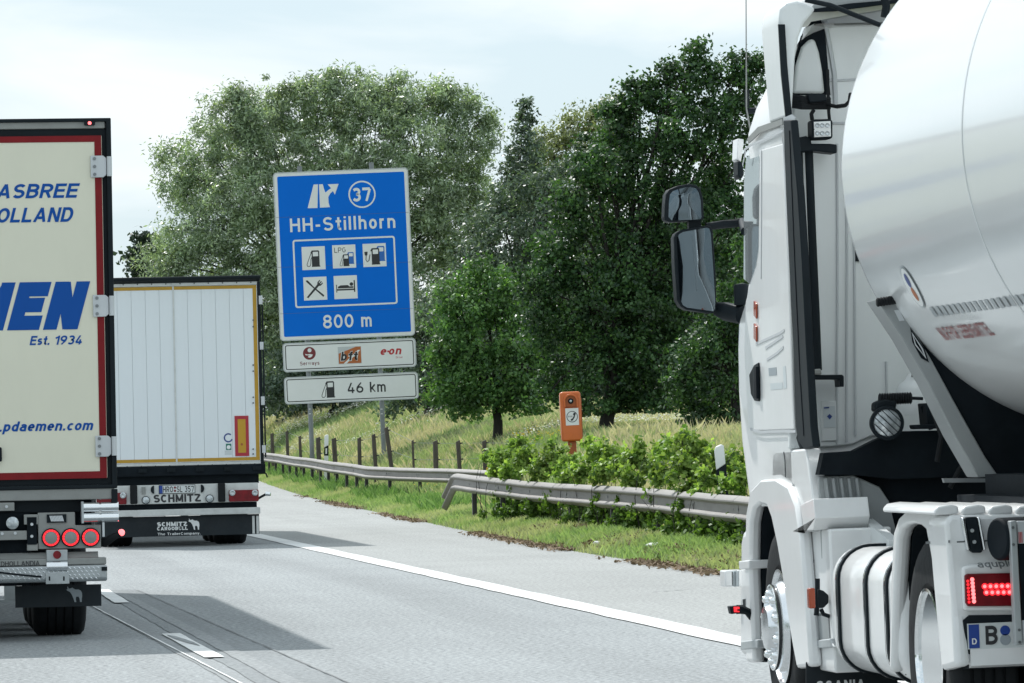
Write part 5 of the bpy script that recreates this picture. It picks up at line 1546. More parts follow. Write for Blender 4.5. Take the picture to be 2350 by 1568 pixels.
back('lower_bracket', [(1851, 861), (1933, 860), (1937, 864), (1937, 888), (1928, 888), (1927, 871), (1870, 871), (1852, 868)], -0.78, -0.64, 'black', bevel=0.004)
back('bar_foot', [(1856, 860), (1862, 848), (1884, 846), (1886, 860)], -0.79, -0.68, 'grey_panel', bevel=0.006)
fr = back('hatch_panel', [(1884, 921), (1919, 920), (1920, 1012), (1886, 1013)], YW - 0.008, YW - 0.001, 'wall_white', parent=wall, bevel=0.003)
st = back('info_sticker', [(1889.5, 933), (1916, 932), (1918, 981), (1890.5, 982)], YW - 0.0105, YW - 0.0085, 'sticker')
back('sticker_mark', [(1898, 956), (1904, 950), (1910, 956), (1904, 963)], YW - 0.0125, YW - 0.011, 'dark_blue_text', parent=st)
back('sticker_line', [(1891, 935), (1903, 934), (1903, 937), (1891, 938)], YW - 0.0125, YW - 0.011, 'dark_blue_text', parent=st)
# lower extender pipe
T.b('drain_pipe', MB().tube([p(1850, 1000, -0.72), p(1858, 1030, -0.76), p(1868, 1070, -0.80), p(1876, 1140, -0.80)], [0.05, 0.045, 0.045, 0.04], 12), 'black')
# front wheel arch, cab step panels
outer = [(1721, 1520), (1719, 1300), (1721, 1180), (1731, 1126), (1755, 1101), (1790, 1099), (1820, 1118), (1836, 1160), (1846, 1230), (1854, 1330), (1862, 1430), (1870, 1530)]
inner = [(1738, 1520), (1729, 1300), (1731, 1200), (1738, 1167), (1752, 1154), (1768, 1160), (1779, 1190), (1792, 1250), (1804, 1320), (1816, 1404), (1826, 1470), (1838, 1535)]
T.b('wheel_arch', MB().ring([Sd(*q) for q in outer], [Sd(*q) for q in inner], -1.262, -1.20, 0, False), 'cab_white', bevel=0.02, angle=50)
T.b('arch_liner', MB().ring([(y * 1.0, z + 0.02) for y, z in [Sd(*q) for q in outer]], [Sd(*q) for q in inner], -1.199, -0.80, 0, False), 'chassis', angle=50)
side('wheel_well', [(1731, 1520), (1725, 1300), (1727, 1190), (1750, 1145), (1775, 1150), (1800, 1250), (1830, 1520)], -0.84, -0.80, 'chassis')
side('arch_gap', [(1752, 1040), (1762, 1030), (1846, 1022), (1866, 1150), (1760, 1110)], -1.15, -1.0, 'chassis')
side('arch_panel', [(1774, 1042), (1780, 1036), (1848, 1030), (1864, 1140), (1868, 1215), (1838, 1160), (1822, 1114), (1792, 1094), (1772, 1096)], -1.235, -1.16, 'cab_white', bevel=0.01)
mb = MB(); seam(mb, [(1799, 1038), (1802, 1060), (1803, 1095)], -1.2355, 0.006)
T.b('panel_seam', mb, 'seam')
side('arch_sticker', [(1867, 1148), (1876, 1146), (1880, 1180), (1872, 1185)], -1.236, -1.239, 'sticker')
side('arch_tail', [(1836, 1160), (1866, 1145), (1871, 1190), (1866, 1216), (1832, 1220), (1846, 1222)], -1.262, -1.0, 'cab_white', bevel=0.01)
# front bumper corner with steps
side('front_bumper', [(1697, 1505), (1698, 1380), (1699, 1235), (1704, 1216), (1719, 1213), (1721, 1300), (1724, 1420), (1738, 1500)], -1.235, 1.235, 'cab_white', bevel=0.04, seg=3)
for (q, m) in (([(1695, 1288), (1718, 1286), (1718, 1306), (1696, 1307)], 'cab_white'), ([(1700, 1472), (1738, 1468), (1737, 1488), (1699, 1492)], 'galv')):
    side('bumper_step', q, -1.27, -1.1, m, bevel=0.006)
c_ = Sd(1690, 1330)
T.b('corner_lamp', MB().box(-1.30, -1.2, c_[0], c_[0] + 0.16, Sd(1690, 1346)[1], Sd(1690, 1309)[1]), 'cab_white', bevel=0.008)
back('lamp_glass', [(1683, 1311), (1696, 1310), (1697, 1346), (1684, 1347)], 0.80, 0.86, 'window_glass', bevel=0.004)
side('bumper_grille', [(1704, 1376), (1722, 1372), (1723, 1392), (1705, 1396)], -1.243, -1.22, 'black')
q0 = T.p(1724, 1420, 1, 0.62)
T.b('marker_stalk', MB().tube([q0, T.p(1716, 1404, 1, 0.60), T.p(1702, 1399, 1, 0.60), T.p(1690, 1399, 1, 0.60)], [0.012, 0.02, 0.024, 0.024], 8), 'black')
back('marker_head', [(1674, 1392), (1700, 1390), (1704, 1406), (1678, 1410)], 0.585, 0.66, 'black', bevel=0.004)
back('marker_lens', [(1684, 1393), (1697, 1393), (1697, 1405), (1685, 1405)], 0.578, 0.584, 'led_red')
# front wheel
tyre_ = T.b('tyre', tyre(MB(), (-1.06, 0, 0.5), 0.5, 0.315, 48), 'rubber')
rim = T.b('front_rim', MB().lathe([(0.285, -0.145), (0.288, -0.158), (0.275, -0.160), (0.262, -0.140), (0.25, -0.10), (0.236, -0.125), (0.222, -0.165), (0.205, -0.185), (0.12, -0.19), (0.118, -0.20), (0.105, -0.235), (0.02, -0.24), (0.002, -0.24)], (-1.06, 0, 0.5), 0, 48), 'alu', parent=tyre_, angle=30)
def around(name, mbf, m, n, ph):
    first = None
    for k in range(n):
        if first is None: first = q = T.b(name, mbf(), m, parent=tyre_)
        else:
            q = first.copy(); COL.objects.link(q)
        q.matrix_local = Matrix.Translation((0, 0, 0.5)) @ Matrix.Rotation(2 * PI * (k + ph) / n, 4, 'X')
around('rim_hole', lambda: MB().prism(circ(0.252, 0, 0.017, 10), -1.06 - 0.1335, -1.06 - 0.095, 0), 'chassis', 10, 0)
around('wheel_nut', lambda: MB().lathe([(0.021, -1.24), (0.021, -1.272), (0.013, -1.285), (0.002, -1.288)], (0, 0.168, 0), 0, 12), 'chrome', 10, 0.5)
T.b('nut_ring', MB().lathe([(0.212, -1.235), (0.214, -1.262), (0.204, -1.265), (0.200, -1.246)], (0, 0, 0.5), 0, 40, closed=False), 'chrome', parent=tyre_)
T.b('tyre', tyre(MB(), (1.06, 0, 0.5), 0.5, 0.315, 32), 'rubber')
# side panels between the wheel and the fuel tank
pan = side('battery_cover', [(1816, 1222), (1868, 1216), (1902, 1214), (1910, 1400), (1916, 1545), (1860, 1535), (1840, 1510), (1830, 1420)], -1.20, -0.9, 'cab_white', bevel=0.012)
mb = MB()
for q in ([(1820, 1223), (1832, 1330), (1842, 1400), (1850, 1500)], [(1827, 1290), (1840, 1286), (1868, 1289)], [(1833, 1360), (1880, 1352)], [(1842, 1415), (1890, 1410)], [(1844, 1482), (1905, 1478)]):
    seam(mb, q, -1.2015, 0.006)
T.b('cover_gap', mb, 'seam', parent=pan)
side('latch_block', [(1823, 1336), (1845, 1334), (1847, 1364), (1826, 1367)], -1.2045, -1.225, 'cab_white', bevel=0.004)
side('step_board', [(1848, 1472), (1905, 1466), (1912, 1486), (1850, 1490)], -1.22, -1.0, 'galv', bevel=0.006)
side('step_recess', [(1842, 1418), (1902, 1412), (1905, 1465), (1848, 1470)], -1.2018, -1.205, 'bracket')
side('inner_panel', [(1868, 1180), (1900, 1172), (1952, 1170), (1990, 1200), (2040, 1240), (2040, 1262), (1905, 1262), (1872, 1262)], -1.0, -0.95, 'wall_white')
mb = MB()
for u in (1895, 1912, 1930, 1948, 1966):
    mb.tube([p(u, 1098, -1.13), p(u + 10, 1180, -1.13), p(u + 18, 1262, -1.13)], 0.012, 6)
T.b('panel_rib', mb, 'bracket')
back('chassis_cover', [(1878, 1094), (1960, 1091), (2019, 1118), (2040, 1150), (2056, 1215), (2060, 1290), (1888, 1290)], -1.12, -1.09, 'bracket', bevel=0.006)
back('mud_bracket', [(1871, 1153), (1884, 1150), (1934, 1166), (1938, 1174), (1930, 1182), (1872, 1196)], -1.18, -1.15, 'galv', bevel=0.004)
c_ = Bk(1928, 1174, -1.19)
T.b('bracket_bolt', MB().cyl((c_[0], -1.19, c_[1]), (c_[0], -1.175, c_[1]), 0.013, n=8), 'seam')
# reflector lamp on a stalk
T.b('side_lamp', MB().box(-1.33, -1.30, Sd(1872, 1390, -1.3)[0], Sd(1876, 1390, -1.3)[0] + 0.1, Sd(1874, 1397, -1.3)[1], Sd(1874, 1350, -1.3)[1]), 'amber', bevel=0.006)
back('lamp_holder', [(1877, 1352), (1890, 1356), (1902, 1366), (1902, 1384), (1890, 1396), (1878, 1396)], -1.28, -1.22, 'black', bevel=0.006)
T.b('lamp_cable', MB().tube([p(1876, 1328, -1.25), p(1876, 1345, -1.25), p(1874, 1405, -1.25), p(1873, 1413, -1.25)], 0.012, 6).tube([p(1884, 1398, -1.25), p(1890, 1410, -1.25), p(1904, 1415, -1.25)], 0.010, 6), 'black')
# fuel tank with straps
xa, xb, za, zb_ = -1.225, -0.50, 0.345, 0.925
def tank_sec(y, g=0.0, r=0.15):
    return [(x, y, z) for x, z in rrect(xa - g, xb + g, za - g, zb_ + g, r + g, 7)]
yA, yB = Sd(1902, 1400)[0], -3.05
ft = T.b('fuel_tank', MB().loft([tank_sec(yA, -0.035), tank_sec(yA - 0.02, -0.01), tank_sec(yA - 0.05), tank_sec(yB + 0.05), tank_sec(yB + 0.02, -0.01), tank_sec(yB, -0.035)]), 'cab_white', angle=50)
for u in (1920, 1983, 2030):
    y = Sd(u, 1400)[0]
    T.b('tank_strap', MB().loft([tank_sec(y + 0.030, 0.006), tank_sec(y + 0.030, 0.012), tank_sec(y - 0.030, 0.012), tank_sec(y - 0.030, 0.006)]), 'black', parent=ft, angle=30)
    T.b('strap_band', MB().loft([tank_sec(y + 0.006, 0.0125), tank_sec(y + 0.006, 0.015), tank_sec(y - 0.010, 0.015), tank_sec(y - 0.010, 0.0125)]), 'chrome', parent=ft, angle=30)
yc = Sd(1976, 1230)[0]
T.b('filler_cap', MB().lathe([(0.055, 0.0), (0.055, 0.03), (0.07, 0.032), (0.07, 0.06), (0.05, 0.066), (0.002, 0.068)], (-1.02, yc, zb_ - 0.005), 2, 20), 'galv', parent=ft)
T.b('cap_lever', MB().box(-1.08, -0.96, yc - 0.012, yc + 0.012, zb_ + 0.06, zb_ + 0.08), 'black', parent=ft)
# rear wheel, fender
yr = Sd(2120, 1463)[0]
for sx in (-1, 1):
    for xx in (1.075, 0.76):
        t = T.b('tyre', tyre(MB(), (sx * xx, yr, 0.5), 0.5, 0.29, 48), 'rubber')
        if xx > 1: tw = t
    T.b('rear_rim', MB().lathe([(0.285, sx * 0.135), (0.289, sx * 0.148), (0.276, sx * 0.15), (0.268, sx * 0.12), (0.262, sx * 0.02), (0.250, sx * -0.03), (0.205, sx * -0.06), (0.14, sx * -0.065), (0.135, sx * 0.06), (0.125, sx * 0.08), (0.002, sx * 0.085)], (sx * 1.075, yr, 0.5), 0, 48), 'chrome', parent=tw, angle=30)
o_ = [(2044, 1545), (2047, 1349), (2054, 1222), (2066, 1188), (2084, 1170), (2108, 1163), (2132, 1166), (2152, 1178), (2166, 1205), (2178, 1280), (2186, 1349), (2193, 1440), (2199, 1530)]
i_ = [(2052, 1540), (2058, 1349), (2065, 1236), (2072, 1215), (2084, 1206), (2100, 1203), (2116, 1206), (2128, 1216), (2136, 1257), (2144, 1300), (2151, 1349), (2159, 1455), (2164, 1540)]
T.b('rear_fender', MB().ring([Sd(*q) for q in o_], [Sd(*q) for q in i_], -1.25, -1.185, 0, False), 'cab_white', bevel=0.025, seg=3, angle=50)
T.b('fender_top', MB().ring([Sd(*q) for q in o_], [Sd(u + (2112 - u) * 0.06, v + 5) for u, v in o_], -1.184, -0.72, 0, False), 'cab_white', angle=50)
T.b('fender_liner', MB().ring([Sd(u + (2112 - u) * 0.065, v + 6) for u, v in o_], [Sd(*q) for q in i_], -1.183, -0.72, 0, False), 'chassis', angle=50)
side('fender_lining', [(2056, 1540), (2062, 1240), (2085, 1200), (2118, 1200), (2136, 1257), (2166, 1540)], -0.80, -0.72, 'chassis')
mb = MB(); seam(mb, [(2126, 1246), (2150, 1244), (2180, 1243)], -1.2515, 0.005)
T.b('fender_seam', mb, 'seam')
# rear body panel with lamp and plate
YR = Sd(2192, 1440)[0]
zt = Bk(2200, 1180, YR)[1]
rb = back('rear_panel', [(2168, 1200), (2180, 1182), (2600, 1176), (2600, 1524), (2205, 1526), (2196, 1500), (2182, 1349), (2176, 1280)], YR, YR + 0.35, 'cab_white', bevel=0.03, seg=3)
mb = MB()
for k in range(6):
    u = 2140 + k * 62
    q = [Bk(u + a, b, YR + 0.05) for a, b in ((0, 1172), (10, 1162), (40, 1157), (56, 1162), (58, 1180), (0, 1182))]
    mb.prism(q, YR + 0.02, YR + 1.1, 1)
T.b('fender_top_wave', mb, 'cab_white', bevel=0.012)
mb = MB()
a = [Bk(2196, 1244, YR - 0.001), Bk(2600, 1241, YR - 0.001)]
mb.box(a[0][0], a[1][0], YR - 0.002, YR + 0.01, a[0][1] - 0.003, a[0][1] + 0.003)
T.b('panel_seam', mb, 'seam', parent=rb)
back('lamp_housing', [(2208, 1302), (2226, 1296), (2600, 1292), (2600, 1400), (2212, 1402)], YR - 0.035, YR - 0.001, 'cab_white', bevel=0.012, parent=rb)
tl_ = back('tail_lamp', [(2214, 1320), (2222, 1317), (2440, 1313), (2440, 1390), (2222, 1392), (2216, 1384)], YR - 0.055, YR - 0.036, 'lamp_red', bevel=0.006)
mb = MB(); mh = MB()
for k in range(7):
    c_ = Bk(2221 + k * 0.5, 1334 + k * 8.0, YR - 0.056); mb.prism(circ(c_[0], c_[1], 0.006, 8), YR - 0.058, YR - 0.0555, 1)
    c_ = Bk(2231 + k * 0.7, 1330 + k * 8.4, YR - 0.056); mh.prism(circ(c_[0], c_[1], 0.0085, 8), YR - 0.059, YR - 0.0555, 1)
for k in range(12):
    for j in range(2):
        c_ = Bk(2260 + k * 13.2 + j * 4, 1346 - k * 0.2 + j * 14, YR - 0.056)
        mb.prism(circ(c_[0], c_[1], 0.0135, 10), YR - 0.058, YR - 0.0555, 1)
        mh.prism(circ(c_[0] - 0.001, c_[1], 0.0075, 8), YR - 0.0605, YR - 0.0585, 1)
T.b('lit_led', mb, 'led_red', parent=tl_)['kind'] = 'stuff'
T.b('led_core', mh, 'led_hot', parent=tl_)['kind'] = 'stuff'
back('plate_recess', [(2210, 1424), (2224, 1412), (2600, 1408), (2600, 1500), (2218, 1502)], YR - 0.012, YR - 0.001, 'black', bevel=0.004, parent=rb)
mbx = [Bk(*q, YR - 0.03) for q in ((2221, 1432), (2221, 1491), (2540, 1486))]
x0, z1_, z0_ = mbx[0][0], mbx[0][1], mbx[1][1]
h_ = z1_ - z0_
pt = T.b('number_plate', MB().box(x0, x0 + 0.52, YR - 0.022, YR - 0.013, z0_, z1_), 'plate_white')
T.b('plate_band', MB().box(x0 + 0.004, x0 + 0.048, YR - 0.0245, YR - 0.0225, z0_ + 0.004, z1_ - 0.004), 'plate_blue', parent=pt)
text('lettering', 'D', 'white_text', pt, (x0 + 0.016, x0 + 0.036, z0_ + 0.02, z0_ + 0.045), YR - 0.0255, 0.18)
bx = [Bk(u, 1460, YR - 0.03)[0] for u in (2262.5, 2290, 2298, 2326)]
text('lettering', 'B', 'black_text', pt, (bx[0], bx[1], z0_ + 0.016, z1_ - 0.012), YR - 0.024, 0.19)
text('lettering', 'IK 4', 'black_text', pt, (bx[3], x0 + 0.5, z0_ + 0.016, z1_ - 0.012), YR - 0.024, 0.17) if False else text('lettering', 'I', 'black_text', pt, (bx[3], bx[3] + 0.012, z0_ + 0.012, z1_ - 0.012), YR - 0.024, 0.3)
cxs = (bx[1] + bx[3]) / 2
T.b('plate_seal', MB().prism(circ(cxs, z1_ - 0.034, 0.021, 16), YR - 0.0245, YR - 0.0225, 1), 'plate_blue', parent=pt)
T.b('plate_seal', MB().prism(circ(cxs, z0_ + 0.034, 0.023, 16), YR - 0.0245, YR - 0.0225, 1), 'grey_text', parent=pt)
back('latch_strap', [(2216, 1187), (2242, 1186), (2256, 1266), (2250, 1269), (2234, 1269), (2226, 1264)], YR - 0.03, YR - 0.001, 'black', bevel=0.006)
for q in ([(2206, 1189), (2214, 1187), (2226, 1262), (2220, 1264)], [(2243, 1186), (2250, 1188), (2264, 1260), (2258, 1266)]):
    back('latch_rail', q, YR - 0.04, YR - 0.001, 'alu', bevel=0.006)
for u, v in ((2231.5, 1218), (2236.5, 1244)):
    c_ = Bk(u, v, YR - 0.04); T.b('latch_bolt', MB().cyl((c_[0], YR - 0.04, c_[1]), (c_[0], YR - 0.03, c_[1]), 0.008, n=8), 'galv')
a = T.rect(2243, 1286, 2326, 1303.5, YR - 0.04)
text('lettering', 'aquplin', 'post_steel', T.o, (a[0], a[1] + 0.02, a[2] - 0.004, a[3]), YR - 0.037, 0.15, shear=-0.2, gap=0.1) 
# drum and bolted post standing behind the lamp
c0 = Bk(2288, 1238, YR - 0.15)
T.b('air_drum', MB().cyl((c0[0], YR - 0.15, c0[1]), (c0[0] + 0.4, YR - 0.02, c0[1]), 0.088, n=32), 'chassis', bevel=0.01)
T.b('drum_cap', MB().cyl((c0[0] - 0.006, YR - 0.152, c0[1]), (c0[0] - 0.0005, YR - 0.1502, c0[1]), 0.087, n=32), 'grey_panel') if False else None
po = back('tail_post', [(2318, 1196), (2333, 1195), (2347, 1480), (2331, 1482)], YR - 0.25, YR - 0.20, 'galv', bevel=0.004)
mb = MB()
for u, v in ((2324, 1211), (2325.5, 1250), (2339, 1446), (2340, 1474)):
    c_ = Bk(u, v, YR - 0.25); mb.cyl((c_[0], YR - 0.258, c_[1]), (c_[0], YR - 0.2505, c_[1]), 0.006, n=8)
T.b('post_bolt', mb, 'seam', parent=po)
back('tail_board', [(2334, 1196), (2420, 1194), (2424, 1246), (2337, 1248)], YR - 0.24, YR - 0.22, 'hinge', bevel=0.003)
back('tail_board', [(2337, 1249), (2424, 1247), (2428, 1420), (2346, 1423)], YR - 0.235, YR - 0.215, 'chassis')
back('tail_board', [(2346, 1424), (2428, 1421), (2430, 1478), (2349, 1480)], YR - 0.24, YR - 0.22, 'hinge', bevel=0.003)
a = [Bk(u, 1232, YR - 0.243) for u in (2338, 2346)]
mb = MB()
for k in range(3): mb.box(a[0][0] + k * 0.006, a[0][0] + k * 0.006 + 0.003, YR - 0.2425, YR - 0.2405, Bk(2340, 1243, YR)[1], Bk(2340, 1218, YR)[1])
T.b('board_print', mb, 'red_print')
# dark underside, frame, fifth wheel
mb = MB()
for sx in (-0.42, 0.42): mb.box(sx - 0.05, sx + 0.05, -4.3, 1.0, 0.62, 0.92)
mb.box(-1.0, 1.1, -1.05, YW + 0.02, 0.55, 1.34)
mb.box(-0.95, 1.1, -1.08, 0.9, 0.45, 1.0)
T.b('chassis_frame', mb, 'chassis')
mb = MB()
mb.box(-1.1, 1.2, YR + 0.36, YR + 0.4, 0.35, 0.95)
mb.box(-0.7, 0.9, -4.0, -1.6, 0.5, 0.75)
T.b('gearbox_block', mb, 'chassis')
T.b('fifth_wheel', MB().lathe([(0.45, 0), (0.5, 0.02), (0.5, 0.06), (0.2, 0.08), (0.01, 0.08)], (0, -3.2, 1.08), 2, 28).box(-0.55, 0.55, -3.4, -3.0, 0.95, 1.07), 'chassis')
mb = MB()
for q in ([(1890, 1040), (1960, 1035), (2010, 1010), (2060, 990), (2300, 985), (2300, 1090), (2050, 1100), (1960, 1090), (1880, 1090)],):
    mb.prism([Bk(*r_, -1.16) for r_ in q], -1.16, -1.06, 1)
T.b('engine_shroud', mb, 'chassis')
# lamps and filter behind the cab
c0 = Bk(2035, 971, -1.3); r_ = 0.078
hs = T.b('search_lamp', MB().lathe([(0.03, 0.16), (0.065, 0.10), (r_, 0.02), (r_ + 0.004, 0.0), (r_ + 0.002, -0.02), (r_ - 0.010, -0.022), (r_ - 0.012, -0.01)], (c0[0], -1.3, c0[1]), 1, 32), 'black')
T.b('lamp_lens', MB().lathe([(r_ - 0.013, -0.012), (r_ - 0.035, -0.022), (0.002, -0.026)], (c0[0], -1.3, c0[1]), 1, 28), 'lamp_clear', parent=hs)
mb = MB()
for k in range(-2, 3):
    d = k * 0.024; l_ = math.sqrt((r_ - 0.012) ** 2 - d * d)
    a_ = (0.7071 * (d + l_), 0.7071 * (d - l_)); b__ = (0.7071 * (d - l_), 0.7071 * (d + l_))
    mb.tube([(c0[0] + a_[0], -1.332, c0[1] + a_[1]), (c0[0] + b__[0], -1.332, c0[1] + b__[1])], 0.0022, 5)
T.b('lamp_guard', mb, 'black', parent=hs)
h0, h1 = Bk(2017, 916, -1.25), Bk(2092, 914, -1.25)
mb = MB()
n = 26
prof = [(0.022 + 0.008 * (k % 2), (h1[0] - h0[0]) * k / n) for k in range(n + 1)]
mb.lathe(prof, (h0[0], -1.25, (h0[1] + h1[1]) / 2), 0, 16)
T.b('bellows_hose', mb, 'rubber', angle=20)
T.b('hose_rod', MB().tube([p(2090, 914, -1.25), p(2118, 915, -1.25)], 0.008, 6), 'black')
back('lamp_mount', [(2008, 925), (2030, 915), (2060, 920), (2055, 945), (2008, 945)], -1.28, -1.18, 'black', bevel=0.01)
c0 = Bk(2104, 905, -0.95)
T.b('air_filter', MB().lathe([(0.09, -0.1), (0.09, 0.02), (0.075, 0.05), (0.04, 0.075), (0.03, 0.10), (0.002, 0.102)], (c0[0], -0.9, c0[1]), 2, 24), 'wall_white')
T.b('filter_handle', MB().tube([p(2093, 866, -0.95), p(2094, 857, -0.95), p(2118, 857, -0.95), p(2119, 866, -0.95)], 0.006, 6), 'grey_panel')
mb = MB()
mb.tube([p(2120, 930, -1.2), p(2130, 960, -1.2), p(2140, 985, -1.2)], 0.02, 8)
mb.prism([Bk(*q, -1.3) for q in ((2125, 925), (2190, 930), (2200, 975), (2130, 975))], -1.3, -1.1, 1)
mb.prism([Bk(*q, -1.4) for q in ((2105, 975), (2230, 970), (2240, 982), (2108, 985))], -1.42, -1.2, 1)
T.b('coupling_block', mb, 'chassis', bevel=0.006)
back('coupling_label', [(2191, 1006), (2203, 1006), (2203, 1036), (2192, 1037)], -1.47, -1.45, 'dark_blue_text')
mb = MB()
for q in ([(2150, 950), (2165, 975), (2185, 950), (2205, 990), (2215, 1060)], [(2140, 940), (2160, 1000), (2150, 1060)], [(2230, 1040), (2200, 1080), (2180, 1120)]):
    mb.tube([p(u, v, -1.5) for u, v in q], 0.012, 8)
T.b('air_line', mb, 'rubber')
# mud flap behind the front wheel with cut-off lettering low down
fl = back('mud_flap', [(1850, 1520), (2060, 1515), (2060, 1600), (1850, 1605)], -0.95, -0.94, 'flap')
a = T.rect(1874, 1561, 1985, 1585, -0.953)
text('lettering', 'SCANIA', 'white_text', fl, a, -0.953, 0.2)

# ------------------------------------------------------------------ tanker: tank trailer
yt0 = 22.45
pc = at(2530, 385, yt0 / FW.y * 0.995)
TK = Thing('tank_trailer', 'silvery white glossy tank trailer at the right edge, riding on the white tractor', 'trailer', (pc.x, yt0, 0), 0, 0.012)
T = TK
c_ = T.p(2530, 385, 1, 0.0)
cxk, czk = c_.x, c_.z
RK = abs(T.p(1932, 420, 1, 0.0).x - cxk)
LEN = 12.2
prof = [(0.01, 0.40), (RK * 0.45, 0.37), (RK * 0.8, 0.25), (RK * 0.95, 0.11), (RK * 0.995, 0.012), (RK, -0.004), (RK, -0.03)]
for k in range(1, 25): prof.append((RK + 0.0022 * math.sin(k * 2.1), -LEN * k / 24))
prof += [(RK * 0.9, -LEN - 0.2), (RK * 0.5, -LEN - 0.33), (0.01, -LEN - 0.36)]
tank = T.b('tank_shell', MB().lathe(prof, (cxk, 0, czk), 1, 128), 'tank', angle=60)
def hit(u, v):
    d = T.Mi.to_3x3() @ ray(u, v)
    ox, oz = T.c.x - cxk, T.c.z - czk
    A = d.x ** 2 + d.z ** 2; B_ = 2 * (ox * d.x + oz * d.z); C_ = ox ** 2 + oz ** 2 - RK ** 2
    disc = B_ * B_ - 4 * A * C_
    if disc < 0: disc = 0
    t = (-B_ - math.sqrt(disc)) / (2 * A)
    q = T.c + t * d
    return q.y, math.atan2(q.z - czk, q.x - cxk)
def skin(y, th, lift=0.004):
    return (cxk + (RK + lift) * math.cos(th), y, czk + (RK + lift) * math.sin(th))
def skin_patch(mb, y0, y1, t0, t1, lift=0.004, n=4):
    vs, fs = [], []
    for k in range(n + 1):
        t = t0 + (t1 - t0) * k / n
        vs += [skin(y0, t, lift), skin(y1, t, lift)]
    for k in range(n): fs.append((2 * k, 2 * k + 1, 2 * k + 3, 2 * k + 2))
    mb.add(vs, fs)
for (u, v) in ((2215, 400), ):
    yy = hit(u, v)[0]
    for yq in (yy, yy - 3.0, yy - 6.0):
        T.b('weld_ring', MB().lathe([(RK + 0.0005, 0.007), (RK + 0.0025, 0.003), (RK + 0.0025, -0.003), (RK + 0.0005, -0.007)], (cxk, yq, czk), 1, 128, closed=False), 'tank', parent=tank)
M['tank_grey'] = mat('grey_tank_print', (0.30, 0.34, 0.36), 0.3, coat=0.2)
ya, ta = hit(2139, 715)
yb2, tb2 = hit(2345, 684)
tm = ta
yd = (yb2 - ya) / 14.0
mb = MB()
th_top = hit(2139, 705)[1]; th_bot = hit(2139, 728)[1]
for k in range(40):
    y0 = ya + 0.9 * k * yd * 0.97
    skin_patch(mb, y0, y0 + yd * 0.56, th_top, th_bot, 0.0035)
T.b('dash_stripe', mb, 'tank_grey', parent=tank)
y0, t1 = hit(2148, 752); y1, _ = hit(2266, 745); t0 = hit(2170, 781)[1]
M['tank_red'] = mat('red_tank_print', (0.22, 0.035, 0.035), 0.35)
text('lettering', 'NUR FUR LEBENSMITTEL', 'tank_red', tank, None, 0, 0.19, fn=lambda a, b, o: skin(y0 + a * (y1 - y0), t0 + b * (t1 - t0), 0.0035 + o))
# umlaut dots
mb = MB()
for f in (0.253, 0.268): skin_patch(mb, y0 + f * (y1 - y0), y0 + (f + 0.008) * (y1 - y0), t1 + 0.006, t1 + 0.016, 0.0035)
T.b('umlaut', mb, 'tank_red', parent=tank)
# roundel next to the support
yy, tt = hit(2094, 660)
def disc(name, r, m, lift, dt=0.0):
    vs = [skin(yy, tt + dt, lift)] + [skin(yy + r * math.cos(a) * 1.0, tt + dt + r * math.sin(a) / RK, lift) for a in np.linspace(0, 2 * PI, 25)[:-1]]
    T.b(name, MB().add(vs, [(0, 1 + k, 1 + (k + 1) % 24) for k in range(24)]), m, parent=tank)
disc('roundel', 0.105, 'tank_grey', 0.003)
disc('roundel_field', 0.095, 'white_text', 0.0045)
disc('roundel_mark', 0.034, 'orange_print', 0.006, 0.025)
disc('roundel_mark', 0.034, 'dark_blue_text', 0.006, -0.03)
# front support: bright rim along the shell, grey side plate, dark gusset
pts = [(2013, 565), (2030, 580), (2050, 604), (2066, 632), (2090, 676), (2121, 724), (2143, 755), (2167, 783), (2196, 819), (2229, 854), (2260, 885), (2290, 912), (2348, 943), (2420, 972), (2520, 990)]
T.b('support_rim', MB().tube([T.p(u, v, 1, -0.28) for u, v in pts], 0.012, 8), 'tank')
def bk(u, v, y): return T.xz(u, v, y)
yS = -0.30
T.b('support_gusset', MB().prism([bk(u, v, yS) for u, v in [(2036, 692), (2062, 686), (2085, 692), (2100, 705)] + [(u + 2, v + 4) for u, v in pts[5:13]] + [(2420, 985), (2420, 1096), (2262, 1096)]], yS, yS + 0.20, 1), 'chassis')
sp = T.b('support_plate', MB().prism([bk(u, v, yS - 0.03) for u, v in ((2012, 688), (2060, 697), (2090, 745), (2140, 830), (2200, 940), (2262, 1050), (2292, 1094), (2246, 1096), (2190, 1000), (2130, 880), (2072, 778))], yS - 0.03, yS + 0.22, 1), 'bracket', bevel=0.006)
T.b('plate_window', MB().prism([bk(u, v, yS - 0.034) for u, v in ((2052, 712), (2064, 711), (2076, 736), (2064, 737))], yS - 0.034, yS - 0.031, 1).prism([bk(u, v, yS - 0.034) for u, v in ((2068, 711), (2079, 710), (2092, 735), (2080, 736))], yS - 0.034, yS - 0.031, 1), 'hinge', parent=sp)
T.b('plate_shield', MB().prism([bk(u, v, yS - 0.034) for u, v in ((2089, 752), (2122, 800), (2132, 832), (2114, 822), (2094, 785))], yS - 0.034, yS - 0.031, 1), 'chassis', parent=sp)
T.b('plate_emblem', MB().ring([bk(u, v, yS - 0.036) for u, v in ((2092, 762), (2118, 800), (2126, 824), (2100, 792))], [bk(u, v, yS - 0.036) for u, v in ((2096, 770), (2115, 801), (2121, 816), (2102, 790))], yS - 0.036, yS - 0.0345, 1), 'hinge', parent=sp)
mb = MB()
n = 9
for k in range(n):
    u = 2014 + k * 6.5; v = 694 - k * 1.0
    q = T.p(u, v, 1, yS - 0.05)
    mb.lathe([(0.016, -0.005), (0.021, 0.0), (0.021, 0.006), (0.016, 0.010)], q, 0, 12)
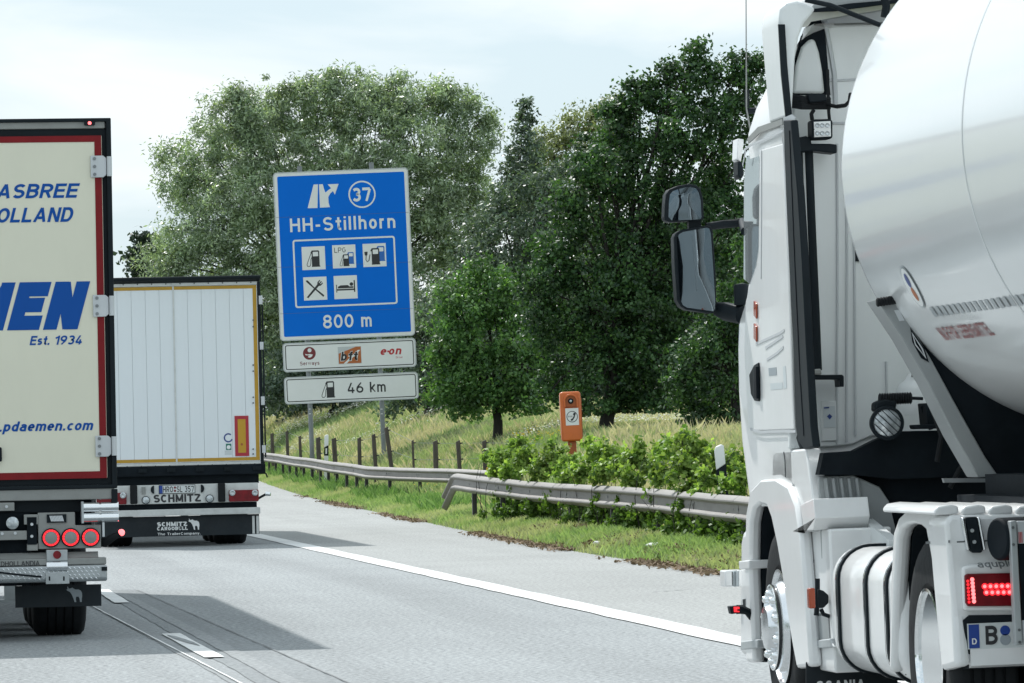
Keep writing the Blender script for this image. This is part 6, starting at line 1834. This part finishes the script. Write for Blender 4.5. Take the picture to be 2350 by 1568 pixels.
mb.tube([T.p(2012, 694, 1, yS - 0.05), T.p(2070, 685, 1, yS - 0.05), T.p(2092, 700, 1, yS - 0.04), T.p(2130, 765, 1, yS - 0.04)], 0.016, 8)
T.b('hose_grommet', mb, 'rubber', angle=20)
mb = MB()
mb.box(-0.66, 0.9, -3.2, -0.31, 1.10, 1.16)
for sx in (-0.5, 0.5): mb.box(sx - 0.07, sx + 0.07, -12.0, -0.5, 1.05, 1.25)
for yq in (-2.5, -6, -9.5): mb.box(-0.8, 0.8, yq - 0.08, yq + 0.08, 1.15, 1.75)
T.b('chassis_frame', mb, 'chassis')
T.b('frame_edge', MB().prism([bk(u, v, -0.34) for u, v in ((2165, 1098), (2420, 1098), (2420, 1106), (2168, 1108))], -0.34, -0.30, 1), 'post_steel')
for ya in (-8.3, -9.6, -10.9): axle(T, ya, 1.05, 0.5, 0.38)
mb = MB()
for k in range(3):
    yq = -1.8 - 3.4 * k
    mb.lathe([(0.32, 0.0), (0.32, 0.10), (0.28, 0.14), (0.01, 0.15)], (cxk, yq, czk + RK - 0.03), 2, 24)
T.b('manhole_lid', mb, 'alu')


# ------------------------------------------------------------------ leaves, grass, trees
def quads_object(name, P, m, parent=None, tris=False, kind=None):
    """P: (n, k, 3) array, one small face per row"""
    n, k = P.shape[0], P.shape[1]
    me = bpy.data.meshes.new(name)
    me.vertices.add(n * k)
    me.vertices.foreach_set('co', np.ascontiguousarray(P, dtype=np.float32).ravel())
    me.loops.add(n * k)
    me.loops.foreach_set('vertex_index', np.arange(n * k, dtype=np.int32))
    me.polygons.add(n)
    me.polygons.foreach_set('loop_start', np.arange(0, n * k, k, dtype=np.int32))
    me.update(calc_edges=True)
    me.materials.append(m)
    o = link(name, me, parent)
    if kind: o['kind'] = kind
    return o

def unit(a): return a / np.maximum(np.linalg.norm(a, axis=-1, keepdims=True), 1e-9)
def leaf_quads(C, size, aspect, up=0.35, outward=None, droop=0.0):
    n = len(C)
    nrm = rng.normal(size=(n, 3)) * 0.9
    nrm[:, 2] += up
    if outward is not None: nrm += outward * 0.8
    nrm = unit(nrm)
    t = rng.normal(size=(n, 3))
    t[:, 2] -= droop
    t = unit(t - nrm * np.sum(t * nrm, 1, keepdims=True))
    b = np.cross(nrm, t)
    s = (size * rng.uniform(0.65, 1.35, n))[:, None]
    w = s * aspect
    P = np.stack([C - t * s * .5, C - b * w * .5 - t * s * .05, C + t * s * .5, C + b * w * .5 - t * s * .05], 1)
    return P

LM = {
    'oak': leafmat('oak_leaves', (0.013, 0.046, 0.022), (0.088, 0.175, 0.058), 0.42, 0.30, 0.45, vary=True),
    'oak2': leafmat('bright_oak_leaves', (0.034, 0.100, 0.034), (0.175, 0.320, 0.100), 0.42, 0.32, 0.45, vary=True),
    'willow': leafmat('willow_leaves', (0.110, 0.165, 0.110), (0.450, 0.550, 0.380), 0.34, 0.30, 0.6, vary=True),
    'grey': leafmat('greyish_leaves', (0.036, 0.072, 0.054), (0.180, 0.245, 0.175), 0.4, 0.25, 0.5, vary=True),
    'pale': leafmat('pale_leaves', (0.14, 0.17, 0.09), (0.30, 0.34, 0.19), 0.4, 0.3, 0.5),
    'dark': leafmat('dark_leaves', (0.016, 0.034, 0.022), (0.045, 0.075, 0.045), 0.5, 0.2, 0.4),
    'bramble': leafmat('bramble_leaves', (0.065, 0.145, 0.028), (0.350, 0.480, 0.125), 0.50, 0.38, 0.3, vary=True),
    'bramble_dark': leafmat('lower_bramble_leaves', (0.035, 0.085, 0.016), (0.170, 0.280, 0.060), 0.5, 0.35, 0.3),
    'verge': leafmat('verge_grass', (0.165, 0.265, 0.100), (0.360, 0.480, 0.250), 0.6, 0.38, 0.2, tint=((0.40, 0.43, 0.28), 0.5, (1, 0.4, 1))),
    'field': leafmat('meadow_grass', (0.175, 0.270, 0.120), (0.360, 0.450, 0.250), 0.65, 0.3, 0.2, tint=((0.52, 0.47, 0.36), 0.30, (0.35, 0.42, 0.3))),
    'seed': leafmat('grass_seed_heads', (0.44, 0.39, 0.30), (0.64, 0.58, 0.47), 0.7, 0.3, 0.2),
    'weed': leafmat('green_weeds', (0.075, 0.160, 0.050), (0.230, 0.370, 0.140), 0.5, 0.3, 0.3),
    'white_flower': leafmat('white_blossoms', (0.55, 0.55, 0.50), (0.8, 0.8, 0.76), 0.7, 0.2, 0.1),
    'yellow_flower': leafmat('yellow_blossoms', (0.45, 0.30, 0.02), (0.65, 0.48, 0.05), 0.7, 0.2, 0.1),
    'litter': leafmat('brown_leaf_litter', (0.11, 0.08, 0.055), (0.33, 0.25, 0.18), 0.9, 0.05, 0.1),
}

def limb(mb, a, b, r0, r1, wob=0.12, n=6, seg=5):
    pts, rs = [], []
    L_ = (b - a).length
    side = Vector((random.uniform(-1, 1), random.uniform(-1, 1), random.uniform(-.3, .3)))
    for k in range(seg + 1):
        t = k / seg
        p = a.lerp(b, t) + side * (wob * L_ * math.sin(PI * t)) + Vector((random.uniform(-1, 1), random.uniform(-1, 1), 0)) * L_ * 0.015
        pts.append(p); rs.append(r0 + (r1 - r0) * t)
    mb.tube(pts, rs, n)
    return pts

def tree(name, label, D, blobs, lm, leaf, aspect, per_tuft, tuft_r, base, cat='tree', group=None, trunk_r=0.22, depth=0.9, dens=1.0, up=0.35, droop=0.0, spread=0.0, fork=0.35, cut=0.25, vis_trunk=True):
    """blobs: (u, v, radius) of the leafy masses of one crown in picture pixels, with an optional depth offset in metres"""
    bu, bD = base
    g = land_point(bu, bD)
    root = bpy.data.objects.new(name, None)
    COL.objects.link(root)
    root.location = g
    tag(root, label, cat, group)
    g = np.array(g)
    k_ = D / FPX
    allP, allO = [], []
    mb = MB()
    cents = []
    for bl in blobs:
        u, v, r = bl[:3]
        off = bl[3] if len(bl) > 3 else rng.uniform(-1, 1) * r * k_ * 0.8
        c = np.array(at(u, v, D + off))
        R_ = r * k_
        cents.append((c, R_))
        nt_ = max(6, int(dens * 22 * (R_ / tuft_r / 2.2) ** 2))
        d = unit(rng.normal(size=(nt_, 3)))
        rad = R_ * rng.uniform(0.30, 1.0, nt_) ** 0.45
        rad *= rng.uniform(0.84, 1.14, nt_)
        spr = rng.uniform(size=nt_) < 0.09
        rad[spr] = R_ * rng.uniform(1.06, 1.26, int(spr.sum()))
        tc_ = c + d * rad[:, None] * np.array([1, depth, 0.95])
        m_ = rng.poisson(per_tuft, nt_) + 4
        idx = np.repeat(np.arange(nt_), m_)
        tr_ = tuft_r * rng.uniform(0.6, 1.5, nt_)
        tr_[spr] *= 0.45
        m_[spr] = m_[spr] // 3 + 3
        idx = np.repeat(np.arange(nt_), m_)
        q = rng.normal(size=(len(idx), 3)) * 0.40
        q[:, 2] *= 0.8
        P = tc_[idx] + q * tr_[idx][:, None]
        # a few leaves trail along the twig behind the tuft
        allP.append(P)
        allO.append(unit(P - c))
        if R_ > 0.5:
            for j in range(0, nt_, 9):
                a_ = Vector(c + d[j] * R_ * 0.15); b_ = Vector(tc_[j])
                limb(mb, a_ - Vector(g), b_ - Vector(g), 0.010 + 0.006 * R_, 0.004, 0.06, 4, 3)
    P = np.concatenate(allP); O = np.concatenate(allO)
    ok = P[:, 2] > zland(P[:, 0], P[:, 1]) + cut
    P, O = P[ok], O[ok]
    Q = leaf_quads(P, leaf, aspect, up, O, droop) - g
    quads_object('crown', Q, LM[lm], root)
    # trunk and limbs
    top = np.mean([c for c, r in cents], axis=0)
    hgt = max(c[2] for c, r in cents) - g[2]
    fk = Vector((0, 0, hgt * fork)) + Vector((top[0] - g[0], top[1] - g[1], 0)) * 0.3
    tb = MB()
    pts = [Vector((0, 0, -0.3)), Vector((0, 0, 0.05)), Vector((0.02, 0, 0.35)), fk * 0.55 + Vector((0.06, 0, 0)), fk]
    tb.tube(pts, [trunk_r * 1.45, trunk_r * 1.3, trunk_r * 1.05, trunk_r * 0.95, trunk_r * 0.8], 12)
    build('trunk', tb, M['bark'], root, angle=60)
    for c, r in cents:
        if r > 0.45 * max(q[1] for q in cents) or random.random() < 0.5:
            e = Vector(c - g)
            s_ = fk.lerp(Vector((0, 0, hgt * 0.2)), random.uniform(0, 0.5)) if e.z < fk.z else fk
            limb(mb, s_, e, trunk_r * random.uniform(0.16, 0.34), 0.02, 0.08, 6, 6)
    build('limbs', mb, M['bark'], root, angle=60)
    return root, len(P)

nleaf = 0
def T_(*a, **k):
    global nleaf
    r, n = tree(*a, **k)
    nleaf += n
# far trees first
T_('dark_tree', 'small dark bluish tree at the far left end of the tree line', 240, [(318, 560, 26), (330, 590, 34), (312, 600, 24), (340, 555, 28), (345, 610, 45), (322, 640, 34), (350, 660, 50), (330, 700, 60), (350, 780, 70)], 'dark', 0.30, 0.6, 26, 0.55, (345, 240), trunk_r=0.25)
T_('willow_tree', 'broad pale green willow rising behind the blue motorway sign', 202,
   [(420, 390, 62), (390, 350, 32), (400, 430, 42), (470, 330, 60), (520, 270, 60), (560, 245, 45), (545, 215, 20), (600, 260, 75), (660, 245, 68), (640, 222, 28), (700, 205, 36), (730, 235, 70), (765, 195, 30), (770, 180, 16), (800, 240, 75),
    (850, 215, 46), (870, 250, 75), (915, 195, 26), (900, 230, 55), (935, 245, 60), (985, 225, 52), (1010, 200, 32), (1030, 250, 62), (1070, 240, 35), (1090, 285, 55), (1120, 280, 18), (1075, 340, 65), (1100, 330, 32),
    (480, 430, 75), (560, 340, 90), (650, 340, 100), (750, 340, 105), (860, 350, 105), (960, 350, 100), (1030, 400, 85), (1090, 420, 45), (560, 440, 95), (650, 450, 100), (500, 520, 85), (430, 530, 70), (400, 575, 60), (370, 600, 55), (590, 550, 100),
    (470, 620, 90), (390, 660, 70), (560, 650, 90), (640, 640, 90), (640, 760, 100), (960, 460, 100), (1040, 500, 90), (980, 560, 90), (1080, 560, 80), (1100, 480, 60), (1010, 640, 90), (430, 740, 100), (550, 770, 100), (860, 480, 110), (760, 480, 110), (720, 600, 120), (850, 620, 120), (700, 760, 120), (840, 780, 120), (960, 760, 100)],
   'willow', 0.19, 0.30, 92, 0.55, (800, 204), trunk_r=0.3, droop=0.5, dens=1.35, fork=0.3)
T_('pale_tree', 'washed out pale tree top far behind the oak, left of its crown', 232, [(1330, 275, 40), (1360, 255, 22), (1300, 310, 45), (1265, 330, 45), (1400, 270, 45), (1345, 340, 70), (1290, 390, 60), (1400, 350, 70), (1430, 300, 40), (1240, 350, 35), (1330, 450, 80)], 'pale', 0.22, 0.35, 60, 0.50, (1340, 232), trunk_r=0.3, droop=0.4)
T_('pointed_tree', 'narrow tree with a pointed tip between the willow and the oak', 198, [(1211, 238, 9), (1208, 262, 16), (1204, 290, 24), (1200, 325, 34), (1195, 365, 45), (1185, 405, 50), (1225, 350, 28), (1215, 420, 50), (1180, 470, 60), (1230, 480, 60)], 'grey', 0.17, 0.5, 46, 0.36, (1200, 198), trunk_r=0.2)
T_('shady_tree', 'greyish bushy tree in the shade between the willow and the oak', 185, [(1170, 440, 55), (1215, 430, 60), (1260, 420, 55), (1150, 500, 60), (1290, 400, 55), (1230, 500, 75), (1290, 480, 65), (1160, 560, 80), (1250, 580, 90), (1110, 520, 50), (1090, 590, 70), (1180, 650, 90), (1100, 680, 90), (1020, 700, 80), (1260, 690, 90), (1060, 780, 90), (1160, 800, 90)], 'grey', 0.17, 0.42, 60, 0.50, (1200, 185), trunk_r=0.22)
T_('shrub', 'dark shrub below the sign plates beside the white trailer', 198, [(640, 850, 50), (660, 900, 45), (700, 880, 60), (620, 905, 40), (760, 880, 60), (690, 820, 60), (820, 890, 55), (880, 880, 60), (930, 880, 55), (780, 820, 70), (960, 830, 60), (980, 900, 40)], 'grey', 0.17, 0.5, 60, 0.46, (760, 199), cat='shrub', trunk_r=0.1, cut=0.05)
T_('shrub', 'dense shrub between the right edge of the sign plates and the low oak', 168, [(975, 800, 55), (960, 860, 55), (1000, 860, 55), (940, 905, 48), (985, 915, 46), (1030, 900, 50), (1060, 860, 50), (905, 920, 40), (1010, 930, 36), (955, 760, 50), (990, 720, 50)], 'grey', 0.15, 0.5, 60, 0.42, (980, 168), cat='shrub', trunk_r=0.08, cut=0.05)
# low wood far behind, one mass under and between the crowns
C = []
for k in range(150):
    u = 600 + k * 8.2
    v0 = 800 - 60 * math.sin(u * 0.008) + rng.uniform(-40, 40)
    if u > 1330: v0 = 560 + rng.uniform(-30, 30)
    elif u > 1130: v0 = 640 + rng.uniform(-30, 30)
    for v in np.arange(v0, 985 if u > 1000 else 925, 42):
        c = np.array(at(u + rng.uniform(-8, 8), float(v), 214 + rng.uniform(-4, 4)))
        C.append(c + unit(rng.normal(size=(190, 3))) * rng.uniform(0.3, 0.95, (190, 1)))
C = np.concatenate(C)
C = C[C[:, 2] > zland(C[:, 0], C[:, 1])]
o = quads_object('background_wood', leaf_quads(C, 0.22, 0.6, 0.4), LM['grey'], kind='stuff')
# the oaks
T_('oak_tree', 'low spreading oak with a short trunk left of the emergency phone', 135,
   [(1030, 690, 44), (1075, 650, 46), (1110, 630, 36), (1090, 640, 30), (1015, 740, 40), (1065, 730, 66), (1130, 690, 70), (1004, 805, 30), (1040, 800, 56), (1095, 790, 80), (1180, 760, 75), (1200, 690, 60), (1022, 870, 46), (1060, 870, 66), (1130, 860, 80), (1210, 840, 75), (1006, 905, 26), (1030, 925, 34), (1090, 915, 45), (1180, 905, 50), (1240, 890, 45), (1060, 930, 34), (1110, 922, 30), (1195, 925, 40), (1245, 915, 46), (1280, 860, 50), (1280, 800, 50), (1250, 780, 60), (1150, 640, 26)],
   'oak2', 0.115, 0.62, 48, 0.32, (1141, 135), trunk_r=0.13, fork=0.26, dens=1.15, cut=0.55)
T_('oak_tree', 'tall dark oak with a thick trunk standing right of the emergency phone', 125,
   [(1598, 125, 22), (1602, 108, 9), (1575, 160, 28), (1610, 165, 32), (1545, 170, 22), (1530, 165, 12), (1650, 165, 30), (1690, 150, 30), (1720, 150, 26), (1748, 140, 12), (1670, 200, 60), (1725, 200, 50), (1590, 215, 58), (1520, 225, 55), (1455, 190, 16), (1462, 215, 26), (1490, 210, 18), (1440, 245, 46), (1400, 245, 16), (1395, 275, 32), (1420, 300, 60), (1490, 300, 80), (1580, 300, 85), (1670, 300, 85), (1740, 290, 60),
    (1370, 340, 45), (1340, 375, 42), (1400, 390, 75), (1490, 400, 90), (1590, 410, 95), (1690, 410, 85), (1320, 430, 50), (1300, 480, 45), (1370, 490, 80), (1460, 500, 95), (1560, 510, 95), (1660, 520, 90), (1720, 520, 60), (1290, 560, 60), (1240, 590, 46), (1270, 620, 60), (1350, 600, 85), (1450, 610, 95), (1550, 620, 95), (1640, 640, 85), (1230, 660, 55), (1300, 700, 80), (1400, 710, 95), (1500, 720, 95), (1600, 730, 80),
    (1250, 760, 70), (1340, 800, 90), (1440, 810, 90), (1530, 820, 85), (1290, 870, 65), (1380, 880, 75), (1470, 890, 70), (1340, 930, 42), (1440, 940, 45), (1500, 930, 50), (1260, 900, 45), (1550, 900, 60), (1560, 960, 22), (1500, 965, 24)],
   'oak', 0.112, 0.62, 52, 0.32, (1392, 125), trunk_r=0.17, fork=0.30, dens=1.2, cut=0.5)
T_('young_tree', 'low leafy tree reaching in behind the tanker cab below the mirrors', 112, [(1640, 700, 50), (1640, 760, 50), (1600, 790, 40), (1690, 750, 60), (1580, 830, 42), (1640, 840, 70), (1700, 830, 60), (1560, 880, 34), (1610, 900, 60), (1690, 910, 70), (1570, 930, 30), (1650, 965, 50), (1700, 980, 50), (1610, 950, 30), (1580, 975, 16), (1670, 700, 50), (1710, 660, 50), (1720, 590, 50)], 'oak', 0.105, 0.6, 60, 0.29, (1690, 112), trunk_r=0.10, cut=0.15)

# brambles
def bramble(label, blobs, lm, D0, slope, leaf=0.070, dens=1.5, cut=0.02):
    root = bpy.data.objects.new('bramble_bush', None)
    COL.objects.link(root)
    tag(root, label, 'bush', 'brambles along the near guardrail')
    allP, allO = [], []
    mb = MB()
    for u, v, r, off in blobs:
        D = float(np.interp(u, [1050, 1110, 1200, 1350, 1500, 1700, 1880], [88, 84, 79, 71.5, 65, 57, 50.5])) + off
        c = np.array(at(u, v, D)); R_ = r * D / FPX
        if len(allP) == 0:
            root.location = (c[0], c[1], float(zland(c[0], c[1])))
            g = np.array(root.location)
        for j in range(9):
            cc = c + unit(rng.normal(size=3)) * R_ * rng.uniform(0.2, 0.95) * np.array([1.25, 1.0, 0.95])
            rj = R_ * rng.uniform(0.25, 0.62)
            n = int(dens * 330 * (rj / 0.15) ** 2 * 0.42)
            d = unit(rng.normal(size=(n, 3)))
            allP.append(cc + d * (rj * rng.uniform(0.1, 1.0, n) ** 0.5)[:, None]); allO.append(d)
        for j in range(5):                      # single shoots standing out
            e = c + unit(rng.normal(size=3) + np.array([0, 0, .9])) * R_ * rng.uniform(1.1, 1.6)
            n = 14
            t = rng.uniform(0.55, 1.0, n)[:, None]
            allP.append(c + (e - c) * t + rng.normal(size=(n, 3)) * 0.035); allO.append(unit(rng.normal(size=(n, 3))))
        for j in range(2):
            e = Vector(c + unit(rng.normal(size=3) + np.array([0, 0, .6])) * R_ * 1.15)
            s_ = Vector((c[0] + random.uniform(-.2, .2), c[1] + random.uniform(-.2, .2), float(zland(c[0], c[1])) - 0.05))
            limb(mb, s_ - Vector(g), e - Vector(g), 0.009, 0.003, 0.18, 4, 5)
    P = np.concatenate(allP); O = np.concatenate(allO)
    ok = P[:, 2] > zland(P[:, 0], P[:, 1]) + cut
    Q = leaf_quads(P[ok], leaf, 0.72, 0.7, O[ok]) - g
    f_ = quads_object('foliage', Q, LM[lm], root, kind='stuff')
    build('stem', mb, M['bark'], root, angle=60)['kind'] = 'stuff'
    return root
SL = -0.0475
bramble('bright bramble bush spilling over the ramped end of the near rail', [(1150, 1062, 32, 1.0), (1185, 1035, 26, 1.6), (1215, 1050, 36, 1.2), (1260, 1040, 30, 1.8), (1255, 1075, 36, 0.9), (1300, 1075, 36, 1.0), (1170, 1085, 26, 0.4), (1200, 1022, 14, 1.6), (1135, 1085, 18, 0.4), (1225, 1090, 26, 0.3), (1120, 1050, 14, 1.2)], 'bramble', 69.5, SL)
bramble('bramble bush around the pole of the emergency phone', [(1345, 1080, 36, 0.9), (1370, 1045, 26, 1.8), (1350, 1020, 14, 1.8), (1395, 1050, 34, 1.6), (1420, 1075, 42, 1.0), (1385, 1095, 30, 0.4), (1460, 1055, 34, 1.6), (1450, 1095, 30, 0.6), (1300, 1098, 20, 0.3)], 'bramble', 69.5, SL)
bramble('tall bramble bush beside the leaning marker post', [(1500, 1065, 34, 1.5), (1540, 1040, 34, 1.8), (1570, 1015, 24, 2.0), (1588, 1035, 34, 1.8), (1530, 1090, 36, 0.8), (1580, 1085, 44, 0.9), (1610, 1060, 34, 3.6), (1630, 1105, 26, 1.0), (1690, 1070, 36, 3.8), (1650, 1090, 30, 3.0), (1675, 1112, 26, 0.9), (1712, 1095, 36, 1.0), (1575, 1122, 16, 0.0), (1602, 1132, 12, -0.1)], 'bramble', 69.5, SL)
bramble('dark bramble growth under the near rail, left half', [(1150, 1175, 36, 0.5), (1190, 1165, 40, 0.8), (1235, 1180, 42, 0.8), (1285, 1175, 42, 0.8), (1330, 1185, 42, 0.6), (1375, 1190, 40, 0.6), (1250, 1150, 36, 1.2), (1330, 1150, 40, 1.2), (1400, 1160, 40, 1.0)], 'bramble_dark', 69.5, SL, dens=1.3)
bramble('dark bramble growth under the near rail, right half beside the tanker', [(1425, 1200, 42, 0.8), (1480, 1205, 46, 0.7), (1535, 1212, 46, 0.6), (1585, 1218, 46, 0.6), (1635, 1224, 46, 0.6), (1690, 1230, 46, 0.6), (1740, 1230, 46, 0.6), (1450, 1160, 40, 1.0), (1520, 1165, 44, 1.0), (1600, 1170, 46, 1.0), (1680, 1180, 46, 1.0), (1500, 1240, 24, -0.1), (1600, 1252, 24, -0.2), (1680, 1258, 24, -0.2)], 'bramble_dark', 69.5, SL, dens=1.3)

# grass: thin blades, one object per kind of cover
def blades(name, X, Y, h, w, lm, lean=0.35, zoff=0.0):
    n = len(X)
    Z = zland(X, Y) + zoff
    hh = h * rng.uniform(0.5, 1.3, n)
    az = rng.uniform(0, 2 * PI, n)
    ln = rng.normal(size=n) * lean
    la = rng.uniform(0, 2 * PI, n)
    ww = w * rng.uniform(0.6, 1.4, n)
    dx, dy = np.cos(az) * ww / 2, np.sin(az) * ww / 2
    tx_, ty_ = X + np.cos(la) * ln * hh, Y + np.sin(la) * ln * hh
    mx, my = X + np.cos(la) * ln * hh * .35, Y + np.sin(la) * ln * hh * .35
    P = np.stack([np.stack([X - dx, Y - dy, Z], 1), np.stack([X + dx, Y + dy, Z], 1), np.stack([mx + dx * .8, my + dy * .8, Z + hh * .6], 1), np.stack([tx_, ty_, Z + hh], 1)], 1)
    return quads_object(name, P, LM[lm], kind='stuff')
def scatter(n, y0, y1, q0, q1, pw=1.0):
    # denser towards the camera side in y
    Y = y0 + (y1 - y0) * rng.uniform(0, 1, n) ** pw
    Q = rng.uniform(q0, q1, n)
    return xs(Y) + Q, Y, Q
def noise2(x, y, s, seed=0):
    r = np.random.default_rng(seed)
    v = np.zeros_like(x)
    for k in range(7):
        a = r.uniform(0, 2 * PI); f_ = s * r.uniform(0.6, 1.8)
        v += np.sin((x * math.cos(a) + y * math.sin(a) * 0.5) * f_ + r.uniform(0, 6))
    return v / 7
X, Y, Q = scatter(150000, 48, 190, -0.04, 2.6, 1.35)
k = (Q > 0.25) | (rng.uniform(size=len(Q)) < (Q + 0.1) * 2.2)
k &= noise2(X, Y, 3.0, 1) > -0.42
o = blades('verge_grass', X[k], Y[k], 0.11, 0.012, 'verge', 0.45)
X, Y, Q = scatter(42000, 60, 190, 0.5, 3.2, 1.3)
k = (noise2(X, Y, 1.6, 2) > -0.05) & ((Y > 88) | (Q > 1.7)) & ((Y < 100) | (Q < 1.5))
o = blades('tall_verge_grass', X[k], Y[k], 0.24, 0.011, 'weed', 0.4)
X, Y, Q = scatter(300000, 58, 250, 1.4, 22, 1.2)
h_ = 0.25 + 0.10 * noise2(X, Y, 0.5, 3)
o = blades('meadow_grass', X, Y, h_, 0.016, 'field', 0.4)
X, Y, Q = scatter(70000, 60, 240, 2.2, 22, 1.2)
k = noise2(X * 0.3, Y, 0.42, 4) + 0.25 * noise2(X, Y, 2.0, 5) > 0.02
o = blades('seed_grass', X[k], Y[k], 0.34, 0.012, 'seed', 0.4)
# blossoms in the meadow
def blossoms(name, X, Y, h, s, lm):
    C = np.stack([X, Y, zland(X, Y) + h * rng.uniform(0.75, 1.2, len(X))], 1)
    return quads_object(name, leaf_quads(C, s, 0.9, 1.5), LM[lm], kind='stuff')
X, Y, Q = scatter(60000, 110, 240, 1.6, 12)
k = noise2(X * 0.4, Y, 0.45, 8) > 0.52 - 0.42 * (Y > 165)
blossoms('white_wildflowers', X[k], Y[k], 0.36, 0.05, 'white_flower')
X, Y, Q = scatter(9000, 95, 150, 1.6, 6)
k = noise2(X, Y, 0.9, 12) > 0.42
blossoms('yellow_wildflowers', X[k], Y[k], 0.36, 0.045, 'yellow_flower')
# brown litter along the asphalt edge
X, Y, Q = scatter(15000, 46, 130, -0.30, 0.30, 1.2)
Q2 = rng.normal(size=len(X)) * 0.13
X = xs(Y) + Q2
k = noise2(X * 0, Y, 0.8, 21) + 0.5 * noise2(X, Y, 5.0, 22) > -0.05
C = np.stack([X, Y, zland(X, Y) + 0.012 + 0.02 * rng.random(len(X))], 1)[k]
quads_object('leaf_litter', leaf_quads(C, 0.075, 0.45, 2.2), LM['litter'], kind='stuff')
# dry weeds at the foot of the brambles
X, Y, Q = scatter(6000, 48, 75, 0.2, 1.4)
C = np.stack([X, Y, zland(X, Y) + 0.02 + 0.05 * rng.random(len(X))], 1)
k = noise2(X, Y, 2.0, 31) > 0.05
quads_object('dry_undergrowth', leaf_quads(C[k], 0.10, 0.4, 1.5), LM['litter'], kind='stuff')
# litter thrown beside the shoulder
for (u, v, s_, lb) in ((1371, 1256, 0.045, 'small white scrap of litter on the grass edge left of the larger scrap'), (1500, 1269, 0.065, 'white crumpled paper on the grass edge beside the tanker')):
    p = gz(u, v, 0.04)
    bm = bmesh.new()
    bmesh.ops.create_icosphere(bm, subdivisions=2, radius=s_)
    for v_ in bm.verts:
        v_.co *= random.uniform(0.7, 1.2)
        v_.co.z *= 0.55
        v_.co.x *= 1.4
    me = bpy.data.meshes.new('litter'); bm.to_mesh(me); bm.free(); me.materials.append(M['paper'])
    o = link('litter', me); o.location = (p.x, p.y, float(zland(p.x, p.y)) + 0.06)
    tag(o, lb, 'litter')
# trees along the opposite carriageway (seen only as reflections)
C = []
for k in range(60):
    y = -120 + k * 4.5 + random.uniform(-2, 2)
    h = random.uniform(7, 12)
    d = unit(rng.normal(size=(260, 3)))
    C.append(np.array([-38 + random.uniform(-3, 3), y, h * 0.52]) + d * np.array([3.2, 3.2, h * 0.5]) * rng.uniform(0.6, 1.0, (260, 1)))
C = np.concatenate(C)
quads_object('left_treeline', leaf_quads(C, 0.9, 0.7, 0.4), LM['oak'], kind='stuff')

#print('TRIS', sum(sum(len(p.vertices) - 2 for p in o.data.polygons) for o in bpy.data.objects if o.type == 'MESH' and len(o.data.polygons) < 5000) + sum(len(o.data.loops) - 2 * len(o.data.polygons) for o in bpy.data.objects if o.type == 'MESH' and len(o.data.polygons) >= 5000))
